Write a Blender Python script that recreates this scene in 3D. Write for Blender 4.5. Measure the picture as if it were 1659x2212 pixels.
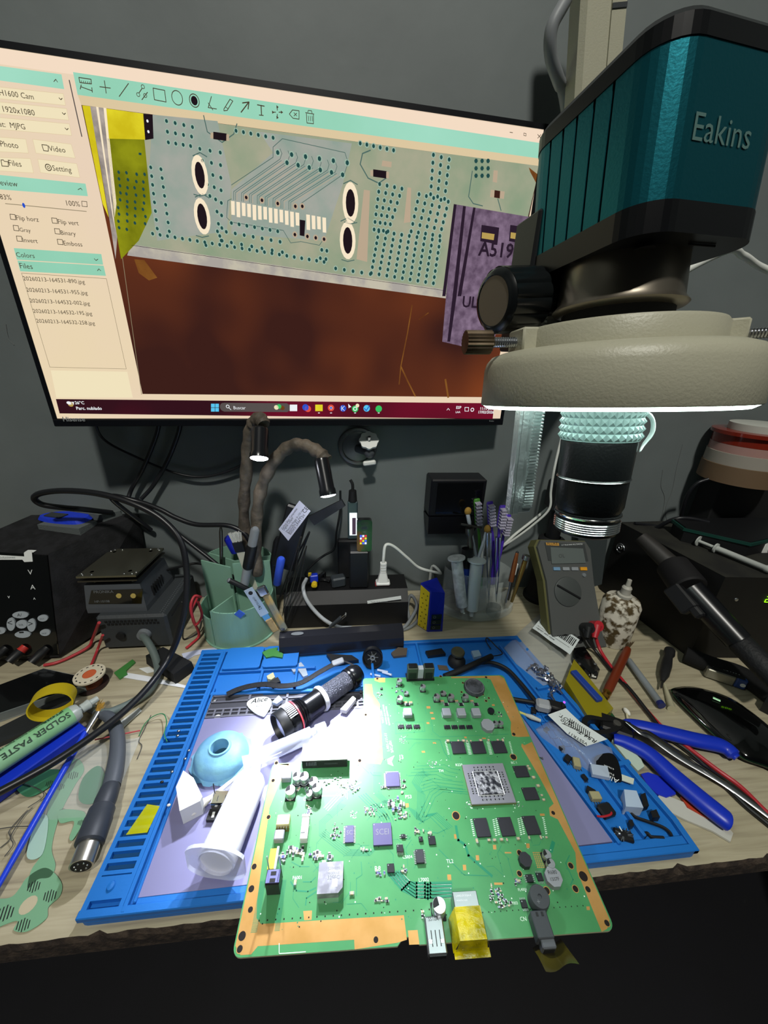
import bpy, math, random
from mathutils import Vector, Matrix
random.seed(7)
for _o in list(bpy.data.objects): bpy.data.objects.remove(_o)
SC = bpy.context.scene
COL = SC.collection
MM = 0.001
PI = math.pi

# ------------------------------------------------------------------ camera
CAM_H = 360.0
PITCH, ROLL, YAW, FPX = 23.4, -1.9, 6.316, 810.0
IW, IH = 1659, 2212
_p, _r, _y = map(math.radians, (PITCH, ROLL, YAW))
FW = Vector((math.sin(_y)*math.cos(_p), math.cos(_y)*math.cos(_p), -math.sin(_p)))
_rt = Vector((math.cos(_y), -math.sin(_y), 0))
_dn = FW.cross(_rt)
RT = math.cos(_r)*_rt + math.sin(_r)*_dn
DN = -math.sin(_r)*_rt + math.cos(_r)*_dn
cd = bpy.data.cameras.new('camera'); cam = bpy.data.objects.new('camera', cd); COL.objects.link(cam)
cd.sensor_fit = 'HORIZONTAL'; cd.sensor_width = 36.0; cd.lens = 36.0*FPX/IW
cd.clip_start = 0.005; cd.clip_end = 50
mw = Matrix.Identity(4)
for i in range(3):
    mw[i][0] = RT[i]; mw[i][1] = -DN[i]; mw[i][2] = -FW[i]
mw[2][3] = CAM_H*MM
cam.matrix_world = mw
SC.camera = cam
EYE = Vector((0, 0, CAM_H))

def ray(px, py): return FW*FPX + RT*(px-IW/2) + DN*(py-IH/2)
def T(px, py, z=0.0):            # point of the photograph on a level plane at height z (mm)
    d = ray(px, py); return EYE + d*((z-CAM_H)/d.z)
def V(px, py, Y):                # point of the photograph on an upright plane at distance Y (mm)
    d = ray(px, py); return EYE + d*(Y/d.y)

# ------------------------------------------------------------------ light and exposure
SC.view_settings.view_transform = 'Standard'; SC.view_settings.look = 'None'
SC.view_settings.gamma = 1.0; SC.view_settings.use_curve_mapping = False
SC.view_settings.exposure = 0.0
W = bpy.data.worlds.new('world'); SC.world = W; W.use_nodes = True
W.node_tree.nodes['Background'].inputs[0].default_value = (0.55, 0.62, 0.8, 1)
W.node_tree.nodes['Background'].inputs[1].default_value = 0.02
def light(name, kind, loc, power, color=(1,1,1), size=10, target=None, spot=60, blend=.5, parent=None):
    l = bpy.data.lights.new(name, kind); l.energy = power; l.color = color
    o = bpy.data.objects.new(name, l); COL.objects.link(o)
    if kind == 'AREA': l.shape = 'DISK'; l.size = size*MM
    else: l.shadow_soft_size = size*MM
    if kind == 'SPOT': l.spot_size = math.radians(spot); l.spot_blend = blend
    L = Vector(loc)
    if parent is not None: o.parent = parent; L = L - OFF[parent.name]
    o.location = L*MM
    if target is not None:
        d = Vector(target)-Vector(loc); o.rotation_euler = d.to_track_quat('-Z', 'Y').to_euler()
    return o
OFF = {}
CEIL_POWER = 44
light('ceiling_lamp_light', 'AREA', (-85, -1030, 2240), CEIL_POWER, (1.0, 0.98, 0.9), 170, (0, 300, 0))

# ------------------------------------------------------------------ materials
def srgb(h):
    if isinstance(h, str):
        h = h.lstrip('#'); v = [int(h[i:i+2], 16)/255 for i in (0, 2, 4)]
        return tuple((x/12.92 if x <= 0.04045 else ((x+0.055)/1.055)**2.4) for x in v)
    return tuple(h[:3])
MATS = {}
def mat(name, col='#808080', rough=.5, metal=0, emit=0, trans=0, alpha=1, ior=1.45, coat=0, bump=0, bscale=300, mix=None, mscale=40, mlo=.4, mhi=.6, sheen=0, detail=4, stretch=None, sss=0):
    if name in MATS: return MATS[name]
    m = bpy.data.materials.new(name); m.use_nodes = True; nt = m.node_tree
    b = nt.nodes['Principled BSDF']; c = srgb(col)
    b.inputs['Base Color'].default_value = (*c, 1); b.inputs['Roughness'].default_value = rough
    b.inputs['Metallic'].default_value = metal; b.inputs['IOR'].default_value = ior
    b.inputs['Transmission Weight'].default_value = trans; b.inputs['Alpha'].default_value = alpha
    b.inputs['Coat Weight'].default_value = coat
    if emit: b.inputs['Emission Color'].default_value = (*c, 1); b.inputs['Emission Strength'].default_value = emit
    tc = None
    if bump or mix or stretch:
        tc = nt.nodes.new('ShaderNodeTexCoord'); mp = nt.nodes.new('ShaderNodeMapping')
        nt.links.new(tc.outputs['Object'], mp.inputs['Vector'])
        if stretch: mp.inputs['Scale'].default_value = stretch
    if mix:
        n = nt.nodes.new('ShaderNodeTexNoise'); n.inputs['Scale'].default_value = mscale; n.inputs['Detail'].default_value = detail
        nt.links.new(mp.outputs[0], n.inputs['Vector'])
        r = nt.nodes.new('ShaderNodeValToRGB'); r.color_ramp.elements[0].position = mlo; r.color_ramp.elements[1].position = mhi
        r.color_ramp.elements[0].color = (*c, 1); r.color_ramp.elements[1].color = (*srgb(mix), 1)
        nt.links.new(n.outputs['Fac'], r.inputs['Fac']); nt.links.new(r.outputs[0], b.inputs['Base Color'])
        if emit: nt.links.new(r.outputs[0], b.inputs['Emission Color'])
    if bump:
        n2 = nt.nodes.new('ShaderNodeTexNoise'); n2.inputs['Scale'].default_value = bscale; n2.inputs['Detail'].default_value = 5
        nt.links.new(mp.outputs[0], n2.inputs['Vector'])
        bp = nt.nodes.new('ShaderNodeBump'); bp.inputs['Strength'].default_value = bump; bp.inputs['Distance'].default_value = 0.002
        nt.links.new(n2.outputs['Fac'], bp.inputs['Height']); nt.links.new(bp.outputs[0], b.inputs['Normal'])
    MATS[name] = m; return m
def scr(name, col, strength=1.0, mix=None, mscale=20, mlo=.4, mhi=.6, stretch=None, detail=5):   # something shown on a lit display
    if name in MATS: return MATS[name]
    m = bpy.data.materials.new(name); m.use_nodes = True; nt = m.node_tree; nt.nodes.clear()
    out = nt.nodes.new('ShaderNodeOutputMaterial'); e = nt.nodes.new('ShaderNodeEmission')
    e.inputs[0].default_value = (*srgb(col), 1); e.inputs[1].default_value = strength
    nt.links.new(e.outputs[0], out.inputs[0])
    if mix:
        tc = nt.nodes.new('ShaderNodeTexCoord'); mp = nt.nodes.new('ShaderNodeMapping'); nt.links.new(tc.outputs['Object'], mp.inputs['Vector'])
        if stretch: mp.inputs['Scale'].default_value = stretch
        n = nt.nodes.new('ShaderNodeTexNoise'); n.inputs['Scale'].default_value = mscale; n.inputs['Detail'].default_value = detail
        nt.links.new(mp.outputs[0], n.inputs['Vector'])
        r = nt.nodes.new('ShaderNodeValToRGB'); r.color_ramp.elements[0].position = mlo; r.color_ramp.elements[1].position = mhi
        r.color_ramp.elements[0].color = (*srgb(col), 1); r.color_ramp.elements[1].color = (*srgb(mix), 1)
        nt.links.new(n.outputs['Fac'], r.inputs['Fac']); nt.links.new(r.outputs[0], e.inputs[0])
    MATS[name] = m; return m

# ------------------------------------------------------------------ mesh builder (millimetres)
def rot(ax=0, ay=0, az=0):
    return Matrix.Rotation(math.radians(az), 4, 'Z') @ Matrix.Rotation(math.radians(ay), 4, 'Y') @ Matrix.Rotation(math.radians(ax), 4, 'X')
def tr(x, y=None, z=None):
    return Matrix.Translation(Vector(x) if y is None else Vector((x, y, z)))
def frame(o, x, z):            # matrix with origin o, x axis x, z axis near z
    x = Vector(x).normalized(); z = Vector(z); y = z.cross(x).normalized(); z = x.cross(y)
    m = Matrix.Identity(4)
    for i in range(3): m[i][0] = x[i]; m[i][1] = y[i]; m[i][2] = z[i]; m[i][3] = o[i]
    return m
def along(p0, p1):             # matrix whose z axis runs from p0 to p1
    d = Vector(p1)-Vector(p0); q = d.to_track_quat('Z', 'Y')
    return Matrix.Translation(Vector(p0)) @ q.to_matrix().to_4x4(), d.length
class G:
    def __init__(s): s.v = []; s.f = []; s.m = []; s.s = []; s.X = Matrix.Identity(4)
    def add(s, vs, fs, m=0, smooth=False, X=None):
        n = len(s.v); M = s.X if X is None else s.X @ X
        s.v += [M @ Vector(p) for p in vs]
        for f in fs: s.f.append([i+n for i in f]); s.m.append(m); s.s.append(smooth)
        return s
    def box(s, c, d, m=0, rz=0, X=None, b=0):
        x, y, z = [k/2 for k in d]
        if b > 0:
            b = min(b, x*.95, y*.95, z*.95)
            R = Matrix.Translation(Vector(c)) @ rot(0, 0, rz); R = R if X is None else X @ R
            vs = []; fs = []
            for zz, o in ((-z, b), (-z+b, 0), (z-b, 0), (z, b)):
                vs += [(-x+o, -y+b if not o else -y+b, zz), (-x+b, -y+o, zz), (x-b, -y+o, zz), (x-o, -y+b, zz), (x-o, y-b, zz), (x-b, y-o, zz), (-x+b, y-o, zz), (-x+o, y-b, zz)]
            for k in range(3):
                for i in range(8):
                    j = (i+1) % 8; fs.append([k*8+i, k*8+j, k*8+8+j, k*8+8+i])
            fs.append(list(range(7, -1, -1))); fs.append(list(range(24, 32)))
            return s.add(vs, fs, m, False, R)
        vs = [(i*x, j*y, k*z) for k in (-1, 1) for j in (-1, 1) for i in (-1, 1)]
        R = Matrix.Translation(Vector(c)) @ rot(0, 0, rz); R = R if X is None else X @ R
        return s.add(vs, [(0, 2, 3, 1), (4, 5, 7, 6), (0, 1, 5, 4), (2, 6, 7, 3), (0, 4, 6, 2), (1, 3, 7, 5)], m, False, R)
    def prism(s, poly, z0, z1, m=0, X=None, mtop=None, taper=1.0, mside=None):
        a = sum(poly[i][0]*poly[(i+1) % len(poly)][1]-poly[(i+1) % len(poly)][0]*poly[i][1] for i in range(len(poly)))
        if a < 0: poly = list(reversed(poly))
        n = len(poly); cx = sum(p[0] for p in poly)/n; cy = sum(p[1] for p in poly)/n
        vs = [(p[0], p[1], z0) for p in poly]+[(cx+(p[0]-cx)*taper, cy+(p[1]-cy)*taper, z1) for p in poly]
        s.add(vs, [list(range(n-1, -1, -1))], m, False, X)
        s.add(vs, [list(range(n, 2*n))], m if mtop is None else mtop, False, X)
        s.add(vs, [[i, (i+1) % n, (i+1) % n+n, i+n] for i in range(n)], m if mside is None else mside, False, X)
        return s
    def flat(s, poly, z, m=0, X=None):
        a = sum(poly[i][0]*poly[(i+1) % len(poly)][1]-poly[(i+1) % len(poly)][0]*poly[i][1] for i in range(len(poly)))
        if a < 0: poly = list(reversed(poly))
        return s.add([(p[0], p[1], z) for p in poly], [list(range(len(poly)))], m, False, X)
    def poly3(s, pts, m=0): return s.add(pts, [list(range(len(pts)))], m)
    def lathe(s, prof, m=0, n=32, X=None, sx=1, sy=1, smooth=True, a0=0, a1=360, ms=None):
        full = abs(a1-a0-360) < 1e-6; k = n if full else n+1
        vs = []; 
        for r, z in prof:
            for i in range(k):
                a = math.radians(a0+(a1-a0)*i/n); vs.append((r*sx*math.cos(a), r*sy*math.sin(a), z))
        for j in range(len(prof)-1):
            fs = []
            for i in range(n):
                i2 = (i+1) % k; fs.append([j*k+i, j*k+i2, (j+1)*k+i2, (j+1)*k+i])
            s.add(vs, fs, m if ms is None else ms[j], smooth, X) if False else s._mf(vs, fs, m if ms is None else ms[j], smooth, X, j == 0)
        return s
    def _mf(s, vs, fs, m, smooth, X, first):
        if first:
            s._b = len(s.v); M = s.X if X is None else s.X @ X; s.v += [M @ Vector(p) for p in vs]
        for f in fs: s.f.append([i+s._b for i in f]); s.m.append(m); s.s.append(smooth)
    def cyl(s, p0, p1, r0, r1=None, m=0, n=20, cap=True, capm=None, smooth=True):
        r1 = r0 if r1 is None else r1; M, L = along(p0, p1)
        vs = [(r0*math.cos(2*PI*i/n), r0*math.sin(2*PI*i/n), 0) for i in range(n)]+[(r1*math.cos(2*PI*i/n), r1*math.sin(2*PI*i/n), L) for i in range(n)]
        s.add(vs, [[i, (i+1) % n, (i+1) % n+n, i+n] for i in range(n)], m, smooth, M)
        if cap:
            s.add(vs[:n], [list(range(n-1, -1, -1))], m if capm is None else capm, False, M)
            s.add(vs[n:], [list(range(n))], m if capm is None else capm, False, M)
        return s
    def rod(s, p0, p1, prof, m=0, n=20, ms=None, sx=1, sy=1, up=None):   # lathe along a line, prof = [(t 0..1 or mm, r)]
        M, L = along(p0, p1)
        pr = [(r, t*L) for t, r in prof]
        pr = [(0.001, pr[0][1])]+pr+[(0.001, pr[-1][1])]
        if ms is not None: ms = [ms[0]]+list(ms)+[ms[-1]]
        return s.lathe(pr, m, n, M, sx, sy, True, ms=ms)
    def tube(s, pts, r, m=0, n=10, closed=False, flatten=1.0, smooth=True):
        P = [Vector(p) for p in pts]; N = len(P); rs = r if isinstance(r, (list, tuple)) else [r]*N
        up = None; vs = []
        for i in range(N):
            a = P[(i-1) % N] if (closed or i > 0) else P[i]; b = P[(i+1) % N] if (closed or i < N-1) else P[i]
            t = (b-a); t = t.normalized() if t.length > 1e-9 else Vector((0, 0, 1))
            if up is None:
                up = Vector((0, 0, 1)) if abs(t.z) < .9 else Vector((1, 0, 0))
            up = (up - t*up.dot(t)).normalized(); sd = t.cross(up)
            for k in range(n):
                an = 2*PI*k/n; vs.append(P[i]+sd*math.cos(an)*rs[i]+up*math.sin(an)*rs[i]*flatten)
        fs = []
        for i in range(N if closed else N-1):
            for k in range(n):
                fs.append([i*n+k, i*n+(k+1) % n, ((i+1) % N)*n+(k+1) % n, ((i+1) % N)*n+k])
        if not closed: fs += [list(range(n-1, -1, -1)), list(range((N-1)*n, N*n))]
        return s.add(vs, fs, m, smooth)
    def ell(s, c, r, m=0, n=16, X=None, zmin=-1.0):
        prof = []
        k = max(6, n//2)
        for i in range(k+1):
            a = -PI/2+PI*i/k; z = max(math.sin(a), zmin); prof.append((max(math.cos(a), .001), z))
        M = Matrix.Translation(Vector(c)) @ Matrix.Diagonal((r[0], r[1], r[2], 1)); M = M if X is None else X @ M
        return s.lathe(prof, m, n, M)
    def text(s, st, o, xd, yd, width=None, size=None, m=0, lift=0.06, shear=0, bold=0, thick=0):
        tv, tf, w, h = text_mesh(st, shear, bold)
        if not tv: return s
        xd = Vector(xd).normalized(); yd = Vector(yd).normalized(); zd = xd.cross(yd)
        k = (width/w) if width else size/0.7
        return s.add([Vector(o)+xd*(x*k)+yd*(y*k)+zd*lift for x, y in tv], tf, m)
    def build(s, name, mats, parent=None, loc=None, world=True, smooth=None):
        me = bpy.data.meshes.new(name)
        off = Vector((0, 0, 0))
        if parent is not None and world: off = OFF[parent.name]
        elif loc is not None and world: off = Vector(loc)
        me.from_pydata([tuple((p-off)*MM) for p in s.v], [], s.f)
        if not isinstance(mats, (list, tuple)): mats = [mats]
        for q in mats: me.materials.append(q)
        me.polygons.foreach_set('material_index', s.m)
        me.polygons.foreach_set('use_smooth', s.s if smooth is None else [smooth]*len(s.f))
        me.update()
        if any(s.s) and smooth is None: me.set_sharp_from_angle(angle=math.radians(38))
        o = bpy.data.objects.new(name, me); COL.objects.link(o)
        if parent is not None: o.parent = parent; OFF[o.name] = OFF[parent.name]
        elif loc is not None: o.location = Vector(loc)*MM; OFF[o.name] = Vector(loc) if world else Vector((0, 0, 0))
        else: OFF[o.name] = Vector((0, 0, 0))
        return o
_TX = {}
def text_mesh(st, shear=0, bold=0):
    key = (st, shear, bold)
    if key in _TX: return _TX[key]
    cu = bpy.data.curves.new('t', 'FONT'); cu.body = st; cu.size = 1; cu.resolution_u = 2; cu.shear = shear; cu.offset = bold
    ob = bpy.data.objects.new('t', cu); COL.objects.link(ob)
    dg = bpy.context.evaluated_depsgraph_get(); me = ob.evaluated_get(dg).to_mesh()
    v = [(p.co.x, p.co.y) for p in me.vertices]; f = [list(p.vertices) for p in me.polygons]
    ob.evaluated_get(dg).to_mesh_clear(); bpy.data.objects.remove(ob); bpy.data.curves.remove(cu)
    if v:
        x0 = min(p[0] for p in v); w = max(p[0] for p in v)-x0; h = max(p[1] for p in v)
        v = [(a-x0, b) for a, b in v]
    else: w = h = 1
    _TX[key] = (v, f, w, h); return _TX[key]
def tag(o, label=None, cat=None, group=None, kind=None):
    if label: o['label'] = label
    if cat: o['category'] = cat
    if group: o['group'] = group
    if kind: o['kind'] = kind
    return o
def thing(name, label, cat, loc, rz=0, group=None):
    o = bpy.data.objects.new(name, None); COL.objects.link(o); o.empty_display_size = .01
    o.location = Vector(loc)*MM; o.rotation_euler = (0, 0, math.radians(rz)); OFF[o.name] = Vector(loc) if rz == 0 else Vector((0, 0, 0))
    return tag(o, label, cat, group)
def copy_tree(o, parent=None):
    c = o.copy(); COL.objects.link(c); c.parent = parent; OFF[c.name] = OFF.get(o.name, Vector((0, 0, 0)))
    for ch in list(o.children): copy_tree(ch, c)
    return c
def spline(pts, k=8):
    P = [Vector(p) for p in pts]; out = []
    for i in range(len(P)-1):
        a = P[i-1] if i > 0 else P[i]*2-P[i+1]; b = P[i]; c = P[i+1]; d = P[i+2] if i+2 < len(P) else P[i+1]*2-P[i]
        for j in range(k):
            t = j/k; out.append(.5*((2*b)+(c-a)*t+(2*a-5*b+4*c-d)*t*t+(3*b-a-3*c+d)*t**3))
    out.append(P[-1]); return out
def rrect(w, d, r, n=5, cx=0, cy=0):
    o = []
    for sx, sy, a in ((1, 1, 0), (-1, 1, 90), (-1, -1, 180), (1, -1, 270)):
        for i in range(n+1):
            t = math.radians(a+90*i/n); o.append((cx+sx*(w/2-r)+r*math.cos(t), cy+sy*(d/2-r)+r*math.sin(t)))
    return o
def blob(pts, k=6):     # smooth closed outline through 2D points
    P = [Vector((p[0], p[1], 0)) for p in pts]; n = len(P); out = []
    for i in range(n):
        a, b, c, d = P[i-1], P[i], P[(i+1) % n], P[(i+2) % n]
        for j in range(k):
            t = j/k; q = .5*((2*b)+(c-a)*t+(2*a-5*b+4*c-d)*t*t+(3*b-a-3*c+d)*t**3); out.append((q.x, q.y))
    return out
def TT(pts, z): return [tuple(T(x, y, z))[:2] for x, y in pts]
def hexa(g, b4, t4, m=0):
    g.add(list(b4)+list(t4), [(3, 2, 1, 0), (4, 5, 6, 7), (0, 1, 5, 4), (1, 2, 6, 5), (2, 3, 7, 6), (3, 0, 4, 7)], m)
def face_of(o, u, v):          # face through o with directions u, v: returns hit(px, py) and its matrix (z outward)
    o = Vector(o); u = Vector(u).normalized(); n = u.cross(Vector(v)).normalized(); v2 = n.cross(u)
    M = Matrix.Identity(4)
    for i in range(3): M[i][0] = u[i]; M[i][1] = v2[i]; M[i][2] = n[i]; M[i][3] = o[i]
    Mi = M.inverted()
    def hit(px, py):
        d = ray(px, py); p = EYE+d*((o-EYE).dot(n)/d.dot(n)); q = Mi @ p; return (q.x, q.y)
    return hit, M
def cable(name, pts, r, m, label, cat='cable', k=8, n=10, group=None):
    base = Vector(pts[0]); g = G(); g.tube(spline(pts, k), r, 0, n)
    o = g.build(name, m, loc=base); return tag(o, label, cat, group)
black = mat('black_plastic', '#141517', .45)
blackm = mat('matte_black', '#0d0e10', .7)
gloss = mat('gloss_black', '#08090a', .12, coat=.5)
steel = mat('steel', '#b9bcc0', .28, 1)
dsteel = mat('dark_steel', '#6d6b66', .38, 1)
chrome = mat('chrome', '#d8dadc', .12, 1)
brass = mat('gold_metal', '#c9963f', .3, 1)
white = mat('white_plastic', '#e3e4e0', .45)
grey = mat('grey_plastic', '#6f7478', .5)
dgrey = mat('dark_grey_plastic', '#33373a', .5)
paper = mat('paper_white', '#dfe2e0', .7)
ink = mat('black_ink', '#17181a', .6)
inkw = mat('white_ink', '#d8dcdc', .6)
blue = mat('blue_plastic', '#1330b4', .35)
rubberb = mat('black_rubber', '#0f1011', .6)
clear = mat('clear_plastic', '#eef3f4', .05, trans=1, ior=1.3)
# ================================================================== setting
def struct(name, g, m, **k):
    o = g.build(name, m, **k); o['kind'] = 'structure'; return o
wallm = mat('painted_wall', '#636a6a', .62, bump=.12, bscale=60, mix='#6d7474', mscale=9, mlo=.35, mhi=.75)
scuff = mat('wall_scuff', '#6f7372', .8)
g = G(); g.box((0, 555, 850), (3200, 100, 3300)); 
struct('wall_back', g, wallm)
g = G(); g.box((-1550, -500, 850), (100, 2010, 3300)); struct('wall_left', g, wallm)
g = G(); g.box((1550, -500, 850), (100, 2010, 3300)); struct('wall_right', g, wallm)
floorm = mat('dark_floor', '#0b0b12', .7, mix='#08080e', mscale=6)
g = G(); g.box((0, -500, -775), (3200, 2200, 50)); struct('floor', g, floorm)
g = G(); g.box((0, -500, 2325), (3200, 2200, 50)); struct('ceiling', g, mat('ceiling_paint', '#b9bbb8', .8))
# thin pale scratches of plaster on the wall to the right
g = G()
for pts in ([(1432, 1015), (1428, 1050), (1436, 1080), (1424, 1140)], [(1475, 960), (1462, 1010), (1452, 1060), (1438, 1100), (1443, 1135)], [(12, 700), (18, 730), (30, 745)]):
    P = [V(x, y, 504.6) for x, y in pts]
    g.tube(spline(P, 6), .35, 0, 5)
struct('trim_1', g, scuff)
lamp = thing('ceiling_lamp', 'round white ceiling lamp fixed above the workbench', 'lamp', (-85, -1030, 2300))
g = G(); g.lathe([(.01, 0), (100, 0), (100, -30), (92, -40), (92, -30), (.01, -30)], 0, 32, tr(-85, -1030, 2300)); g.build('housing', white, lamp)

# ---- workbench
woodm = bpy.data.materials.new('bench_laminate'); woodm.use_nodes = True
nt = woodm.node_tree; b = nt.nodes['Principled BSDF']; b.inputs['Roughness'].default_value = .5
tc = nt.nodes.new('ShaderNodeTexCoord'); mp = nt.nodes.new('ShaderNodeMapping'); mp.inputs['Scale'].default_value = (3.5, 60, 60)
mp.inputs['Rotation'].default_value = (0, 0, .05)
nt.links.new(tc.outputs['Object'], mp.inputs[0])
n1 = nt.nodes.new('ShaderNodeTexNoise'); n1.inputs['Scale'].default_value = 3.2; n1.inputs['Detail'].default_value = 8; n1.inputs['Distortion'].default_value = .6
nt.links.new(mp.outputs[0], n1.inputs['Vector'])
r1 = nt.nodes.new('ShaderNodeValToRGB')
cols = [(.28, '#887f6b'), (.45, '#a1987f'), (.6, '#aba289'), (.8, '#958c76')]
r1.color_ramp.elements[0].position = cols[0][0]; r1.color_ramp.elements[0].color = (*srgb(cols[0][1]), 1)
r1.color_ramp.elements[1].position = cols[3][0]; r1.color_ramp.elements[1].color = (*srgb(cols[3][1]), 1)
for p_, c_ in cols[1:3]:
    e_ = r1.color_ramp.elements.new(p_); e_.color = (*srgb(c_), 1)
nt.links.new(n1.outputs['Fac'], r1.inputs['Fac']); nt.links.new(r1.outputs[0], b.inputs['Base Color'])
chip = mat('raw_particleboard', '#3f342b', .9, bump=1, bscale=260, mix='#241c18', mscale=120)
BY = 133.0
bench = thing('workbench', 'wood-grain laminate workbench with a chipped dark front edge', 'table', (40, 300, -745))
g = G()
xs = [-700+i*6 for i in range(270)]
edge = []
for x in xs:
    j = random.uniform(-1.2, .8)
    edge.append((x, BY+max(0, j)+(2.2 if random.random() < .08 else 0)))
top = edge+[(xs[-1], 504), (-700, 504)]
g.add([(p[0], p[1], 0) for p in top], [list(range(len(top)))], 0)
n = len(edge)
vs = []
for i, p in enumerate(edge):
    vs += [(p[0], p[1], 0), (p[0], p[1]-1.2-random.random()*1.2, -2.2-random.random()*1.5), (p[0], BY-1.8, -8), (p[0], BY-1.5, -19+random.random())]
g.add(vs, [[i*4+k, i*4+k+1, i*4+k+5, i*4+k+4] for i in range(n-1) for k in range(3)], 1)
L, R = -700, xs[-1]
g.add([(L, BY-1.5, -18.5), (R, BY-1.5, -18.5), (R, 504, -18.5), (L, 504, -18.5), (L, 504, 0), (R, 504, 0), (L, BY, 0), (R, BY, 0)], [(3, 2, 1, 0), (3, 4, 5, 2), (0, 6, 4, 3), (1, 2, 5, 7)], 1)
g.build('worktop', [woodm, chip], bench)
dark = mat('dark_painted_steel', '#121318', .6)
for x in (-640, 860):
    for y in (190, 470):
        g = G(); g.box((x, y, -382), (40, 40, 727)); g.build('leg', dark, bench)
# ================================================================== monitor
ML, MR = V(118, 918, 432), V(1085, 918, 475)
MU = (MR-ML); MU.z = 0; MW = MU.length; MU.normalize()
MN = Vector((MU.y, -MU.x, 0))      # towards the viewer
def S(px, py, lift=0.0):
    d = ray(px, py); o = ML+MN*lift; t = (o-EYE).dot(MN)/d.dot(MN); p = EYE+d*t
    return p
ZB = (S(118, 918).z+S(1085, 918).z)/2
ZT = (S(1185, 270).z+S(0, 85).z)/2
mon = thing('monitor', 'large flat black-framed monitor on the wall showing a microscope camera program', 'monitor', (ML+MR)/2+Vector((0, 30, 0)))
g = G()
F0 = frame((ML.x, ML.y, ZB), MU, (0, 0, 1))   # local x along the screen, y away from viewer, z up
HH = ZT-ZB
g.box((MW/2, 8, HH/2), (MW, 10, HH), X=F0, b=1.5)
g.box((MW/2, 20, HH/2-20), (MW*.62, 16, HH*.6), X=F0, b=3)
g.build('back_shell', black, mon)
bz = mat('bezel_black', '#0b0d12', .35)
g = G(); chin = 7.0
g.box((MW/2, 1.5, chin/2-.5), (MW+.6, 5, chin+.5), X=F0, b=.7)
g.box((MW/2, 1.5, HH-2.2), (MW, 4, 4.4), X=F0)
g.box((2.2, 1.5, HH/2), (4.4, 4, HH), X=F0); g.box((MW-2.2, 1.5, HH/2), (4.4, 4, HH), X=F0)
bez = g.build('bezel', bz, mon)
g = G(); lo = S(137, 910, 2.0); hi = S(184, 908, 2.0)
g.text('Hisense', lo, MU, (0, 0, 1), width=(hi-lo).length, m=0, bold=.02)
lo = S(1057, 911, 2.0); g.text('Roku', lo, MU, (0, 0, 1), width=6, m=0)
g.build('logo', mat('logo_grey', '#8b8f92', .4), bez)
g = G(); g.box((MW*.5, 44, HH*.45), (110, 34, 110), X=F0); g.build('wall_bracket', blackm, mon)
# the picture on the display: flat coloured shapes, one above the other
PAL = dict(bg=scr('display_panel', '#e9d6ae', 1, mix='#e9cfc0', mscale=3, mlo=.3, mhi=.7), title=scr('display_title', '#f4dcc4'), teal=scr('display_teal', '#8fcdb0', 1, mix='#a2dcc4', mscale=4),
    box=scr('display_box', '#f0e2bd'), line=scr('display_line', '#8d8066'), txt=scr('display_text', '#4a4030'), brown=scr('display_brown', '#3c1f1a', 1, mix='#7a3d20', mscale=7, mlo=.42, mhi=.78, detail=2),
    pcb=scr('display_pcb', '#8a9c80', 1, mix='#aba890', mscale=28, mlo=.3, mhi=.7, detail=8), edge=scr('display_edge', '#a9a39c', 1, mix='#c2bba8', mscale=60), dot=scr('display_dot', '#234a48'), ring=scr('display_ring', '#9db8a6'),
    pad=scr('display_pad', '#f7e6c8'), dark=scr('display_dark', '#20161c'), yel=scr('display_yellow', '#cdbb1c', 1, mix='#e2d42c', mscale=40), olive=scr('display_olive', '#8f9218', 1, mix='#6d7010', mscale=30),
    conn=scr('display_connector', '#5c4a5e', 1, mix='#8a758c', mscale=120, mlo=.35, mhi=.75), cdark=scr('display_connector_dark', '#2a1d2c'), gold=scr('display_gold', '#b59a54'),
    task=scr('display_task', '#33131c', 1, mix='#6e1128', mscale=6, mlo=.4, mhi=.6, detail=1), white=scr('display_white', '#eef1f4'), tr=scr('display_trace', '#4f6b64'), blue=scr('display_blue', '#2a52c8'), cyan=scr('display_cyan', '#58c4ee'),
    grn=scr('display_green', '#35c160'), red=scr('display_red', '#dd5040'), grey=scr('display_grey', '#57504e'), tan=scr('display_tan', '#b9a58c'), strip=scr('display_strip', '#dcc7a0'), amber=scr('display_amber', '#8a5a26', 1, mix='#5a2f18', mscale=40, mlo=.3, mhi=.7), blu2=scr('display_shade', '#7f9490'), silver=scr('display_silver', '#b4a89e', 1, mix='#8d847e', mscale=80), lav=scr('display_lavender', '#a6a79e', 1, mix='#8fa094', mscale=50, mlo=.3, mhi=.7, detail=7))
PK = list(PAL); PMATS = [PAL[k] for k in PK]
sg = G(); LZ = [2.15]
def sp(k, pts, layer):
    P = [S(x, y) for x, y in pts]
    n = (P[1]-P[0]).cross(P[2]-P[0])
    if n.dot(MN) < 0: P.reverse()
    sg.add([p+MN*(.1+layer*.05) for p in P], [list(range(len(P)))], PK.index(k))
def st(s, x0, y0, x1, y1, layer=6, k='txt', bold=.0):
    a, b_ = S(x0, y0), S(x1, y1); a.z = b_.z = (a.z+b_.z)/2
    sg.text(s, a+MN*(.1+layer*.05), MU, (0, 0, 1), width=(b_-a).dot(MU), m=PK.index(k), lift=0, bold=bold)
def sl(pts, w, k='txt', layer=6, closed=False):
    P = [S(x, y)+MN*(.1+layer*.05) for x, y in pts]
    if closed: P.append(P[0])
    for a, b_ in zip(P, P[1:]):
        d = (b_-a); 
        if d.length < 1e-6: continue
        d.normalize(); q = MN.cross(d)*w/2; e = d*w*.3
        sg.add([a-q-e, b_-q+e, b_+q+e, a+q-e], [(0, 1, 2, 3)], PK.index(k))
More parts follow.
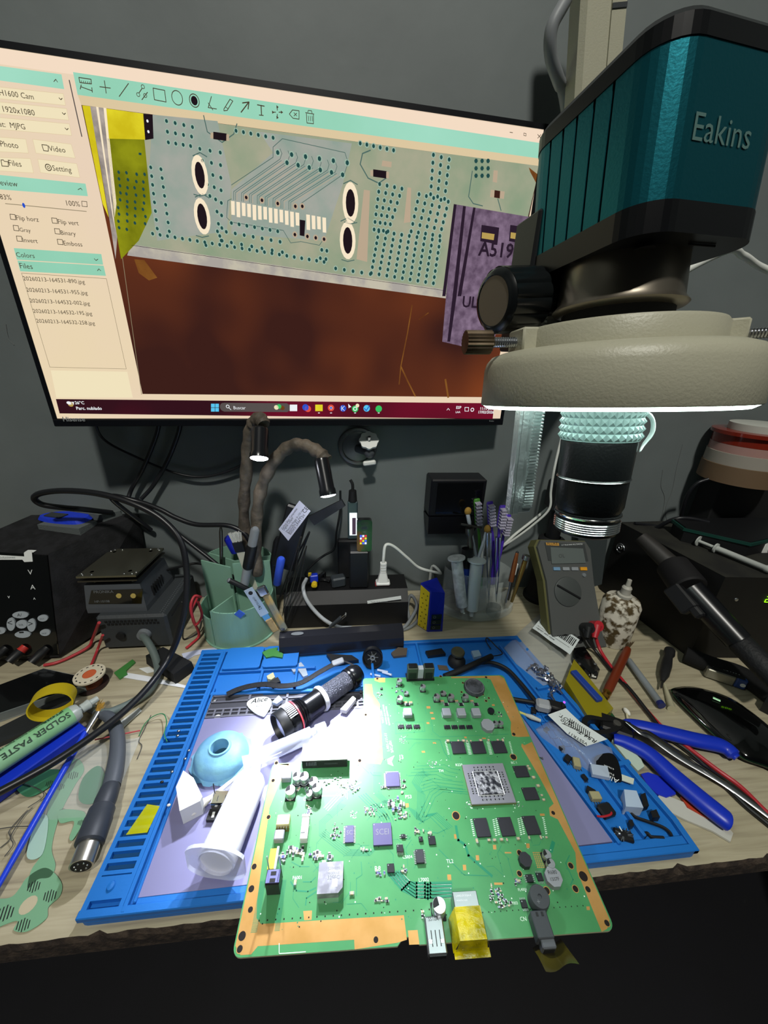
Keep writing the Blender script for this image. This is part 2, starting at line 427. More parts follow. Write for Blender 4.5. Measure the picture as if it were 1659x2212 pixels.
def se(cx, cy, rx, ry, k, layer, n=14, hole=None):
    c = S(cx, cy); ax = (S(cx+10, cy)-S(cx-10, cy)).length/20
    pts = [c+MU*(rx*ax*math.cos(2*PI*i/n))+Vector((0, 0, ry*ax*math.sin(2*PI*i/n)))+MN*(.1+layer*.05) for i in range(n)]
    if hole:
        p2 = [c+MU*(rx*hole*ax*math.cos(2*PI*i/n))+Vector((0, 0, ry*hole*ax*math.sin(2*PI*i/n)))+MN*(.1+layer*.05) for i in range(n)]
        sg.add(pts+p2, [[i, (i+1) % n, (i+1) % n+n, i+n] for i in range(n)], PK.index(k))
    else: sg.add(pts, [list(range(n))], PK.index(k))
def rr4(x0, y0, x1, y1, x2, y2, x3, y3): return [(x0, y0), (x1, y1), (x2, y2), (x3, y3)]
# whole display
scrn = G()
q = F0 @ Matrix.Identity(4)
def L3(x, z, y=0): return F0 @ Vector((x, y, z))
b0 = chin+.5
sg.add([L3(4.4, b0, -.05), L3(MW-4.4, b0, -.05), L3(MW-4.4, HH-4.4, -.05), L3(4.4, HH-4.4, -.05)], [(0, 1, 2, 3)], PK.index('bg'))
sp('title', [(-130, 85), (1178, 283), (1173, 312), (150, 160), (-120, 122)], 1)
sp('teal', [(158, 156), (1172, 310), (1168, 343), (168, 205)], 2)
sp('strip', [(168, 205), (1168, 343), (1166, 359), (176, 227)], 2)
sp('teal', [(-110, 128), (133, 161), (139, 193), (-105, 160)], 2)
for y0, y1, x1 in ((189, 203, 137), (222, 235, 144), (256, 268, 150)):
    sp('box', [(-80, y0-9), (x1, y1), (x1+5, y1+25), (-75, y0+17)], 2); sl([(-80, y0-9), (x1, y1), (x1+5, y1+25), (-75, y0+17)], .25, 'strip', 3, True)
    sl([(x1-9, y1+9), (x1-5, y1+13), (x1-2, y1+10)], .5)
st('H1600 Cam', 1, 208, 74, 214); st('s:  1920x1080', -12, 243, 76, 247); st('at:  MJPG', 0, 274, 56, 280)
for P_ in ([(-60, 292), (56, 301), (62, 331), (-55, 325)], [(71, 301), (154, 312), (163, 342), (78, 331)], [(-60, 338), (66, 343), (73, 374), (-50, 366)], [(82, 344), (166, 354), (173, 384), (88, 373)]):
    sp('box', P_, 2); sl(P_, .25, 'strip', 3, True)
st('Photo', 3, 318, 41, 320); st('Video', 107, 326, 143, 331); st('Files', 21, 358, 48, 361); st('Setting', 115, 368, 156, 374)
sl([(91, 313), (102, 314), (105, 318), (105, 327), (95, 326), (91, 313)], .5); se(105, 362, 7, 7, 'txt', 6, 10, .75); se(105, 362, 3, 3, 'txt', 6, 8, .6)
sl([(3, 346), (8, 346), (10, 349), (18, 350), (19, 360), (5, 359), (3, 346)], .5)
sl([(150, 174), (177, 295)], .8, 'grey', 3)
sp('teal', [(-60, 372), (185, 397), (190, 424), (-55, 405)], 2)
st('Preview', -12, 399, 40, 404); st('83%', 2, 431, 26, 432); st('100%', 145, 444, 174, 447)
sl([(12, 440), (187, 457)], .5, 'line', 3); se(52, 444, 3, 5, 'blue', 6)
sl([(177, 435), (188, 436), (189, 447), (178, 446)], .4, 'txt', 6, True)
sl([(169, 410), (175, 407), (178, 411)], .45); sl([(117, 177), (121, 172), (125, 178)], .45)
for x, y, s_, w_ in ((22, 463, 'Flip horz', 48), (112, 471, 'Flip vert', 44), (29, 487, 'Gray', 24), (118, 494, 'Binary', 32), (36, 510, 'Invert', 32), (124, 517, 'Emboss', 40)):
    sl([(x, y), (x+11, y+1), (x+13, y+12), (x+2, y+11)], .45, 'txt', 6, True); st(s_, x+15, y+13, x+15+w_, y+16)
sp('teal', [(30, 536), (219, 549), (223, 572), (37, 561)], 2); sp('teal', [(38, 563), (224, 574), (229, 596), (44, 586)], 2)
st('Colors', 37, 556, 76, 557); st('Files', 45, 580, 72, 581); sl([(204, 559), (208, 563), (212, 560)], .5); sl([(211, 585), (214, 581), (218, 585)], .5)
sl([(47, 590), (230, 602), (273, 797), (108, 793)], .35, 'line', 3, True)
for i, (x, y, x1, s_) in enumerate(((52, 607, 184, '20260213-164531-890.jpg'), (59, 631, 190, '20260213-164531-955.jpg'), (66, 654, 195, '20260213-164532-002.jpg'), (73, 676, 200, '20260213-164532-195.jpg'), (80, 697, 206, '20260213-164532-258.jpg'))):
    st(s_, x, y, x1, y+5)
sp('box', [(110, 800), (275, 803), (287, 859), (122, 859)], 2)
sl([(240, 380), (306, 852)], .5, 'line', 3)
# tool icons
X6 = .55
sl([(171, 168), (197, 172), (198, 182), (173, 179)], X6, closed=True); sl([(175, 188), (200, 197)], X6); sl([(176, 184), (174, 193)], X6); sl([(199, 190), (200, 200)], X6)
for i in range(5): sl([(176+i*4.6, 179+i*.6), (176+i*4.6, 175+i*.6)], .4)
sl([(216, 188), (239, 191)], X6); sl([(226, 175), (230, 202)], X6); sl([(258, 209), (278, 181)], X6)
se(309, 188, 4, 4, 'txt', 6, 10, .7); se(299, 205, 4, 4, 'txt', 6, 10, .7); se(314, 207, 4, 4, 'txt', 6, 10, .7); sl([(307, 192), (301, 201)], X6); sl([(319, 200), (307, 216)], X6)
sl([(331, 191), (356, 196), (359, 221), (334, 216)], X6, closed=True); se(383, 212, 12, 13, 'txt', 6, 20, .88); se(420, 218, 11, 12, 'txt', 6, 20, .86); se(420, 218, 7, 8, 'dark', 6)
sl([(457, 209), (450, 233), (468, 236)], X6); sl([(450, 223), (460, 238)], X6)
sl([(484, 236), (497, 215), (503, 219), (491, 239), (484, 240), (484, 236)], X6); sl([(488, 232), (493, 236)], .5)
sl([(521, 243), (537, 222)], .8); sl([(524, 223), (538, 221), (536, 236)], .8)
sl([(556, 227), (571, 230)], .7); sl([(564, 228), (565, 249)], .8); sl([(560, 249), (569, 250)], .6)
for dx, dy in ((0, -12), (0, 12), (-10, 0), (10, 0)):
    sl([(599+dx*.35, 243+dy*.35), (599+dx, 243+dy)], .6); se(599+dx*.95, 243+dy*.95, 3.2, 3.2, 'txt', 6, 3)
sl([(625, 247), (632, 238), (646, 240), (646, 258), (633, 256)], X6, closed=True); sl([(635, 244), (641, 251)], .5); sl([(641, 245), (635, 251)], .5)
sl([(660, 244), (678, 247)], X6); sl([(662, 246), (663, 266), (677, 268), (677, 248)], X6); sl([(665, 243), (666, 239), (673, 240), (674, 245)], .5)
for i in range(3): sl([(666+i*4, 251), (667+i*4, 262)], .45)
sl([(1101, 286), (1107, 287)], .5); sl([(1131, 288), (1136, 289), (1136, 294), (1131, 293)], .4, closed=True); sl([(1161, 291), (1168, 299)], .5); sl([(1168, 291), (1161, 299)], .5)
# picture of the circuit board under the microscope
IMG = [(176, 227), (1166, 359), (1060, 858), (308, 851)]
sp('brown', IMG, 2)
sp('pcb', [(178, 228), (1166, 359), (1128, 520), (1000, 640), (283, 528), (240, 390)], 3)
sp('lav', [(330, 248), (470, 262), (500, 400), (490, 500), (340, 520), (320, 400)], 4)
sp('lav', [(560, 285), (760, 310), (740, 400), (700, 520), (500, 505), (500, 410), (590, 330)], 4)
sp('edge', [(283, 528), (960, 625), (966, 645), (275, 552)], 4)
sl([(285, 530), (962, 628)], .35, 'dark', 5)
sp('yel', [(178, 228), (195, 230), (235, 470), (222, 440)], 4); sp('silver', [(195, 230), (228, 234), (256, 480), (250, 560), (236, 470)], 4)
sp('pad', [(208, 231), (213, 232), (250, 500), (244, 470)], 5); sp('pad', [(224, 233), (230, 234), (252, 440), (248, 470)], 5)
sp('olive', [(232, 300), (312, 300), (328, 460), (300, 520), (262, 560), (248, 480)], 5); sp('yel', [(230, 235), (310, 246), (314, 302), (236, 300)], 6)
sp('dark', [(309, 246), (330, 248), (332, 300), (314, 303)], 6)
for x_, y_ in ((319, 262), (321, 285)): se(x_, y_, 2.5, 3, 'white', 7, 6)
sp('amber', [(290, 560), (312, 562), (340, 600), (322, 606), (300, 590)], 4)
sl([(890, 660), (880, 720), (866, 790), (862, 830)], 1.2, 'amber', 4); sl([(866, 792), (880, 822), (897, 856)], 1.6, 'amber', 4); sl([(962, 820), (968, 858)], 2.2, 'amber', 4); sl([(905, 690), (925, 676)], 1, 'amber', 4)
def dots(quad, nx, ny, skip=(), r=3.2):
    (x0, y0), (x1, y1), (x2, y2), (x3, y3) = quad
    for j in range(ny):
        for i in range(nx):
            if (i, j) in skip: continue
            u = i/max(1, nx-1); v_ = j/max(1, ny-1)
            x = (x0*(1-u)+x1*u)*(1-v_)+(x3*(1-u)+x2*u)*v_; y = (y0*(1-u)+y1*u)*(1-v_)+(y3*(1-u)+y2*u)*v_
            se(x, y, r*1.55, r*1.7, 'ring', 5, 8); se(x, y, r, r*1.15, 'dot', 6, 7)
dots([(360, 262), (416, 275), (412, 316), (364, 308)], 4, 3); dots([(343, 330), (345, 332), (357, 500), (352, 500)], 2, 10) if False else None
dots([(326, 362), (348, 366), (366, 500), (340, 494)], 2, 8); dots([(432, 322), (476, 330), (480, 520), (470, 500)], 3, 8, skip=((0, 5), (0, 6)))
dots([(500, 482), (600, 500), (610, 545), (478, 520)], 7, 3); dots([(445, 530), (735, 580), (745, 590), (450, 542)], 1, 1)
dots([(330, 505), (700, 566), (704, 568), (332, 512)], 24, 1)
dots([(510, 283), (590, 298), (590, 300), (510, 284)], 6, 1); dots([(820, 398), (868, 408), (838, 500), (808, 496)], 4, 7)
dots([(818, 500), (950, 520), (936, 612), (802, 590)], 9, 8); dots([(905, 420), (968, 436), (950, 510), (888, 500)], 5, 6); dots([(936, 335), (970, 345), (960, 430), (930, 420)], 3, 6)
dots([(778, 310), (850, 325), (850, 330), (778, 314)], 6, 1); dots([(725, 580), (800, 592), (800, 594), (725, 584)], 5, 1)
dots([(695, 540), (706, 542), (704, 560), (692, 558)], 2, 2); dots([(600, 330), (750, 352), (740, 378), (620, 352)], 6, 2, r=3.8)
sp('dot', [(300, 330), (306, 331), (306, 336), (300, 335)], 7)
for i in range(34): se(258+(i % 4)*18+random.uniform(-3, 3), 372+(i//4)*15+random.uniform(-2, 2)+(i % 4)*2, 3, 3.6, 'dot', 7, 6)
# pad row, traces
for i in range(18):
    if i == 13: sp('dark', [(500+i*11.5-2, 452+i*1.9-2), (509+i*11.5+1, 454+i*1.9-2), (508+i*11.5, 486+i*1.9), (498+i*11.5, 484+i*1.9)], 7); continue
    a_ = 3*math.sin(i*1.9); x_ = 499+i*11.6; y_ = 434+i*2.1
    sp('pad', [(x_, y_), (x_+8, y_+1), (x_+8.5, y_+31+a_), (x_+1, y_+30+a_)], 6)
for i in range(8):
    x_ = 505+i*17; y_ = 432+i*3
    sl([(x_, y_), (x_, y_-18), (x_+100, y_-88+i), (x_+104, y_-100+i), (x_+100, y_-110+i)], .45, 'tr', 5); sl([(x_+7, y_+1), (x_+7, y_-14), (x_+105, y_-82+i)], .4, 'tan', 5); sl([(x_+4, y_+1), (x_+4, y_-16), (x_+103, y_-85+i)], .35, 'tr', 5)
sl([(500, 430), (492, 434), (490, 470), (500, 480), (612, 498), (628, 525), (650, 522), (690, 530), (702, 512)], .5, 'tr', 5)
sl([(500, 400), (590, 340), (590, 318), (610, 300), (745, 330), (752, 352), (744, 375), (650, 440)], .5, 'tr', 5)
for x_, y_ in ((532, 427), (566, 433), (600, 440), (638, 446), (653, 446), (637, 507), (664, 511), (682, 514), (700, 517)): se(x_, y_, 5.5, 6, 'tan', 6, 10); se(x_, y_, 3, 3.4, 'dark', 7, 8)
for cx, cy in ((432, 379), (437, 468), (757, 439), (751, 520)):
    se(cx, cy, 17, 36 if cy < 460 else 34, 'pad', 6, 18); se(cx, cy, 10, 24, 'dark', 7, 16)
    sl([(cx-15, cy-42), (cx, cy-49), (cx+15, cy-40)], .8, 'tr', 6); sl([(cx-13, cy+41), (cx, cy+45), (cx+14, cy+42)], .8, 'tr', 6)
sp('pad', [(786, 410), (797, 412), (792, 560), (772, 556)], 4) if False else sp('tan', [(786, 410), (799, 412), (793, 566), (770, 560)], 4)
sp('tan', [(880, 405), (888, 406), (886, 480), (872, 482)], 4)
for x_, y_ in ((475, 295), (820, 376)):
    sp('dark', [(x_-14, y_-10), (x_+15, y_-6), (x_+14, y_+10), (x_-14, y_+6)], 6); sp('tan', [(x_-20, y_-8), (x_-14, y_-8), (x_-14, y_+5), (x_-20, y_+4)], 6); sp('tan', [(x_+14, y_-5), (x_+20, y_-4), (x_+20, y_+10), (x_+14, y_+9)], 6)
sl([(800, 325), (783, 332), (778, 355), (795, 385), (818, 396), (834, 385)], 1.0, 'tr', 5); sl([(440, 250), (448, 285), (480, 308), (505, 290), (512, 268)], .8, 'tr', 5)
sp('tan', [(826, 347), (846, 350), (845, 362), (824, 359)], 6); sp('tan', [(1060, 410), (1090, 414), (1088, 430), (1058, 426)], 6); sp('brown', [(1068, 411), (1080, 413), (1079, 429), (1067, 427)], 7)
sl([(1020, 370), (1012, 425), (1022, 440), (1042, 445)], .9, 'tr', 5)
for i in range(9): se(1028+(i % 3)*13, 348+(i//3)*16, 4, 4, 'dot', 6, 6)
sl([(1075, 430), (1082, 455)], .9, 'tr', 5); sp('tan', [(1066, 368), (1075, 369), (1073, 395), (1064, 393)], 6); sp('amber', [(1142, 362), (1165, 380), (1160, 400), (1145, 372)], 5)
sp('conn', [(980, 441), (1150, 470), (1058, 762), (955, 738)], 5); sp('cdark', [(1000, 445), (1006, 446), (986, 640), (972, 738), (966, 738)], 6); sp('cdark', [(1022, 448), (1027, 449), (996, 640), (988, 640)], 6)
sp('cdark', [(980, 441), (986, 442), (962, 640), (955, 640)], 6)
for x_ in (1040, 1102): sp('cdark', [(x_, 486), (x_+38, 492), (x_+34, 528), (x_-3, 521)], 6); sp('gold', [(x_+1, 502), (x_+28, 506), (x_+26, 519), (x_, 515)], 7)
st('A519', 1032, 549, 1106, 560, 7, 'cdark', .02); st('UL', 998, 662, 1030, 666, 7, 'cdark', .02)
# task bar
sp('task', [(121, 862), (1068, 871), (1064, 905), (129, 893)], 3)
sp('white', [(150, 868), (160, 868), (160, 874), (148, 874)], 4); se(153, 873, 6, 6, 'gold', 4); se(149, 870, 5, 3.5, 'white', 5)
st('26°C', 163, 873, 183, 873, 6, 'white', .02); st('Parc. nublado', 166, 885, 221, 885, 6, 'white', .02)
for dx in (0, 9):
    for dy in (0, 9): sp('cyan', [(456+dx, 872+dy), (464+dx, 872+dy), (464+dx, 880+dy), (456+dx, 880+dy)], 5)
sp('grey', [(484, 870), (620, 871), (620, 890), (484, 889)], 4); se(484, 879.5, 9, 9.5, 'grey', 4); se(618, 880.5, 9, 9.5, 'grey', 4)
se(492, 878, 4, 4, 'white', 5, 10, .65); sl([(495, 881), (499, 885)], .6, 'white'); st('Buscar', 505, 884, 531, 884, 6, 'white')
for x_, y_, k_ in ((597, 880, 'box'), (610, 881, 'amber'), (603, 878, 'grn'), (634, 881, 'white'), (660, 880, 'blue'), (665, 883, 'red'), (689, 881, 'yel'), (715, 881, 'red'), (741, 882, 'blue'), (767, 883, 'grn'), (792, 882, 'cyan'), (818, 883, 'grn')):
    if k_ in ('yel', 'white'): sp(k_, [(x_-8, y_-7), (x_+8, y_-7), (x_+8, y_+7), (x_-8, y_+7)], 5)
    else: se(x_, y_, 7 if x_ > 620 else 5, 7 if x_ > 620 else 5, k_, 5)
se(715, 881, 3, 3, 'white', 6); se(715, 881, 2.3, 2.3, 'blue', 7); sl([(738, 877), (738, 887)], .6, 'white', 7); sl([(744, 877), (739, 882), (744, 887)], .6, 'white', 7)
sl([(787, 882), (791, 887), (798, 876)], 1.0, 'blue', 7); se(767, 883, 4.5, 4.5, 'white', 6, 10, .6); se(772, 876, 4, 4, 'box', 7); sp('white', [(752, 872), (759, 879), (755, 880), (753, 882)], 8)
for x_ in (689, 715, 767, 818): se(x_, 892, 2.5, 1, 'white', 5, 6)
st('ESP', 985, 883, 996, 883, 6, 'white', .02); st('LAA', 984, 892, 994, 892, 6, 'white', .02); sl([(965, 886), (968, 882), (971, 886)], .6, 'white')
st('11:10 p.m.', 1037, 885, 1066, 885, 6, 'white', .02); st('17/02/2026', 1033, 893, 1066, 893, 6, 'white', .02)
sl([(1004, 880), (1012, 880), (1012, 888), (1004, 888)], .7, 'white', closed=True); se(1020, 885, 4, 4, 'white', 6, 10, .6)
sg.build('screen', PMATS, mon)
# ================================================================== microscope
tealm = mat('teal_anodised', '#1f6f7c', .36, .92, bump=.05, bscale=900)
tealf = mat('teal_fins', '#2f8f90', .42, .6)
cream = mat('cream_enamel', '#a9a793', .42, bump=.12, bscale=900)
capm = mat('black_cap', '#08090c', .3)
bronze = mat('worn_steel', '#8a7a66', .35, .9, mix='#6a5a48', mscale=60)
lensm = mat('lens_black', '#0a0b0c', .3, bump=.1, bscale=700)
mic = thing('microscope', 'teal camera microscope with a cream ring light on a black column', 'microscope', (320, 476, 0))
MC = tr(127, 182, 346.5) @ rot(0, -2, 0) @ rot(-6.5, 0, 0)
LC = MC @ tr(2.4, 2, 0) @ Matrix.Diagonal((.87, .87, 1, 1))
def mp_(name, g, m, parent=None): return g.build(name, m, parent or mic)
g = G(); g.X = LC
g.lathe([(.01, -76), (16, -76), (17.5, -75), (17.6, -74)] + sum([[(18.6, -73+i*1.2), (17.9, -72.4+i*1.2)] for i in range(5)], []) + [(18.2, -66), (18.8, -65), (18.8, -64), (17.6, -63.5), (19.2, -60), (19.6, -46), (20.2, -45.5), (20.2, -45), (19.7, -44.5), (20.4, -27), (20.2, -26)], 0, 48, ms=None)
lens = mp_('lens_tube', g, [lensm])
g = G(); g.X = LC; g.lathe([(19.7, -45.8), (20.4, -45.4), (19.8, -44.8)], 0, 48); g.lathe([(18.4, -66), (19.1, -65), (18.4, -64)], 0, 48)
g.lathe(sum([[(18.4, -73.4+i*1.2), (18.9, -73+i*1.2), (18.4, -72.6+i*1.2)] for i in range(5)], []), 0, 48)
mp_('trim_ring', g, chrome, lens)
g = G(); g.X = LC; N_ = 36      # knurled collar of small pyramids
g.lathe([(20, -26), (21, -25.6), (21, -9), (20, -8)], 0, 48)
for j in range(4):
    for i in range(N_):
        a = 2*PI*i/N_; da = PI/N_; z = -23.4+j*3.6; R0, R1 = 21, 22.5
        def c_(r, aa, zz): return (r*math.cos(aa), r*math.sin(aa), zz)
        g.add([c_(R0, a-da, z-1.8), c_(R0, a+da, z-1.8), c_(R0, a+da, z+1.8), c_(R0, a-da, z+1.8), c_(R1, a, z)], [(0, 1, 4), (1, 2, 4), (2, 3, 4), (3, 0, 4)])
mp_('knurled_collar', g, mat('collar_grey', '#6f8583', .45, .4), lens)
g = G(); g.X = LC; g.tube(spline([(19, -10, -12), (23, -11, -16), (24.5, -10.5, -22), (22, -9, -28), (18, -12, -31)], 5), [1, 2.4, 2.8, 2.4, 2.2, 2, 2, 2, 2, 2, 1.8, 1.8, 1.7, 1.5, 1.5, 1.4, 1.2, 1.1, 1, .8, .6], 0, 8, flatten=.4)
mp_('tape_flap', g, mat('clear_tape', '#d8e4e2', .35, alpha=.85))
# ring light
g = G(); g.X = MC
g.lathe([(25, -8), (58, -8), (58.4, -7.4), (57.6, 9), (56.6, 12.2), (54.5, 14.6), (51, 15.8), (47, 16), (25, 16), (25, -8)], 0, 72)
ringh = mp_('ring_light_housing', g, cream)
g = G(); g.X = MC; g.lathe([(28, -8.2), (30, -9.6), (55, -9.6), (57.2, -8.2)], 0, 64)
mp_('led_diffuser', g, mat('led_white', '#e9fff6', .5, emit=9), ringh)
g = G(); g.X = MC
g.lathe([(24, 15), (42.5, 15), (42.5, 24), (41.5, 25.5), (26, 25.5), (26, 22)], 0, 64)
def radial(a): a = math.radians(a); return Vector((math.cos(a), math.sin(a), 0))
SCA = (182, -32, 75)
for a in SCA:
    d = radial(a); g.box(d*43, (10, 15, 11), 0, a, b=.8, X=tr(0, 0, 20))
clamp = mp_('clamp_collar', g, cream)
for a, k in zip(SCA, (1, 1.15, 1)):
    d = radial(a); g = G(); g.X = MC @ tr(0, 0, 20)
    n_ = 30; p0, p1 = d*44, d*60
    prof = [(i/n_, 2.0+(.35 if i % 2 else 0)) for i in range(n_+1)]
    g.rod(p0, p1, prof, 1, 14); kn = []
    M_, L_ = along(d*60, d*72)
    pts = []
    for i in range(40): r = (4.6 if i % 2 else 5.1)*k; pts.append((r*math.cos(2*PI*i/40), r*math.sin(2*PI*i/40)))
    g.prism(pts, 0, L_, 0, M_)
    mp_('thumb_screw', g, [bronze, steel], clamp)
# neck and silver adapter
g = G(); g.X = MC; g.lathe([(23, 14), (23, 38), (24, 38)], 0, 40); mp_('neck', g, blackm)
g = G(); g.X = MC; g.lathe([(21, 32), (26.5, 33.2), (27.5, 34.2), (25.5, 36.5), (24.5, 53)], 0, 48, ms=None); mp_('silver_adapter', g, mat('adapter_steel', '#8d8578', .33, .9))
# camera
CB = MC @ tr(2.4, 2.5, 52) @ rot(0, -1, 0) @ Matrix.Diagonal((1.14, 1.12, 1.15, 1)) @ tr(0, 0, -50) @ rot(0, 0, 10)
outl = rrect(53, 65, 12, 8)
g = G(); g.X = CB
g.prism(outl, 50, 58.5, 0)
g2 = G(); g2.X = CB; g2.prism(outl, 96, 101, 0); g2.prism(outl, 101, 103, 0, taper=.95)
body = G(); body.X = CB
# outline with grooves on the left side
out2 = []
w, d_ = 52.4, 64.4
for x, y in rrect(w, d_, 11.7, 8): out2.append((x, y))
# insert grooves on the left side (x=-w/2), going from y=+ to y=-
idx = max(i for i in range(len(out2)) if out2[i][1] > 0 and out2[i][0] < -w/2+.01)
gr = []
for yy in (17, 10, 3, -5, -13): gr += [(-w/2, yy+.55), (-w/2+1.2, yy+.4), (-w/2+1.2, yy-.4), (-w/2, yy-.55)]
out2 = out2[:idx+1]+gr+out2[idx+1:]
body.prism(out2, 58, 96.5, 0)
camb = mp_('camera_body', body, tealm)
mp_('end_cap', g, capm, camb); mp_('end_cap', g2, capm, camb)
g = G(); g.X = CB
g.text('Eakins', (-13.5, -32.35, 73), (1, 0, 0), (0, 0, 1), width=23, m=0, lift=.12)
mp_('lettering', g, mat('faded_print', '#547470', .5), camb)
g = G(); g.X = CB; g.lathe([(3.2, 49.2), (2.2, 49.6), (.01, 49.8)], 0, 16, tr(-14, -22, -.5)); g.box((6, -26, 49.6), (12, .4, .6), 0); mp_('screw', g, blackm, camb)
# focus block, rack and knob
B1 = V(1150, 600, 215)
g = G(); g.box((B1.x+2, 222, 392), (13, 26, 62), b=1); g.box((B1.x+15, 226, 388), (22, 18, 24)); fb = mp_('focus_block', g, black)
g = G(); RX = V(1140, 1000, 205)
P0 = V(1122, 1108, 205); P1 = V(1150, 880, 205); P1 = P1+(P1-P0)*.7
M_, L_ = along(P0, P1); M_ = frame(P0, (P1-P0), (0, -1, 0))
g.box((L_/2, 0, -3), (L_, 14, 6), 0, X=M_, b=.6); g.box((L_/2, 3.4, .8), (L_, 3.6, 2), 0, X=M_, b=.3); g.box((L_/2, 6.2, .2), (L_, 1.6, 2), 0, X=M_)
for i in range(int(L_/1.9)):
    g.box((4+i*1.9, -4.2, .7), (1.0, 5.6, 1.6), 0, X=M_)
mp_('focus_rack', g, mat('rack_metal', '#c2c8c8', .3, .85, bump=.2, bscale=400), fb)
K0, K1 = V(1150, 648, 208), V(1040, 652, 197)
ax_ = (K1-K0).normalized(); Mk, Lk = along(K0, K0+ax_*25)
pts = []
for i in range(96):
    a = 2*PI*i/96; r = 14.0+.9*abs(math.sin(a*7))**.5; pts.append((r*math.cos(a), r*math.sin(a)))
g = G(); g.prism(pts, 2, Lk-2, 0, Mk, taper=.97); g.lathe([(.01, 0), (13.4, 0), (14.2, 2)], 0, 40, Mk); g.lathe([(14, Lk-2), (12.5, Lk), (11, Lk+.6), (10.4, Lk)], 0, 40, Mk)
knob = mp_('focus_knob', g, mat('knob_black', '#101314', .25))
g = G(); g.lathe([(.01, Lk+.2), (10.6, Lk+.2)], 0, 40, Mk); mp_('knob_cap', g, mat('cap_steel', '#7c7468', .4, .6), knob)
g = G(); g.cyl(K0, K0-ax_*14, 5.5, 5.5, 0); g.cyl(K0-ax_*8, K0-ax_*26, 8, 8, 1); mp_('shaft', g, [chrome, black], knob)
# column and arm
CY = 476; CX = V(1207, 1100, CY).x
g = G(); g.cyl((CX, CY, 4), (CX, CY, 560), 10, 10, 0, 24); colm = mp_('column', g, black)
g = G(); g.lathe([(.01, 0), (24, 0), (24, 5), (22, 7), (20, 8), (19, 12), (19, 106), (12, 110)], 0, 40, tr(CX, CY, 0)); mp_('base', g, blackm)
z_ = V(1205, 1072, CY-8).z
g = G(); g.box((CX, CY-2, z_), (38, 30, 42), b=3); mp_('clamp', g, black, colm)
AC = Vector((CX, CY, 392)); g = G(); g.box(AC, (34, 34, 40), b=2); M_ = frame(AC, Vector((B1.x+20, 232, 388))-AC, (0, 0, 1)); L_ = (Vector((B1.x+20, 232, 388))-AC).length
g.box((L_/2, 0, 0), (L_, 16, 22), X=M_, b=1); mp_('arm', g, black)
a0, a1 = V(1272, 210, 425), V(1292, -60, 425)
g = G(); g.X = frame((a0+a1)/2, (a1-a0), (0, -1, 0)); g.box((-40, 0, 0), ((a1-a0).length+200, 35, 24), b=4); g.box((-22, -12, 12.5), (90, 12, 2), 0); g.box((10, -12, 13.4), (3, 12, 1.5), 1)
for yy in (-9, -14): g.box((26, yy, 13.4), (3, 1.6, 1.2), 1)
g.build('upper_arm', [cream, dgrey], mic)
cable('power_cable', [V(1228, -40, 415), V(1222, 0, 412), V(1192, 60, 412), V(1190, 120, 418), V(1207, 175, 430), V(1222, 225, 455), Vector((262, 490, 500))], 5, mat('grey_cable', '#7f8386', .5), 'thick grey cable hanging beside the cream upper arm')
cable('usb_cable', [V(1659+40, 600, 330), V(1640, 575, 330), V(1605, 552, 322), V(1560, 545, 310), Vector((215, 300, 400))], 2.6, mat('white_cable', '#d9dcd6', .45), 'white cable curving behind the teal camera at the right edge')
cable('white_cable', [V(1222, 915, 470), V(1212, 950, 466), V(1198, 1010, 462), V(1190, 1060, 460), V(1186, 1100, 460), V(1150, 1135, 470), V(1110, 1165, 480), V(1080, 1185, 490), Vector((232, 498, 60))], 1.7, mat('white_cable', '#d9dcd6', .45), 'white cord running down beside the microscope column to the clear cup')
cable('white_cable', [V(1225, 1060, 497), V(1190, 1092, 496), V(1150, 1125, 496), V(1112, 1155, 496), V(1088, 1178, 496)], 2.2, mat('white_cable', '#d9dcd6', .45), 'white cord slanting behind the microscope column, close to the wall')
light('ring_light_glow', 'AREA', MC @ Vector((0, 0, -11)), .04, (.86, 1, .93), 108, (124, 155, 0))
# ================================================================== silicone repair mat
sil = mat('blue_silicone', '#1668b8', .5, bump=.05, bscale=500)
sild = mat('blue_silicone_deep', '#0f4c7c', .6)
plm = mat('grey_anodised_plate', '#8584ac', .42, .25)
plm2 = mat('grey_tray_plate', '#6f707c', .45, .4)
sm = thing('silicone_mat', 'blue silicone repair mat with slotted edge and parts trays on the bench', 'mat', (40, 255, 0))
X0, X1, Y0, Y1 = -181, 273, 138, 381
g = G(); ol = rrect(X1-X0, Y1-Y0, 6, 4, (X0+X1)/2, (Y0+Y1)/2)
ol = [(x if x < 100 or y < 160 else x-(y-160)*.19, y) for x, y in ol]
g.prism(ol, 0, 4, 0, mtop=0); g.prism(ol, 4, 4.4, 0, taper=.998)
base = g.build('base', sil, sm)
ZM = 4.4
RC = [0]
def ridge(pts, w, h=9, m=0, gg=None):      # raised strip along a line
    for (xa, ya), (xb, yb) in zip(pts, pts[1:]):
        d = Vector((xb-xa, yb-ya, 0)); L = d.length; RC[0] += 1; h = h+.035*(RC[0] % 9)-.15
        gg.box((L/2, 0, (h+4)/2), (L+w, w, h-4), m, X=frame((xa, ya, 0), d, (0, 0, 1)), b=.6)
g = G()
def xr(y): return X1-(y-160)*.19 if y > 160 else X1
ridge([(X0+2.5, Y0+2.5), (X1-3, Y0+2.5)], 5, 9, 0, g)
ridge([(X1-3, Y0+2.5), (X1-3, 160), (xr(Y1)-3, Y1-3)], 5, 9, 0, g)
ridge([(X0+2.5, Y1-2.5), (xr(Y1)-3, Y1-2.5)], 5, 9, 0, g)
ridge([(X0+29, Y0+2.5), (X0+29, Y1-3)], 3, 9, 0, g); ridge([(X0+34, Y0+7), (X0+33, Y1-60)], 2.2, 8.4, 0, g)
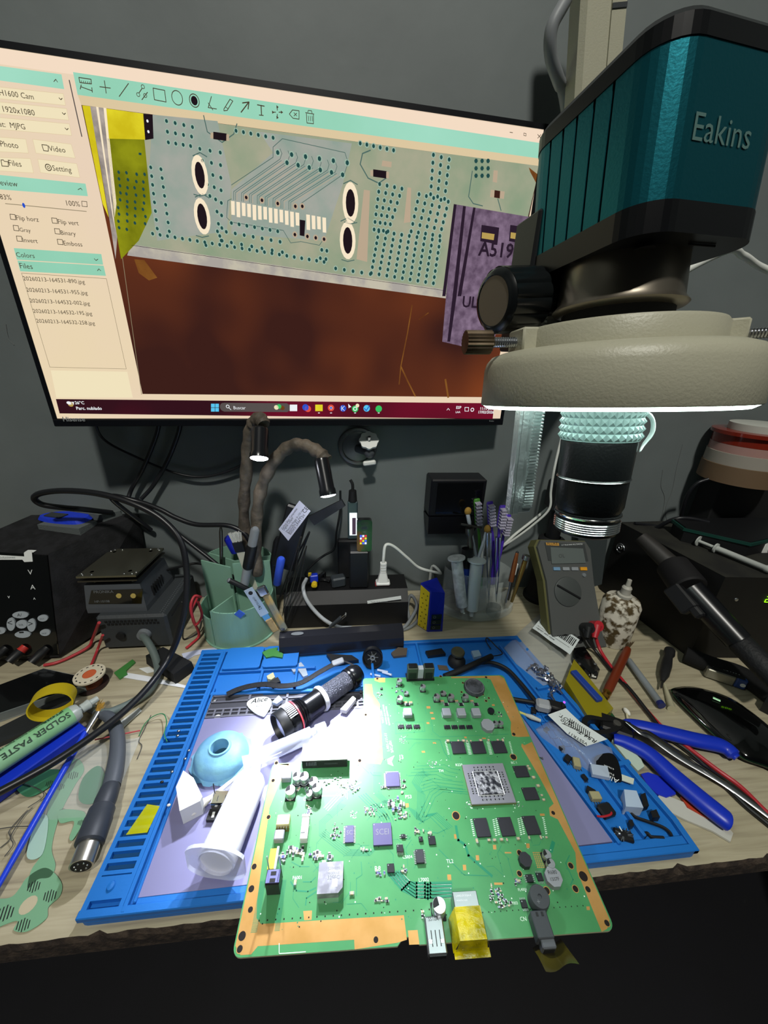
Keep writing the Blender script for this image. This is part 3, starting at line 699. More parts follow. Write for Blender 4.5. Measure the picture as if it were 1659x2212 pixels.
g.box(((X0+34+X1)/2, Y0+7.2, 5.4), (X1-X0-36, 8, 2.6), 0)
ridge([(209+3, 149), (178, 292)], 3, 9, 0, g); ridge([(236, 152), (214, 290), (200, 365)], 3, 9, 0, g)
ridge([(X0+33, 314), (165, 306)], 4, 9, 0, g); ridge([(X0+33, 345), (-40, 345)], 3, 8.6, 0, g)
ridge([(236, 205), (264, 208)], 4, 9, 0, g); ridge([(226, 250), (256, 254)], 4, 9, 0, g); ridge([(218, 296), (246, 300)], 3, 9, 0, g)
ridge([(-60, 318), (-60, 350)], 3, 8.4, 0, g); ridge([(-100, 318), (-100, 345)], 3, 8.4, 0, g); ridge([(30, 322), (30, 378)], 3, 8.6, 0, g); ridge([(90, 340), (90, 378)], 3, 8.6, 0, g)
for i in range(6):
    y = 276-i*9; x = 205-(i*9)*-.19
    for k in range(3): g.box((196+i*1.9+k*7, y+2, 5.4), (1.2, 7, 2), 0); g.box((199+i*1.9+k*7, y-2, 5.4), (6, 1.2, 2), 0)
g.build('tray_walls', sil, base)
g = G()      # slotted strip on the left: rails and rungs
gx0, gx1 = X0+1, X0+27.5
g.box((gx0+1.8, (Y0+Y1)/2, 6.4), (3.6, Y1-Y0-2, 4.8), 0); g.box((gx1-1.2, (Y0+Y1)/2, 6.4), (2.8, Y1-Y0-2, 4.8), 0)
ny = 31; ys = Y0+24
g.box(((gx0+gx1)/2, Y0+15.5, 6.3), (gx1-gx0-.4, 13, 4.85), 0)
step = (Y1-6-ys)/ny
for i in range(ny+1): g.box(((gx0+gx1)/2, ys+i*step, 6.4), (gx1-gx0-1, 2.4, 4.7), 0)
g.lathe([(3.4, 8.8), (2.6, 10), (.01, 10.4)], 0, 16, tr((gx0+gx1)/2, Y0+16, 0), sx=.8)
g.build('slotted_strip', sil, sm)
g = G(); g.box(((gx0+gx1)/2, (ys+Y1-6)/2, 4.7), (gx1-gx0-3, Y1-6-ys, .5), 0); g.build('slot_floor', sild, base)
# plate
g = G(); pp = [T(287, 1957, 7)[:2], (208, 150), (177, 292), (15, 298), (-150, 284)]
PZ = 7.0
g.prism([(-146.5, 147), (208, 150), (177, 292), (-147, 284)], 4.5, PZ, 0)
plate = g.build('metal_plate', plm, sm)
# magnetic tray plate with windows (rows of small squares) along the back of the plate
g = G()
y0, y1, x0, x1 = 285, 312, -147, 176
def grid_plate(gg, x0, x1, ya, yb, holes, z0, z1):   # strips between holes
    pass
g.box(((x0+x1)/2, 298.5, 5.2), (x1-x0, 27, 1.2), 1)
for yy, hh in ((285.6, 1.6), (290.2, 1.0), (294.6, 1.6), (303.6, 1.2), (311.4, 1.6)): g.box(((x0+x1)/2, yy, 6.6), (x1-x0, hh, 1.8), 0)
for i in range(40):
    xx = x0+(x1-x0)*i/39
    g.box((xx, 290, 6.55), (2.0, 9, 1.7), 0)
for i in range(9):
    xx = x0+(x1-x0)*i/8; g.box((xx, 303, 6.6), (2.4, 17, 1.8), 0)
g.build('tray_plate', [plm2, mat('tray_floor', '#45464e', .5, .3)], sm)
# folded lid pieces of the back trays
g = G()
for x0_, x1_ in ((-147, -104), (-101, -62)):
    P_ = rrect(x1_-x0_, 34, 3, 3, (x0_+x1_)/2, 362); g.prism(P_, 9, 11.5, 0)
g.build('tray_lid', sil, sm) if False else None
for x0_, x1_ in ((-147, -104), (-101, -60)):
    g = G(); P_ = rrect(x1_-x0_, 34, 3, 3, (x0_+x1_)/2, 362)
    g.prism(P_, 9, 11.5, 0); g.build('tray_lid', sil, sm)
# strip of amber tape across the slots
g = G()
P_ = TT([(318, 1737), (345, 1741), (318, 1798), (272, 1803)], 9.3)
g.prism(P_, 9.0, 9.25, 0); o = g.build('tape_strip', mat('amber_film', '#c3c400', .15, alpha=.55), loc=(P_[0][0], P_[0][1], 9)); tag(o, 'yellow-green film tape stuck over the slots of the blue mat', 'tape')
# ================================================================== green circuit board
ZT_ = 25.0
BO = T(500, 2070, ZT_); bx_ = T(1330, 2010, ZT_)-BO; bx_.z = 0; BW = bx_.length; bx_.normalize(); by_ = Vector((-bx_.y, bx_.x, 0))
pcb_ang = math.degrees(math.atan2(bx_.y, bx_.x))
pcb = bpy.data.objects.new('circuit_board', None); COL.objects.link(pcb); pcb.location = Vector((BO.x, BO.y, ZT_-1.6))*MM; pcb.rotation_euler = (0, 0, math.radians(pcb_ang)); OFF['circuit_board'] = Vector((0, 0, 0))
tag(pcb, 'green game console circuit board overhanging the front of the blue mat', 'circuit board')
def B(px, py, h=0.0):
    p = T(px, py, ZT_+h)-BO; return (p.dot(bx_), p.dot(by_))
def BP(pts): return [B(*p) for p in pts]
H0 = 1.6
bu = B(1065, 1462); bl = B(785, 1462); nt_ = B(785, 1650); nl = B(597, 1640)
BWd, BD = BW, (bu[1]+bl[1])/2
NX, NY = (bl[0]+nt_[0])/2, (nt_[1]+nl[1])/2
def arc(cx, cy, r, a0, a1, n=5): return [(cx+r*math.cos(math.radians(a0+(a1-a0)*i/n)), cy+r*math.sin(math.radians(a0+(a1-a0)*i/n))) for i in range(n+1)]
i0 = B(859, 2047)[0]; i1 = B(907, 2045)[0]
ytilt = [(i0, 0), (i0+4, 3.6), (i1-4, 3.6), (i1, 0)]
outline = arc(5, 5, 5, 180, 270)+ytilt+arc(BWd-5, 5, 5, 270, 360)+arc(BWd-4, BD-4, 4, 0, 90)+arc(NX+3, BD-3, 3, 90, 180)+arc(NX-3, NY+3, 3, 0, -90)+arc(4, NY-4, 4, 90, 180)
pm = mat('solder_mask_green', '#458a55', .36, mix='#3f8250', mscale=25, coat=.15)
pmd = mat('solder_mask_trace', '#1f7a58', .36)
pg = mat('exposed_copper', '#c39558', .36, .35, mix='#b48848', mscale=40)
ps = mat('silkscreen', '#cfe6d4', .5)
pe = mat('board_edge', '#a9a98a', .6)
hole = mat('drill_hole', '#120c08', .9)
tin = mat('solder_tin', '#cfd6d6', .25, .8)
g = G()
g.prism(outline, 0, H0, 3, mtop=0)
def gold(pts, z=.03, m=1): g.flat(BP(pts), H0+z, m)
def inner(pts): return pts
L_ = [(x*.0+x, y) for x, y in []]
# copper borders
g.flat([(.8, 5), (.8, NY-4), (4, NY-1), B(640, 1655), B(625, 1650), B(600, 1700), B(582, 1745), B(567.5, 1851), B(555.6, 1946), B(554, 1983), B(563.5, 1996), B(872.5, 1977), B(879, 2030), (B(859, 2035)[0], 1.5), B(766, 2051), B(765, 2030), B(557, 2044), (B(541, 2069)[0], 1), (5, 1)], H0+.03, 1)
gold([(655, 1968), (674, 1967), (673, 1987), (657, 1988)]); gold([(881, 2010), (902, 2009), (906, 2040), (884, 2041)])
gold([(788, 1478), (803, 1478), (806, 1500), (820, 1520), (827, 1640), (822, 1651), (787, 1648)]); 
g.flat([(BWd-.8, 6), (BWd-.8, BD*.47), (B(1204, 1750)[0], B(1204, 1750)[1]), B(1197, 1733), B(1188, 1752), B(1200, 1776), B(1242, 1840), B(1246, 1882), B(1254, 1900), B(1281, 1967), B(1300, 2012), (BWd-8, 1)], H0+.03, 1) if False else None
rg = [(1300, 2013), (1281, 1967), (1254, 1900), (1246, 1882), (1243, 1842), (1205, 1770), (1188, 1762), (1186, 1745), (1196, 1736), (1166, 1680), (1126, 1612), (1127, 1606), (1133, 1610)]
rgu = BP(rg); g.flat(rgu+[(BWd-.8, rgu[-1][1]+3), (BWd-.8, 5), (BWd-5, 1)], H0+.03, 1)
rg2 = BP([(1120, 1592), (1106, 1590), (1103, 1575), (1104, 1560), (1087, 1525), (1070, 1490), (1060, 1468), (1050, 1464.5), (975, 1465)])
g.flat(rg2+[(rg2[-1][0], BD-.8), (BWd-5, BD-.8), (BWd-.8, BD-5), (BWd-.8, rg2[0][1])], H0+.03, 1)
gold([(809, 1464), (832, 1464), (832, 1474), (820, 1474), (809, 1470)])
for x, y, w, h in ((984, 1807, 7, 10), (1068, 1830, 7, 10), (1031, 1853, 7, 11), (1003, 1874, 7, 12), (970, 1895, 8, 12), (1140, 1827, 7, 10), (1171, 1760, 10, 5), (914, 1624, 7, 4), (938, 1605, 7, 3), (925, 1528, 8, 5), (932, 1540, 7, 4), (935, 1552, 8, 4), (924, 1562, 6, 4), (879, 1740, 7, 9), (1270, 1962, 7, 8), (1065, 1523, 6, 4), (1005, 1593, 5, 4), (1045, 1595, 8, 3), (1097, 1842, 14, 3), (1076, 1909, 18, 5)):
    gold([(x-w/2, y-h/2), (x+w/2, y-h/2), (x+w/2+1, y+h/2), (x-w/2+1, y+h/2)])
# mounting holes
for x, y, r in ((985, 1762, 8.5), (1109, 1635, 7), (1122, 1842, 5.5), (1122, 1887, 5.5), (1181, 1924, 7), (1233, 1870, 6), (1243, 1920, 6.5), (1195, 1756, 4.5), (1110, 1586, 4), (549, 1872, 6), (543, 1920, 7), (541, 1965, 6), (523, 2022, 9), (518, 2050, 7), (812, 2030, 6), (1311, 1994, 6), (1270, 1921, 6), (1260, 1893, 10), (580, 1765, 4.5), (590, 1686, 4), (597, 1648, 4), (815, 1466, 3), (952, 1461, 3), (1050, 1463, 3), (777, 1643, 4), (1000, 1475, 2.5), (997, 1495, 2.5), (1030, 1506, 3), (1043, 1500, 2.5), (1050, 1514, 3), (1056, 1508, 2.5), (790, 1544, 3)):
    c = B(x, y); rr_ = (T(x+r, y, ZT_)-T(x, y, ZT_)).length
    g.flat([(c[0]+rr_*1.05*math.cos(t*PI/9), c[1]+rr_*1.05*math.sin(t*PI/9)) for t in range(18)], H0+.05, 1)
    g.flat([(c[0]+rr_*.86*math.cos(t*PI/9), c[1]+rr_*.86*math.sin(t*PI/9)) for t in range(18)], H0+.07, 4)
# via speckles
for k in range(520):
    u, v = random.uniform(8, BWd-8), random.uniform(10, BD-8)
    if u < NX+3 and v > NY-3: continue
    r = random.choice((.25, .35, .45)); g.flat([(u+r*math.cos(t*PI/3), v+r*math.sin(t*PI/3)) for t in range(6)], H0+.055, random.choice((2, 2, 5, 4)))
for i in range(26):
    u = 12+i*5.2; g.flat([(u, 15), (u+.8, 15), (u+.8, 15.8), (u, 15.8)], H0+.055, 4)
    u = 128+i*4; 
    if u < BWd-12: g.flat([(u, 12), (u+.6, 12), (u+.6, 12.6), (u, 12.6)], H0+.055, 4)
# traces
def trace(pts, w, m=2, z=.045, px=True):
    P = BP(pts) if px else pts
    for (xa, ya), (xb, yb) in zip(P, P[1:]):
        d = Vector((xb-xa, yb-ya, 0)); 
        if d.length < .01: continue
        d.normalize(); q = Vector((-d.y, d.x, 0))*w/2; e = d*w*.35
        A, C = Vector((xa, ya, 0)), Vector((xb, yb, 0))
        g.flat([(A-q-e)[:2], (C-q+e)[:2], (C+q+e)[:2], (A+q-e)[:2]], H0+z, m)
def bus(pts, n, dx, dy, w=.35, m=2):
    for i in range(n): trace([(x+dx*i, y+dy*i) for x, y in pts], w, m)
for i in range(5):
    trace([(838+i*6, 1886-i*1), (868+i*4, 1922-i*6+i*2), (900, 1938-i*7.5), (918, 1938-i*7.5), (924, 1941-i*7.5), (930, 1938-i*7.5), (975, 1936-i*7.2)], 1.5, 2); trace([(838+i*6+3, 1886-i), (870+i*4, 1920-i*4), (900, 1941-i*7.5), (975, 1939-i*7.2)], .35, 5)
bus([(880, 1742), (900, 1770), (903, 1710), (890, 1690), (900, 1672), (915, 1665)], 6, 3, 1.5)
bus([(700, 1745), (742, 1700), (742, 1720)], 3, 4, 3, .5, 5); bus([(690, 1805), (690, 1775), (735, 1735)], 5, 3, 1); bus([(690, 1805), (745, 1848), (800, 1848)], 5, 3, -3)
bus([(800, 1740), (818, 1742), (835, 1770), (838, 1780)], 6, 6, -2, .4); bus([(775, 1720), (820, 1765), (825, 1775)], 4, 5, -2, .7)
bus([(900, 1655), (960, 1652), (975, 1660), (995, 1664)], 4, -6, 7); bus([(910, 1690), (935, 1682), (1000, 1690)], 4, 0, 7); bus([(905, 1762), (928, 1712), (945, 1700), (1005, 1706)], 3, 6, 5)
trace([(985, 1785), (990, 1815), (1005, 1825), (1012, 1848), (1062, 1892)], 1.8); trace([(948, 1835), (1003, 1890), (1055, 1892)], .5); trace([(895, 1790), (945, 1800), (966, 1790)], .4)
trace([(905, 1780), (930, 1765), (960, 1795), (962, 1800)], .4); bus([(915, 1765), (935, 1762), (968, 1792)], 4, 3, -2, .4)
trace([(1195, 1820), (1190, 1838)], 2.5); trace([(1230, 1848), (1222, 1865), (1238, 1900), (1232, 1912)], .5); trace([(630, 1862), (648, 1872), (668, 1872)], .5)
trace([(628, 1905), (640, 1924), (665, 1926), (682, 1918)], .8); trace([(660, 1955), (662, 1940), (685, 1925)], .7); trace([(655, 1905), (672, 1905), (682, 1895)], .6); trace([(780, 1862), (782, 1890), (770, 1898), (770, 1935)], .4)
trace([(855, 1560), (915, 1560), (918, 1580), (855, 1585), (855, 1560)], .35); trace([(932, 1556), (935, 1580), (950, 1592), (1098, 1586)], .35); trace([(862, 1596), (950, 1598), (960, 1625), (970, 1640)], .5)
trace([(690, 1720), (740, 1718), (760, 1700), (780, 1690)], .8, 5); trace([(800, 1668), (806, 1675), (822, 1676)], .4); bus([(808, 1668), (808, 1715), (830, 1735)], 6, 3, 0, .35)
for k in range(70):   # scattered fine tracks
    x, y = random.uniform(640, 1180), random.uniform(1500, 1990)
    u, v = B(x, y)
    if u < 10 or u > BWd-12 or v > BD-8 or v < 16 or (u < NX+4 and v > NY-4): continue
    l = random.uniform(3, 12); a = random.choice((0, 45, 90, 135)); b_ = random.choice((-45, 45))
    c2 = (u+l*math.cos(math.radians(a)), v+l*math.sin(math.radians(a))); c3 = (c2[0]+l*.6*math.cos(math.radians(a+b_)), c2[1]+l*.6*math.sin(math.radians(a+b_)))
    if max(c2[0], c3[0]) > BWd-14 or min(c2[1], c3[1]) < 15: continue
    trace([(u, v), c2, c3], .28, 2, px=False)
for x0, x1, y0, y1, st_ in ((1210, 1216, 0, 0, 0),): pass
for i in range(8):
    for j in range(8):
        x = 1152+i*4+j*1.4; y = 1842+j*4.5; c = B(x, y); g.flat([(c[0]+.5*math.cos(t*PI/3), c[1]+.5*math.sin(t*PI/3)) for t in range(6)], H0+.055, 1)
for i in range(40):
    v0 = B(566, 1905)[1]-i*.62; g.flat([(B(562, 1900)[0]+.3, v0), (B(572, 1900)[0]+1, v0), (B(572, 1900)[0]+1, v0+.25), (B(562, 1900)[0]+.3, v0+.25)], H0+.055, 2); g.flat([(B(608, 1900)[0]+.3, v0), (B(616, 1900)[0]+1, v0), (B(616, 1900)[0]+1, v0+.25), (B(608, 1900)[0]+.3, v0+.25)], H0+.055, 2)
# silkscreen
def bt(s, px, py, width, ang=0, m=5):
    u, v = B(px, py); a = math.radians(ang)
    g.text(s, (u, v, H0+.05), (math.cos(a), math.sin(a), 0), (-math.sin(a), math.cos(a), 0), width=width, m=m, lift=0)
bt('SAC-001', 850, 1625, 11, 96); bt('1-981-111-11', 842, 1622, 17, 96); bt('DANGER 220/240 VAC', 843, 1566, 21, 96); bt('HAZARDOUS VOLTAGE', 837, 1564, 22, 96); bt('TAKE CARE', 830, 1562, 14, 96)
for s_, x, y, w_ in (('J3', 862, 1640, 4), ('TH', 948, 1668, 4), ('R220', 985, 1655, 6), ('BC 1', 1105, 1650, 5), ('C5034', 870, 1855, 7), ('L7002', 905, 1905, 7), ('JL7003', 1100, 1955, 6), ('CN', 1125, 1990, 4), ('FL4004', 1120, 1925, 6), ('CL1', 655, 1730, 5), ('F6001', 632, 1900, 6), ('R8', 810, 1882, 4), ('PS3', 876, 1725, 5), ('TL2', 965, 1865, 5), ('Z', 1010, 1990, 2)): bt(s_, x, y, w_)
g.flat(BP([(836, 1640), (852, 1632), (846, 1645), (850, 1655), (838, 1650)]), H0+.05, 5)
trace([(603, 2038), (603, 2060), (660, 2056)], .35, 5)
for k, (cx, cy) in enumerate(((870, 1600), (935, 1650), (1015, 1740), (700, 1690), (745, 1700), (660, 1700), (1120, 1740), (760, 1760))):
    for i in range(22):
        a, r = random.uniform(0, 2*PI), random.uniform(0, 10); c = B(cx+r*1.2*math.cos(a), cy+r*math.sin(a)); q = random.uniform(.4, 1.1)
        if c[0] < NX and c[1] > NY: continue
        g.flat([(c[0], c[1]), (c[0]+q, c[1]), (c[0]+q, c[1]+q*.7), (c[0], c[1]+q*.7)], H0+.056, 6 if i % 2 else 5)
for cx, cy in ((1045, 1788), (1099, 1786), (1153, 1784), (990, 1616), (1035, 1616), (1080, 1616)):
    for s_ in (-1, 1):
        for i in range(9):
            c = B(cx+s_*24+(i-4)*.8, cy+(i-4)*(4.2 if cy > 1700 else 3.2)); g.flat([(c[0]-.8, c[1]-.35), (c[0]+.8, c[1]-.1), (c[0]+.8, c[1]+.4), (c[0]-.8, c[1]+.2)], H0+.056, 5)
g.build('board', [pm, pg, pmd, pe, hole, ps, tin], pcb, world=False)
# ---- components
ic = mat('chip_black', '#1b1c22', .35); icp = mat('chip_dull', '#26262d', .5); alu = mat('capacitor_aluminium', '#c9cdd2', .3, .85); wht = mat('connector_white', '#e9e9e4', .4)
can = mat('shield_can', '#b4b4bc', .35, .8, mix='#8d8d96', mscale=120); yelc = mat('relay_yellow', '#c9b53a', .4); lead = mat('leads', '#c3c7c9', .3, .9)
indm = mat('ferrite_grey', '#62666c', .5); cer = mat('ceramic_tan', '#a58a66', .5); dk = mat('connector_black', '#131417', .4)
def comp(name, gg, mats, parent=None): return gg.build(name, mats, parent or pcb, world=False)
def chipc(px, py, w, d, h=1.2, m=None, legs=0, name='chip', rz=0, sides='lr', mark=None):
    u, v = B(px, py, h); gg = G(); X = tr(u, v, H0) @ rot(0, 0, rz)
    gg.box((0, 0, h/2+.15), (w, d, h), 0, X=X, b=.15)
    gg.lathe([(.01, h+.17), (.35, h+.17)], 1, 8, X @ tr(-w/2+.9, d/2-.9, 0))
    if legs:
        if 'l' in sides:
            for i in range(legs):
                y = -d/2+d*(i+.5)/legs
                for s_ in (-1, 1): gg.box((s_*(w/2+.6), y, .35), (1.4, .45, .3), 1, X=X)
        if 't' in sides:
            for i in range(legs):
                x = -w/2+w*(i+.5)/legs
                for s_ in (-1, 1): gg.box((x, s_*(d/2+.6), .35), (.4, 1.4, .3), 1, X=X)
    if mark: gg.text(mark, (u-w*.35, v-.6, H0+h+.2), (1, 0, 0), (0, 1, 0), width=w*.7, m=2, lift=0)
    return comp(name, gg, [m or ic, lead, mat('laser_mark', '#6f7078', .5)])
def capc(px, py, r, h, name='capacitor', top=None, band=True, m=None, mark=None):
    u, v = B(px, py, h); gg = G(); X = tr(u, v, H0)
    gg.box((0, 0, .4), (r*2.1, r*2.1, .8), 1, X=X, b=.3)
    gg.lathe([(r*.95, .8), (r, 1.2), (r*.92, 1.6), (r, 2), (r, h-.4), (r*.94, h), (.01, h)], 0, 20, X, smooth=True)
    if band: gg.lathe([(r*.93, h+.02), (.01, h+.02)], 1, 8, X, a0=100, a1=200)
    return comp(name, gg, [m or alu, blackm])
for x, y, r, h in ((863, 1469, 3, 6), (914, 1482, 3, 6), (878, 1496, 2.4, 3), (864, 1507, 3.3, 6), (944, 1503, 3.3, 6), (975, 1503, 3.3, 6), (1006, 1503, 3.3, 6), (958, 1496, 3, 2.6), (1071, 1561, 2.6, 5), (1082, 1561, 2.6, 5),
    (642, 1676, 3.8, 8), (657, 1676, 3.8, 8), (627, 1706, 4, 8), (677, 1687, 3.8, 7), (684, 1700, 3.8, 9), (668, 1713, 2.6, 6), (1182, 1845, 3, 5), (1190, 1864, 3, 5), (949, 1955, 4.4, 9)): capc(x, y, r, h)
# mosfet rows and power inductors
for x, y in ((866, 1569), (883, 1569), (900, 1569), (966, 1570), (982, 1570), (998, 1570), (1014, 1570)): chipc(x, y, 6, 3.6, 1, None, 2, 'mosfet', sides='t')
for x, y in ((881, 1537), (965, 1537), (997, 1537), (1029, 1537)):
    u, v = B(x, y, 5); gg = G(); gg.box((u, v, H0+2.9), (8.4, 8.4, 5), 0, b=.6); gg.box((u, v, H0+.3), (9.2, 6, .6), 1); comp('power_inductor', gg, [mat('inductor_grey', '#9a9ea6', .45, .3), lead])
    u, v = B(x-1, y-16, 1); gg = G(); gg.box((u, v, H0+.6), (5, 3, 1.2), 0); gg.box((u-2.2, v, H0+.62), (1, 3, 1.2), 1); gg.box((u+2.2, v, H0+.62), (1, 3, 1.2), 1); comp('resistor', gg, [ic, tin])
for x, y in ((955, 1515), (986, 1515), (1019, 1515), (876, 1518), (887, 1518)):
    u, v = B(x, y, 1); gg = G(); gg.box((u, v, H0+.9), (3.4, 2, 1.8), 0); gg.box((u, v-1.2, H0+.9), (3.4, .8, 1.9), 1); comp('ceramic_capacitor', gg, [cer, tin])
u, v = B(1025, 1482, 4); gg = G(); gg.lathe([(10.5, 0), (11, .6), (11, 3.4), (10.4, 4.2), (9, 4.4), (8.6, 4.0), (.01, 4.0)], 0, 40, tr(u, v, H0))
for i in range(40): a = 2*PI*i/40; gg.box((u+9.8*math.cos(a), v+9.8*math.sin(a), H0+4.5), (.6, 1.0, .2), 1, math.degrees(a))
comp('coin_coil', gg, [mat('coil_black', '#2a2c30', .5, mix='#44474d', mscale=150), grey])
def octg(px, py, r, h, name, m, mark=None):
    u, v = B(px, py, h); gg = G(); P_ = [(u+r*math.cos(PI/8+i*PI/4), v+r*math.sin(PI/8+i*PI/4)) for i in range(8)]
    gg.prism(P_, H0, H0+h, 0); 
    if mark:
        for k, s_ in enumerate(mark): gg.text(s_, (u-r*.5, v+1.2-k*3.6, H0+h+.05), (1, 0, 0), (0, 1, 0), width=r*1.05, m=1, lift=0)
    return comp(name, gg, [m, ink])
octg(1054, 1565, 6.5, 4, 'octagonal_inductor', mat('inductor_light', '#8e9298', .45, .2)); octg(1196, 1893, 5.9, 4.4, 'octagonal_inductor', mat('inductor_light', '#8e9298', .45, .2), ('R680', '1507F')); octg(1135, 1856, 4.6, 4, 'round_inductor', mat('chip_dull', '#2c2a3a', .5), None); octg(1061, 1534, 3.4, 3, 'round_inductor', ic)
u, v = B(1166, 1936, 8); gg = G(); gg.lathe([(6, 0), (6.4, .5), (6.4, 7.4), (6, 8), (1.3, 8), (1, 7.2), (.01, 7.2)], 0, 36, tr(u, v, H0)); gg.text('+', (u-3, v-4, H0+8.1), (1, 0, 0), (0, 1, 0), width=2, m=1, lift=0); comp('buzzer', gg, [mat('buzzer_black', '#3c4044', .5), grey])
for x, y in ((990, 1614), (1033, 1614), (1078, 1613)): chipc(x, y, 12.4, 11.5, 1.1, icp, 0, 'memory_chip')
for x, y in ((1126, 1666), (1146, 1714)): chipc(x, y, 12, 9.5, 1.1, icp, 0, 'memory_chip')
for x, y in ((1041, 1787), (1094, 1785), (1148, 1782)): chipc(x, y, 10.6, 12.4, 1.1, icp, 0, 'memory_chip')
# processor package
c0 = B(1021, 1738, 2); c1 = B(1121, 1735, 2); c2 = B(1083, 1649, 2); c3 = B(995, 1650, 2)
w_ = ((c1[0]-c0[0])+(c2[0]-c3[0]))/2; d_ = ((c3[1]-c0[1])+(c2[1]-c1[1]))/2; cx, cy = (c0[0]+c1[0]+c2[0]+c3[0])/4, (c0[1]+c1[1]+c2[1]+c3[1])/4
gg = G(); X = tr(cx, cy, H0); gg.box((0, 0, .7), (w_, d_, 1.2), 1, X=X); gg.box((0, 0, 1.7), (w_-.6, d_-.6, .9), 0, X=X, b=.2)
for sx, sy, horiz in ((0, 1, 1), (0, -1, 1), (1, 0, 0), (-1, 0, 0)):
    for row in (0, 1):
        off = .40-row*.075
        for k in (-1, 0, 1) if not horiz else (-1, 1):
            for q in range(5):
                t = (k*(.19 if not horiz else .14))+(q-2)*(.028 if not horiz else .045)
                x_, y_ = (t*w_, sy*off*d_) if horiz else (sx*off*w_, t*d_)
                gg.box((x_, y_, 2.2), ((.9, 1.2) if horiz else (1.2, .7))+(.12,), 3 if q % 2 else 2, X=X)
comp('processor_package', gg, [mat('lid_grey', '#a2a2ae', .35, .5), mat('substrate', '#5d6a3a', .5), ic, tin])
gg = G(); dm = mat('thermal_residue', '#b6b6be', .35, .5, mix='#3c3d46', mscale=260, mlo=.44, mhi=.55, bump=.8, bscale=300)
gg.box((0, -.4, 2.7), (w_*.55, d_*.56, 1.1), 0, X=X, b=.3); gg.tube([X @ Vector((sx*w_*.29, sy*d_*.29-.4, 2.3)) for sx, sy in ((-1, -1), (1, -1), (1, 1), (-1, 1))], .5, 1, 8, closed=True); comp('processor_die', gg, [dm, lead])
chipc(848, 1683, 11.5, 11.5, 1.6, mat('chip_violet', '#4a4570', .5), 14, 'controller_chip', sides='lt'); chipc(826, 1801, 14, 14, 1.8, mat('chip_violet', '#4a4570', .5), 0, 'southbridge_chip', mark='SCEI')
chipc(755, 1801, 6.4, 10.8, 1.4, mat('chip_violet', '#4a4570', .5), 12, 'flash_chip', mark='SC')
chipc(864, 1832, 4.8, 4.2, 2, ic, 4, 'small_chip', sides='t'); chipc(844, 1875, 5, 5, 1, ic, 0, 'small_chip'); chipc(933, 1815, 5.2, 5.4, 1, ic, 0, 'small_chip'); chipc(907, 1849, 5.8, 8, 1.8, icp, 8, 'driver_chip')
chipc(1144, 1897, 4.6, 4.2, 1, ic, 4, 'small_chip'); chipc(1166, 1894, 4.2, 4.4, 1, ic, 4, 'small_chip', sides='t'); chipc(1132, 1952, 4, 4, 1.2, ic, 4, 'small_chip', sides='t'); chipc(871, 1806, 3, 2.6, 1, ic, 2, 'small_chip')
chipc(824, 1487, 2.6, 2.6, 1, ic, 0, 'small_chip'); chipc(909, 1812, 3, 3, 1.4, ic, 0, 'small_chip')
# shielded module
c = B(714, 1895, 6); gg = G(); gg.prism([(c[0]-8.4, c[1]-8.2), (c[0]+5.6, c[1]-8.2), (c[0]+8.4, c[1]-5.4), (c[0]+8.4, c[1]+8.4), (c[0]-8.4, c[1]+8.4)], H0, H0+6, 0)
for i, s_ in enumerate(('J20H091', 'MODULE', '325EC')): gg.text(s_, (c[0]-2, c[1]+4-i*2.6, H0+6.05), (1, 0, 0), (0, 1, 0), width=8, m=1, lift=0)
gg.box((c[0]+3, c[1]-3, H0+6.03), (3.6, 4, .06), 2); comp('wireless_module', gg, [can, grey, paper])
# connectors
a0 = B(652, 1645, 9); a1 = B(750, 1645, 9); w_ = a1[0]-a0[0]
gg = G(); gg.box(((a0[0]+a1[0])/2, a0[1]+7, H0+5), (w_, 15, 9.6), 0, b=.4); gg.box(((a0[0]+a1[0])/2, a0[1]+7, H0+10), (w_+1.4, 14.6, 1.2), 1)
for i in range(7): gg.box((a0[0]+4+i*1.3, a0[1]-.8, H0+6.5), (.5, .6, 4), 2)
gg.text('FOXCONN', (a0[0]+w_*.5, a0[1]-.62, H0+5), (1, 0, 0), (0, 0, 1), width=w_*.28, m=2, lift=0); comp('hard_drive_connector', gg, [dk, wht, grey])
u, v = B(612, 1772, 6); gg = G(); gg.box((u, v, H0+3.6), (9.5, 7, 7), 0, b=.4); gg.box((u, v-3.8, H0+2.4), (9.5, 1.4, 4.8), 1)
for i in range(4): gg.box((u-3+i*2, v-4.2, H0+4.2), (.7, 1.2, 2.4), 2)
comp('power_connector', gg, [mat('ivory_plastic', '#cfc88f', .4), mat('olive_plastic', '#7a7336', .5), lead])
u, v = B(659, 1781, 6); gg = G(); gg.box((u, v-1, H0+3), (5.4, 16, 6), 0, b=.4); gg.box((u, v+6, H0+6.1), (5.8, 1.6, .6), 0); gg.box((u-1, v-5, H0+6.1), (3, .5, .4), 1); comp('ribbon_connector', gg, [wht, grey])
u, v = B(603, 1803, 5); gg = G(); gg.box((u, v, H0+2.9), (7.2, 6.6, 5.4), 0, b=.7); comp('power_inductor', gg, [mat('inductor_grey', '#9a9ea6', .45, .3)])
u, v = B(619, 1674, 5); gg = G(); gg.box((u, v, H0+3), (8, 7, 5.8), 0, b=.7); comp('power_inductor', gg, [mat('inductor_grey', '#9a9ea6', .45, .3)])
u, v = B(588, 1856, 5); gg = G(); gg.box((u, v, H0+3), (4.6, 12, 5.6), 0, b=.3); gg.box((u+3.2, v, H0+3.5), (1.6, 13, 7), 1); comp('lever_switch', gg, [yelc, lead])
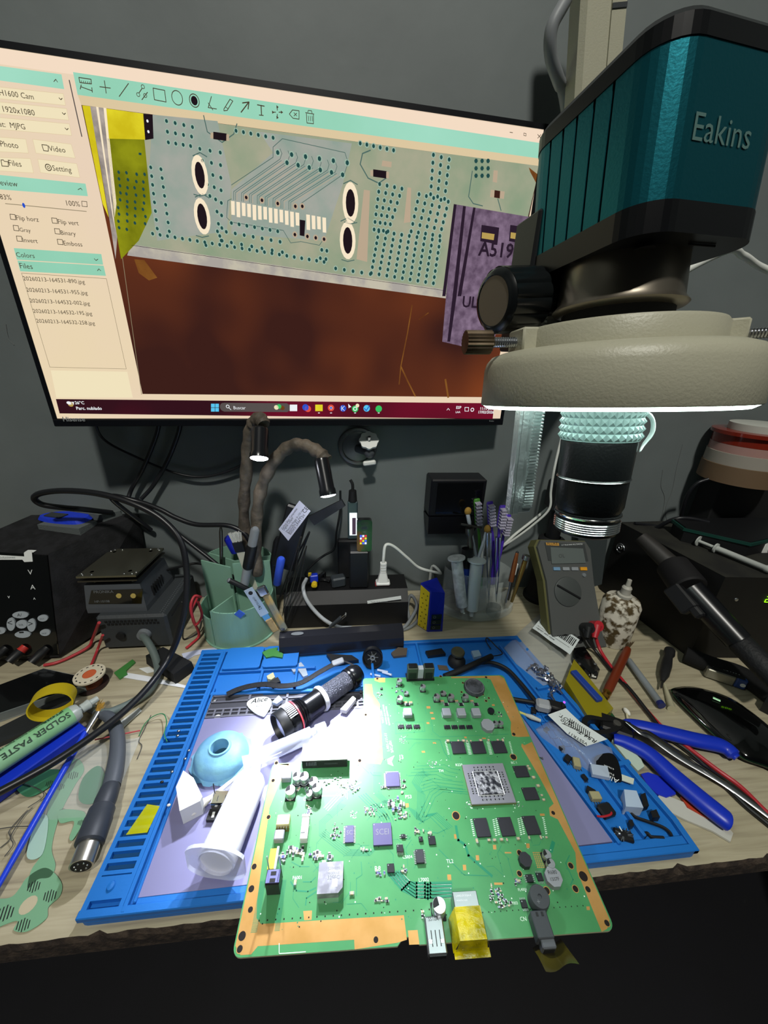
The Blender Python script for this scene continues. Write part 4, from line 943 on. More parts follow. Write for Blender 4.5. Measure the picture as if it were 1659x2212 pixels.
# tall socket with two long pins
u, v = B(591, 1926, 0); u2 = B(591, 1895, 11)[0]; gg = G(); v = B(591, 1895, 13)[1]
gg.box((u2, v, H0+6.5), (9, 7.6, 13), 0, b=.3); gg.box((u2, v+.4, H0+13.2), (8.6, 6.8, .8), 1)
for yy in (-1.8, 1.8): gg.box((u2, v+yy, H0+13.5), (3.6, 2, .5), 2)
comp('fan_connector', gg, [dk, mat('socket_blue', '#6d6fa8', .5), blackm])
for s_ in (-1, 1):
    gg = G(); gg.box((u2+s_*4, v+5.5, H0+13), (.7, .8, 26), 0); comp('tall_pin', gg, [lead])
# HDMI style port, network jack, optical port, power button block
u, v = B(940, 2012, 5); gg = G(); gg.box((u, v-1.5, H0+2.6), (11.6, 17, 5.4), 0, b=.8); gg.box((u, v-10.1, H0+2.7), (10, .4, 3.8), 1)
for s_ in (-1, 0, 1): gg.box((u+s_*2.6, v-3, H0+5.4), (.5, 7, .12), 1)
for s_ in (-1, 1): gg.box((u+s_*3.6, v-4.4, H0+5.5), (1.8, 1.6, .2), 2)
gg.text('SS10A', (u-3.4, v+4.6, H0+5.37), (1, 0, 0), (0, 1, 0), width=6.6, m=1, lift=0); comp('usb_port', gg, [mat('port_steel', '#9b9ea2', .3, .9), dk, chrome])
u, v = B(1012, 1975, 11); gg = G(); jx, jy = u, v
gg.box((u, v, H0+5.8), (16, 22, 11.4), 0, b=.4); gg.box((u+1, v-11.1, H0+5.6), (11.6, .6, 7.2), 1); gg.box((u+1, v-10.9, H0+9.4), (4, .8, 2), 1)
for i in range(8): gg.box((u-2.6+i*1.1, v-11.6, H0+6.5), (.5, .6, 3.4), 2)
for i, s_ in enumerate(('LA4G-D13GA-R', 'MORTRONIX')): gg.text(s_, (u-6, v+8.2-i*2.2, H0+11.55), (1, 0, 0), (0, 1, 0), width=10-i*3, m=3, lift=0)
comp('network_jack', gg, [mat('port_steel', '#9b9ea2', .3, .9), dk, brass, inkw])
filmy = mat('amber_tape', '#d6c400', .12, alpha=.7, mix='#9c9200', mscale=90, bump=.8, bscale=70)
gg = G(); gg.box((u, v-4, H0+11.75), (16.6, 15, .15), 0)
for s_ in (-1, 1):
    gg.add([(u+s_*8.3, v-11.6, H0+11.8), (u+s_*8.3, v+3.4, H0+11.8), (u+s_*11.5, v+2, H0+.3), (u+s_*11.5, v-13, H0+.3)], [(0, 1, 2, 3)], 0)
gg.add([(u-8.3, v-11.6, H0+11.8), (u+8.3, v-11.6, H0+11.8), (u+9.8, v-12.6, H0+1), (u-9.8, v-12.6, H0+1)], [(0, 1, 2, 3)], 0); gg.box((u, v-13.5, H0+.4), (22, 4, .2), 0)
comp('yellow_tape', gg, [filmy])
u, v = B(1172, 1996, 8); gg = G(); gg.box((u-.3, v, H0+4.2), (10.4, 12.6, 8.4), 0, b=.5); gg.box((u+.4, v-7.6, H0+3.6), (8.8, 5, 7), 1, b=.6); gg.box((u+.4, v-10.2, H0+3.7), (6.6, .4, 5), 2)
for s_ in (-1, 1): gg.box((u+s_*1.7, v+4.4, H0+8.45), (1.5, 2, .3), 2)
comp('optical_port', gg, [mat('port_grey', '#3b3f44', .5), mat('port_grey_light', '#52565c', .5), mat('port_dark', '#1a1b1e', .5)])
# twin audio video block at the back edge
u, v = B(908, 1452, 8); gg = G(); gg.box((u, v, H0+.8), (31, 10, 1.6), 0)
for s_ in (-1, 1):
    gg.box((u+s_*9, v, H0+9.4), (11.5, 8, 15.6), 1, b=.6); gg.box((u+s_*9, v-3.9, H0+7), (8, .8, 8), 0); gg.box((u+s_*9, v, H0+17.6), (9, 6, 1.2), 0)
gg.box((u, v+.4, H0+8), (6, 6, 13), 2); comp('front_usb_block', gg, [dk, mat('block_olive', '#39443a', .45), mat('clear_plug', '#a9b1b8', .3)])
# small passives: the largest as parts, the rest as one
smd = []
cl = [(643, 1841, 14, 10), (685, 1845, 14, 9), (714, 1852, 5, 4), (628, 1838, 5, 5), (614, 1850, 6, 14), (852, 1738, 16, 12), (868, 1762, 16, 10), (800, 1750, 14, 10), (724, 1800, 10, 14), (840, 1698, 14, 4), (872, 1700, 6, 10), (1090, 1950, 16, 12), (1075, 1930, 8, 10), (1060, 1920, 4, 26), (872, 1880, 6, 8), (820, 1885, 8, 6), (900, 1795, 8, 6), (930, 1800, 8, 3), (720, 1690, 20, 10), (650, 1705, 20, 6), (668, 1760, 8, 14), (820, 1500, 10, 6), (858, 1490, 10, 8), (1076, 1545, 6, 6), (820, 1945, 16, 5), (1117, 1905, 6, 6), (790, 1835, 8, 4), (912, 1985, 3, 22), (760, 1700, 14, 14)]
for cx, cy, sx, sy in cl:
    for k in range(int(5+sx*sy/14)): smd.append((random.gauss(cx, sx*.55), random.gauss(cy, sy*.55)))
for x, y in ((1030, 1817), (1056, 1815), (1068, 1815), (1083, 1814), (1095, 1814), (1119, 1812), (1143, 1810), (1168, 1809), (1180, 1809), (1001, 1601), (990, 1601), (967, 1601), (1009, 1601), (1017, 1601), (1038, 1600), (1055, 1599), (1075, 1599), (1086, 1600), (1140, 1655), (1143, 1661), (1152, 1680), (1162, 1698), (1170, 1718), (1174, 1728), (700, 1862), (760, 1930), (638, 1906), (1240, 1960)): smd.insert(0, (x, y))
cm_ = [mat('passive_dark', '#1c1e22', .4), mat('passive_tan', '#b3a684', .5), mat('passive_blue', '#4a4d84', .5)]
rest = G(); nparts = 0; protos = []
for k in range(3):
    gg = G(); gg.box((0, 0, .55), (1.5, 1.2, 1.0), 0); gg.box((-.95, 0, .56), (.5, 1.25, 1.05), 1); gg.box((.95, 0, .56), (.5, 1.25, 1.05), 1)
    protos.append((gg, cm_[k]))
meshes = []
for x, y in smd:
    u, v = B(x, y, .5)
    if u < 8 or u > BWd-10 or v < 12 or v > BD-6 or (u < NX+2 and v > NY-2): continue
    if abs(u-jx) < 12 and abs(v-jy) < 15: continue
    k = random.choice((0, 0, 1, 1, 2)) if nparts > 30 else 1; rz = random.choice((0, 90))
    if nparts < 96:
        if len(meshes) < 3 and not any(q[1] == k for q in meshes):
            o = comp('surface_mount_part', protos[k][0], [protos[k][1], tin]); meshes.append((o, k))
        else:
            o = next((q[0] for q in meshes if q[1] == k), None)
            if o is None: continue
            o = o.copy(); COL.objects.link(o); o.parent = pcb
        o.location = Vector((u, v, H0))*MM; o.rotation_euler = (0, 0, math.radians(rz)); s_ = random.uniform(.8, 1.5); o.scale = (s_, s_, s_); nparts += 1
    else:
        X = tr(u, v, H0) @ rot(0, 0, rz) @ Matrix.Scale(random.uniform(.5, .95), 4)
        rest.box((0, 0, .55), (1.5, 1.2, 1.0), k, X=X); rest.box((-.95, 0, .56), (.5, 1.25, 1.05), 3, X=X); rest.box((.95, 0, .56), (.5, 1.25, 1.05), 3, X=X)
o = comp('tiny_surface_mount_parts', rest, cm_+[tin]); o['kind'] = 'stuff'
gg = G()
for u, v in ((20, 60), (60, 90), (120, 60), (190, 70), (130, 180), (200, 190), (30, 40)): gg.box((u, v, -6.6), (10, 6, 13.2), 0)
for i, (u, v) in enumerate(((20, 60), (60, 90), (120, 60), (190, 70), (130, 180))):
    gg = G(); gg.box((u, v, -7), (10, 6, 14), 0); comp('underside_connector', gg, [dk])
# ================================================================== left side of the bench
# ---- bench power supply
psu = thing('power_supply', 'large black bench power supply with grey keypad at the left edge', 'power supply', (-400, 440, 0))
FBR, FBL = Vector((-350, 385, 4)), Vector((-465, 385, 4)); FTR = V(106, 1196, 420); FTL = Vector((FTR.x-119, FTR.y, FTR.z))
BTR = V(300, 1110, 500); BTL = Vector((BTR.x-135, BTR.y, BTR.z)); BBR = Vector((-292, 500, 4)); BBL = Vector((-440, 500, 4))
g = G(); hexa(g, [FBL, FBR, BBR, BBL], [FTL, FTR, BTR, BTL]); g.build('case', mat('psu_case', '#111113', .6, bump=.2, bscale=500, mix='#1d1d20', mscale=80), psu)
g = G(); hit, FM = face_of(FBL, FBR-FBL, FTL-FBL); P_ = [hit(x, y) for x, y in ((-30, 1190), (104, 1199), (128, 1412), (-30, 1420))]
g.prism(P_, .2, 2, 0, FM); fp = g.build('front_panel', gloss, psu)
gk = mat('keypad_grey', '#9ea6ad', .5)
def onface(pts, z0, z1, m, gg): gg.prism([hit(x, y) for x, y in pts], z0, z1, m, FM)
for i, (x, y, rx, ry, s_) in enumerate(((49, 1326, 17, 7, 'A/'), (54, 1368, 17, 7, '-'), (29, 1346, 9, 14, '<'), (73, 1348, 9, 14, '>'), (52, 1346, 12, 9, 'V/A'), (97, 1333, 11, 7, 'OUT'), (102, 1364, 11, 7, 'OCP'), (5, 1360, 12, 7, 'OK'))):
    gg = G(); onface([(x+rx*math.cos(t*PI/8), y+ry*math.sin(t*PI/8)) for t in range(16)], 2, 3.6, 0, gg)
    a_, b_ = hit(x-6, y+3); gg.text(s_, FM @ Vector((a_, b_, 3.65)), FM.col[0][:3], FM.col[1][:3], width=min(rx, 9)*.55, m=1, lift=0); gg.build('button', [gk, ink], fp)
gg = G()
for s_, x, y, w_ in (('V', 64, 1240, 5), ('A', 69, 1272, 5.4), ('v', 20, 1291, 2.6), ('A', 75, 1294, 2.6)):
    a_, b_ = hit(x, y); gg.text(s_, FM @ Vector((a_, b_, 2.1)), FM.col[0][:3], FM.col[1][:3], width=w_, m=0, lift=0)
gg.build('printed_letters', inkw, fp)
gg = G(); onface([(-30, 1196), (56, 1201), (55, 1193), (72, 1190), (74, 1212), (56, 1213), (52, 1208), (-30, 1208)], 2.1, 2.3, 0, gg); a_, b_ = hit(-8, 1206); gg.text('Tech Soluciones', FM @ Vector((a_-4, b_, 2.4)), FM.col[0][:3], FM.col[1][:3], width=26, m=1, lift=0)
gg.add([V(52, 1194, 421)+Vector((0, 0, .4)), V(72, 1194, 421)+Vector((0, 0, .4)), T(95, 1178, FTR.z+.8), T(76, 1178, FTR.z+.8)], [(0, 1, 2, 3)], 0); gg.build('paper_label', [paper, grey], psu)
for i, (x, y, cc) in enumerate(((16, 1398, black), (57, 1396, mat('red_plastic', '#b8322c', .4)), (104, 1398, black))):
    a_, b_ = hit(x, y); p0 = FM @ Vector((a_, b_, 1)); gg = G(); d = Vector((-.42, -.75, -.35)).normalized()
    gg.rod(p0, p0+d*20, [(0, 4.6), (.25, 4.8), (.3, 5.4), (1, 5.2)], 0, 12, ms=[1, 1, 0]); gg.build('binding_post', [black, cc], psu)
g = G(); g.cyl((-335, 403, 84), (-333, 402, 84), 3, 3, 0)
# ---- foam blocks, blue cloth and card on the power supply
fo = mat('grey_foam', '#5a6060', .85, bump=.4, bscale=900); ZP = FTR.z+3
def slab(name, pts, z0, h, m, label, cat, group=None, b=0):
    P_ = TT(pts, z0+h); c = (sum(p[0] for p in P_)/len(P_), sum(p[1] for p in P_)/len(P_), z0)
    g = G(); g.prism(P_, z0, z0+h, 0); o = g.build(name, m, loc=c); return tag(o, label, cat, group)
def ztop(x, y):   # height of the sloping case top
    t = (y-FTR.y)/(BTR.y-FTR.y); return FTR.z*(1-t)+BTR.z*t
zt = ztop(0, 450)
slab('foam_block', [(80, 1133), (170, 1142), (208, 1125), (120, 1118)], zt, 10, fo, 'grey foam block under the blue cloth on the power supply', 'foam')
slab('foam_block', [(150, 1103), (220, 1113), (262, 1103), (185, 1094)], ztop(0, 480)-2, 12, fo, 'grey foam block without anything on it, near the wall', 'foam')
g = G(); P_ = TT(blob([(81, 1119), (100, 1111), (145, 1107), (195, 1113), (193, 1121), (165, 1130), (110, 1127)]), zt+12); g.prism(P_, zt+10, zt+14.5, 0, taper=.9); c = (P_[0][0], P_[0][1], zt+10); tag(g.build('blue_cloth', mat('blue_cloth', '#1838c8', .6, bump=.5, bscale=120), loc=c), 'folded bright blue cloth lying on the grey foam block', 'cloth')
slab('memory_card', [(94, 1113), (128, 1118), (147, 1110), (112, 1106)], zt+14.5, 1.6, dgrey, 'small dark memory card on top of the blue cloth', 'memory card')
# ---- soldering station with heating plate on it
stn = thing('soldering_station', 'dark grey soldering station box under the heating plate', 'soldering station', (-260, 430, 0))
q0, q1 = T(235, 1402, 0), T(368, 1412, 0); qb = T(440, 1227, 52); zs = 52
x0, x1 = -304, -222; yb = 490
g = G(); g.box(((x0+x1)/2, (396+yb)/2, 28), (x1-x0, yb-396, 50), b=3); stb = g.build('case', mat('station_case', '#34383b', .55, bump=.15, bscale=400), stn)
g = G()
for r_ in range(2):
    for i in range(14): g.box((-292+i*4.4+r_*2, 395.6, 46-r_*4), (2.8, 1, 2.4), 0)
g.build('front_vents', blackm, stb)
g = G()
for i in range(24): g.lathe([(.01, 53.1), (.6, 53.1)], 0, 6, tr(-227, 400+i*3.6, 0)); g.lathe([(.01, 53.1), (.6, 53.1)], 0, 6, tr(-230.5, 402+i*3.6, 0))
g.build('top_dots', grey, stb)
c = V(312, 1370, 395); g = G(); g.cyl(c+Vector((0, 1, 0)), c-Vector((0, 4, 0)), 8, 7.4, 0); g.build('socket', grey, stn)
c2 = V(262, 1372, 395); g = G(); g.cyl(c2, c2-Vector((0, 3, 0)), 5, 5, 0); g.build('knob', blackm, stn)
cable('iron_cable', [c-Vector((0, 4, 0)), V(318, 1385, 382), T(332, 1410, 18), T(341, 1440, 10), T(338, 1465, 8), T(322, 1492, 7), T(290, 1515, 7), T(255, 1532, 8), T(228, 1540, 10), T(205, 1532, 8), T(192, 1528, 6)], 4.2, mat('sage_cable', '#5f6b68', .5), 'grey-green soldering iron cable curving from the station')
hp = thing('heating_plate', 'small heating plate with metal tray top and two yellow buttons', 'heating plate', (-280, 420, 53))
g = G(); a0, a1 = T(192, 1322, 53.5), T(309, 1325, 53.5); fy = a0.y-2
X0_, X1_ = a0.x, a1.x+3; hz = V(201, 1267, fy).z
D_ = 68
g.add([(X0_, fy, 53.2), (X1_, fy, 53.2), (X1_+4, fy+D_, 53.2), (X0_, fy+D_, 53.2), (X0_, fy, 60), (X1_, fy, 60), (X1_+4, fy+D_, 60), (X0_, fy+D_, 60), (X0_+4, fy+3, hz), (X1_-2, fy+3, hz), (X1_, fy+D_-3, hz), (X0_+4, fy+D_-3, hz)],
      [(3, 2, 1, 0), (0, 1, 5, 4), (1, 2, 6, 5), (2, 3, 7, 6), (3, 0, 4, 7), (4, 5, 9, 8), (5, 6, 10, 9), (6, 7, 11, 10), (7, 4, 8, 11), (8, 9, 10, 11)], 0)
for i in range(6):
    y_ = fy+20+i*5; g.box((X1_+1.2, y_, 70), (2.4, 1.4, 14), 1)
hb = g.build('body', [mat('plate_body_grey', '#4d5156', .5), blackm], hp)
hit2, HM = face_of((X0_, fy, 60), (1, 0, 0), (4, 3, hz-60) if False else (0, 3, hz-60))
g = G(); g.prism([hit2(x, y) for x, y in ((198, 1275), (309, 1272), (306, 1303), (192, 1304))], .1, .8, 0, HM); pnl = g.build('front_panel', gloss, hb)
for x in (258, 289):
    gg = G(); a_, b_ = hit2(x, 1286); gg.lathe([(3.1, .8), (3, 1.8), (.01, 1.9)], 0, 18, HM @ tr(a_, b_, 0)); gg.build('button', mat('button_yellow', '#b9a45a', .4), hb)
gg = G(); a_, b_ = hit2(204, 1281); gg.text('PRONIKA', HM @ Vector((a_, b_, .9)), (1, 0, 0), HM.col[1][:3], width=22, m=0, lift=0); a_, b_ = hit2(206, 1301); gg.text('HP-1010B', HM @ Vector((a_, b_, .9)), (1, 0, 0), HM.col[1][:3], width=17, m=0, lift=0); gg.build('printed_letters', grey, pnl)
th = V(195, 1240, fy+3).z
g = G()
Q = [(X0_+2, fy-2), (X1_-1, fy-2), (X1_+3, fy+D_-4), (X0_+6, fy+D_-4)]
for px_, py_ in ((X0_+14, fy+8), (X1_-12, fy+8), (X1_-10, fy+D_-12), (X0_+14, fy+D_-12)): g.cyl((px_, py_, hz-1), (px_, py_, th), 2.2, 2.2, 0, 8)
g.prism(Q, th-8, th-6.4, 0); g.build('lower_plate', dsteel, hp)
g = G(); g.prism(Q, th-2.5, th, 0); tp = g.build('tray', mat('tray_metal', '#7b7a6c', .25, .85), hp)
g = G()
for k in range(4):
    for t in (.05, .2, .8, .95):
        a = Vector(Q[k]+(0,)); b_ = Vector(Q[(k+1) % 4]+(0,)); p = a+(b_-a)*t; p = p+(Vector((X0_+42, fy+33, 0))-p).normalized()*4
        if t in (.05, .95) or k % 2 == 0: g.ell((p.x, p.y, th), (1.5, 1.5, 1.2), 0, 8)
g.build('rivets', chrome, tp)
cable('thin_cable', [(X1_+3, fy+60, 75), (X1_+25, fy+58, 82), (X1_+45, fy+60, 84), (X1_+62, fy+66, 70), (X1_+64, 470, 20)], 1.6, black, 'thin black cable leaving the heating plate behind the thick loop')
# ---- thick black cable loops
bc = mat('black_cable', '#16171b', .38)
cable('black_cable', [T(-60, 1740, 18), T(0, 1710, 18), T(110, 1650, 20), T(200, 1590, 22), T(270, 1535, 24), T(325, 1478, 28), V(365, 1420, 345), V(388, 1365, 355), V(401, 1300, 368), V(403, 1230, 384), V(388, 1165, 396), V(345, 1118, 406), V(280, 1085, 412), V(210, 1066, 420), V(140, 1060, 430), V(90, 1065, 440), V(74, 1076, 446), V(92, 1090, 452), V(140, 1097, 456), V(178, 1100, 462), Vector((-310, 490, 150))], 3.4, bc, 'thick black cable looping over the power supply and across the bench')
cable('black_cable', [Vector((-270, 497, 120)), V(240, 1075, 470), V(300, 1084, 470), V(345, 1100, 465), V(380, 1118, 460), V(425, 1133, 455), V(490, 1135, 448), V(525, 1150, 444), V(545, 1175, 440)], 3, bc, 'black cable sagging towards the green pencil holder')
cable('black_cable', [V(240, 1078, 480), V(300, 1082, 478), V(345, 1120, 470), V(400, 1165, 462), V(445, 1200, 452), V(485, 1232, 444), V(520, 1260, 436)], 2.6, bc, 'straight black cable slanting down behind the green pencil holder')
for i, (P_, l_) in enumerate((([V(392, 900, 488), V(384, 940, 490), V(360, 1000, 492), V(330, 1050, 492), V(305, 1078, 486)], 'black cable dropping from the monitor, right of its twin'), ([V(345, 900, 490), V(338, 940, 492), V(310, 1010, 494), V(285, 1055, 494), V(276, 1080, 488)], 'black cable dropping from the monitor, left of its twin'), ([V(200, 900, 484), V(225, 950, 492), V(300, 990, 494), V(380, 1022, 495), V(440, 1030, 495), V(500, 1015, 494), V(545, 990, 492)], 'thin black cable hanging in a curve under the monitor'))):
    cable('monitor_cable', P_, (2.6, 2.6, 1.6)[i], bc, l_)
# ---- red and black test leads lying by the power supply
rw = mat('red_wire', '#b03038', .4)
cable('red_wire', [V(214, 1345, 388), T(200, 1380, 10), T(190, 1398, 5), T(150, 1420, 3), T(120, 1432, 3), T(95, 1437, 3)], 1.8, rw, 'red wire running from the power supply front along the bench', 'wire')
cable('red_wire', [V(222, 1372, 386), T(212, 1400, 6), T(200, 1430, 3), T(192, 1448, 3)], 1.5, rw, 'short red wire hanging beside the soldering station', 'wire')
cable('red_wire', [V(435, 1290, 412), V(420, 1288, 408), V(412, 1310, 400), V(418, 1340, 400), T(430, 1372, 6), T(412, 1392, 3), T(402, 1400, 3)], 1.7, rw, 'coiled red wire left of the green pencil holder', 'wire')
cable('red_wire', [V(428, 1300, 404), V(436, 1330, 404), V(422, 1350, 402), V(414, 1320, 402), V(426, 1292, 408)], 1.5, rw, 'loop of red wire against the green pencil holder', 'wire')
cable('black_wire', [V(372, 1330, 398), V(392, 1300, 402), V(400, 1330, 398), T(396, 1380, 4), T(428, 1365, 4), T(436, 1340, 14)], 1.0, black, 'thin black wire by the soldering station', 'wire')
# ---- black power adapter
g = G(); P_ = TT([(312, 1418), (352, 1398), (418, 1432), (376, 1462)], 12); g.prism(P_, .3, 14, 0, taper=.93); c = (P_[0][0]+15, P_[0][1], 0)
o = g.build('power_adapter', blackm, loc=c); tag(o, 'black plug adapter lying behind the white ribbon strip', 'adapter')
# ---- phone
ph = thing('phone', 'black glossy phone in a clear case lying at the left edge', 'phone', tuple(T(60, 1480, 0)))
z_ = 12
P_ = TT([(-60, 1560), (182, 1478), (185, 1462), (95, 1442), (-60, 1500)], z_); P2 = P_
g = G(); g.prism(P_, .5, z_-1, 0); g.build('clear_case', mat('case_clear', '#9aa3a3', .15, alpha=.5), ph)
g = G(); cx_ = sum(p[0] for p in P_)/5; cy_ = sum(p[1] for p in P_)/5; g.prism([(cx_+(x-cx_)*.97, cy_+(y-cy_)*.95) for x, y in P_], 2, z_, 0); g.build('screen', gloss, ph)
slab('black_tray', [(-60, 1600), (140, 1500), (160, 1500), (150, 1540), (-60, 1630)], .3, 5, mat('dark_box', '#26292a', .5), 'dark flat plastic tray under the yellow tape ring', 'tray')
# ---- spool of copper wire
spc = T(202, 1480, 0); sp_ = thing('wire_spool', 'white and orange spool of thin copper wire', 'spool', (spc.x, spc.y, 0))
X = tr(spc.x, spc.y, 0)
g = G(); g.lathe([(.01, .2), (15, .2), (15, 2), (.01, 2)], 0, 32, X); g.build('bottom_flange', mat('brown_flange', '#2a1d1a', .5), sp_)
g = G(); g.lathe([(9, 2)]+[(9.2+.35*(i % 2), 2.2+i*.7) for i in range(18)]+[(9, 15)], 0, 32, X); g.build('copper_winding', mat('copper_wire', '#7a4632', .3, .8), sp_)
g = G(); g.lathe([(9, 15), (15, 15), (15, 17), (6.5, 17.2), (6.5, 16.4), (.01, 16.2)], 0, 32, X, ms=[0, 0, 0, 1, 1])
for i in range(14): a = 2*PI*i/14; g.box((spc.x+12.2*math.cos(a), spc.y+12.2*math.sin(a), 17.15), (1.2, 2.2, .1), 2, math.degrees(a))
g.build('top_flange', [mat('flange_cream', '#cfc6b0', .5), mat('flange_orange', '#c4603a', .5), ink], sp_)
# ---- roll of yellow tape standing on edge
yt = mat('yellow_tape_roll', '#c9b21c', .45)
c = T(128, 1548, 0); g = G(); M_ = tr(c.x, c.y, 14.6) @ rot(0, 0, 24) @ rot(78, 0, 0)
n = 36; g.lathe([(14.6, -9), (14.6, 9), (13.6, 9), (13.6, -9), (14.6, -9)], 0, n, M_, sx=1.25)
zmin = min(v.z for v in g.v)
for v_ in g.v: v_.z -= zmin-5.4
o = g.build('tape_ring', yt, loc=(c.x, c.y, 5.4)); tag(o, 'yellow paper tape ring standing beside the phone', 'tape')
# ---- solder paste syringe and blue bar
s0, s1 = T(-70, 1690, 26), T(175, 1532, 22); ss = thing('solder_paste_syringe', 'solder paste syringe with a green printed label lying on the blue bar', 'syringe', tuple(s0))
d = (s1-s0).normalized(); g = G(); Ls = (s1-s0).length
g.rod(s0, s1, [(0, 8.9), (.93, 8.9), (.975, 7.4), (.985, 4), (1.0, 3.8)], 0, 24); g.rod(s1, s1+d*15, [(0, 4.6), (.3, 4.6), (.35, 5), (.5, 5), (.55, 3.4), (1, 3)], 0, 16)
g.build('barrel', mat('syringe_grey', '#a9b1ad', .3), ss)
lm = mat('label_green', '#8fbf98', .4, mix='#6fb06e', mscale=12)
side = d.cross(Vector((0, 0, 1))).normalized(); up_ = side.cross(d)
g = G(); p0 = s0+d*(Ls*.02); p1 = s0+d*(Ls*.9)
M_, L_ = along(p0, p1); vs = []; fs = []; na = 16
for i in range(na+1):
    a = -2.2+4.4*i/na; q = (up_*math.cos(a)+side*math.sin(a))*9.12; vs += [p0+q, p1+q]
g.add(vs, [[2*i, 2*i+1, 2*i+3, 2*i+2] for i in range(na)], 0, True)
lb = g.build('label', [lm], ss)
g = G()
def onrod(s_, t0, width, ang, m, size=None, flip=False):
    a = math.radians(ang); q = (up_*math.cos(a)+side*math.sin(a)); vdir = (up_*-math.sin(a)+side*math.cos(a))
    xd = d if not flip else -d; o_ = s0+d*(Ls*t0)+q*9.2
    tv, tf, w, h = text_mesh(s_, 0, .02); k = width/w
    yd = q.cross(xd)
    pts = []
    for x, y in tv:
        p = o_+xd*(x*k)+yd*(y*k); r_ = p-s0; ax2 = d*r_.dot(d); rad = (r_-ax2).normalized()*9.62; pts.append(s0+ax2+rad)
    g.add(pts, tf, m)
onrod('SOLDER PASTE', .87, 50, 22, 0, flip=True)
onrod('JPT425B', .85, 16, -18, 0, flip=True); onrod('Mechanic Solder Paste 138°C', .66, 36, -18, 0, flip=True)
g.build('label_print', [mat('label_ink', '#1f3a2a', .5)], lb)
g = G(); e0, e1 = T(-70, 1740, 12), T(178, 1568, 10); dd = (e1-e0).normalized(); M_ = frame(e0, e1-e0, (0, 0, 1)); L_ = (e1-e0).length
g.box((L_/2, 0, -4.3), (L_, 17, 14), 0, X=M_, b=1); g.box((L_*.42, -8.7, -4), (1, .4, 13), 0, X=M_); o = g.build('blue_bar', blue, loc=e0); tag(o, 'long glossy blue plastic bar under the solder paste syringe', 'bar')
# ---- blue handled brush
b0, b1 = T(-30, 1960, 6), T(184, 1582, 9); br = thing('flux_brush', 'thin blue-handled brush lying over the clear bag', 'brush', tuple(b0)); db = (b1-b0).normalized()
g = G(); g.rod(b0, b1, [(0, 1.6), (.3, 2.4), (.9, 2.6), (1, 2.2)], 0, 10); g.build('handle', mat('brush_blue', '#1c3fd0', .35), br)
b2 = T(210, 1538, 13); g = G(); g.rod(b1-db*1, b2, [(0, 2.6), (.15, 2.8), (.2, 2.5), (1, 3.2)], 0, 12, sy=.6); g.build('ferrule', steel, br)
g = G()
for i in range(60):
    a = random.uniform(-1, 1); e = b2+db*random.uniform(7, 12)+side*a*5+Vector((random.uniform(-2, 2), random.uniform(-2, 2), random.uniform(-1, 2)))
    g.tube([b2+side*a*2, (b2+side*a*2.6)*.5+e*.5+side*a, e], .22, 0, 4)
o = g.build('bristles', mat('bristle_ochre', '#a8812a', .7), br); o['kind'] = 'stuff'
# ---- soldering iron plug (sleeve and DIN plug)
dp = thing('din_plug', 'grey sleeved cable end with a silver round multi-pin plug on the bench', 'plug', tuple(T(235, 1700, 10)))
g = G(); pts = spline([T(192, 1528, 6), T(215, 1538, 8), T(238, 1552, 10), T(252, 1580, 10), T(254, 1620, 9), T(248, 1665, 9), T(240, 1700, 9)], 5); g.tube(pts, [4.2+min(3, i*.12) for i in range(len(pts))], 0, 14); g.build('sleeve', mat('grey_sleeve', '#4b5058', .5), dp)
c0_, c1_, c2_ = T(240, 1698, 10), T(222, 1745, 11), T(192, 1826, 11)
g = G(); g.rod(c0_, c1_, [(0, 6.6), (.1, 7.4), (.7, 8.2), (1, 7.8)], 0, 20); g.rod(c1_, c2_, [(0, 8.6), (.05, 9.4), (.3, 9.6), (.32, 10), (.95, 10), (1, 8.6)], 0, 24); g.build('plug_body', mat('plug_grey', '#343840', .5), dp)
dpx = (c2_-c1_).normalized(); c3_ = c2_+dpx*13
g = G(); g.rod(c2_-dpx, c3_, [(0, 7.6), (1, 7.6)], 0, 28); g.build('plug_shell', mat('plug_nickel', '#b9b6ae', .3, .9), dp)
g = G(); M_, L_ = along(c3_+dpx*.05, c3_+dpx*2); g.lathe([(.01, 0), (6.6, 0)], 0, 24, M_)
for i in range(7):
    a = 2*PI*i/7; q = M_ @ Vector((4*math.cos(a), 4*math.sin(a), .1)); g.ell(q, (.7, .7, .7), 1, 8)
g.build('pin_face', [blackm, chrome], dp)
# ---- clear zip bag with green film scraps
film = mat('green_film', '#7fb08c', .3, alpha=.75); filmd = mat('green_film_dark', '#3f7a58', .35, alpha=.85)
bagm = mat('bag_plastic', '#dfe6e6', .08, alpha=.16, bump=.6, bscale=45)
def bag(name, pts, z, label, extra=None, n=14, amp=2.5, m=None):
    P_ = [Vector((*p, 0)) for p in TT(pts, z)]
    g = G(); vs = []
    for layer, zz in ((0, .4), (1, z)):
        for j in range(n+1):
            for i in range(n+1):
                u, v = i/n, j/n; p = (P_[0]*(1-u)+P_[1]*u)*(1-v)+(P_[3]*(1-u)+P_[2]*u)*v
                e = min(u, 1-u, v, 1-v)*4; e = min(1, e)
                h_ = .5 if not layer else .8+(zz-1)*e**.5+amp*e*(math.sin(u*9+v*5)*.3+random.uniform(-.35, .35))
                vs.append((p.x, p.y, h_))
    k = (n+1)**2
    fs = [[j*(n+1)+i+o_, j*(n+1)+i+1+o_, (j+1)*(n+1)+i+1+o_, (j+1)*(n+1)+i+o_] for o_ in (0, k) for j in range(n) for i in range(n)]
    g.add(vs, fs, 0, True); o = g.build(name, m or bagm, loc=(P_[0].x, P_[0].y, 0)); return tag(o, label, 'bag')
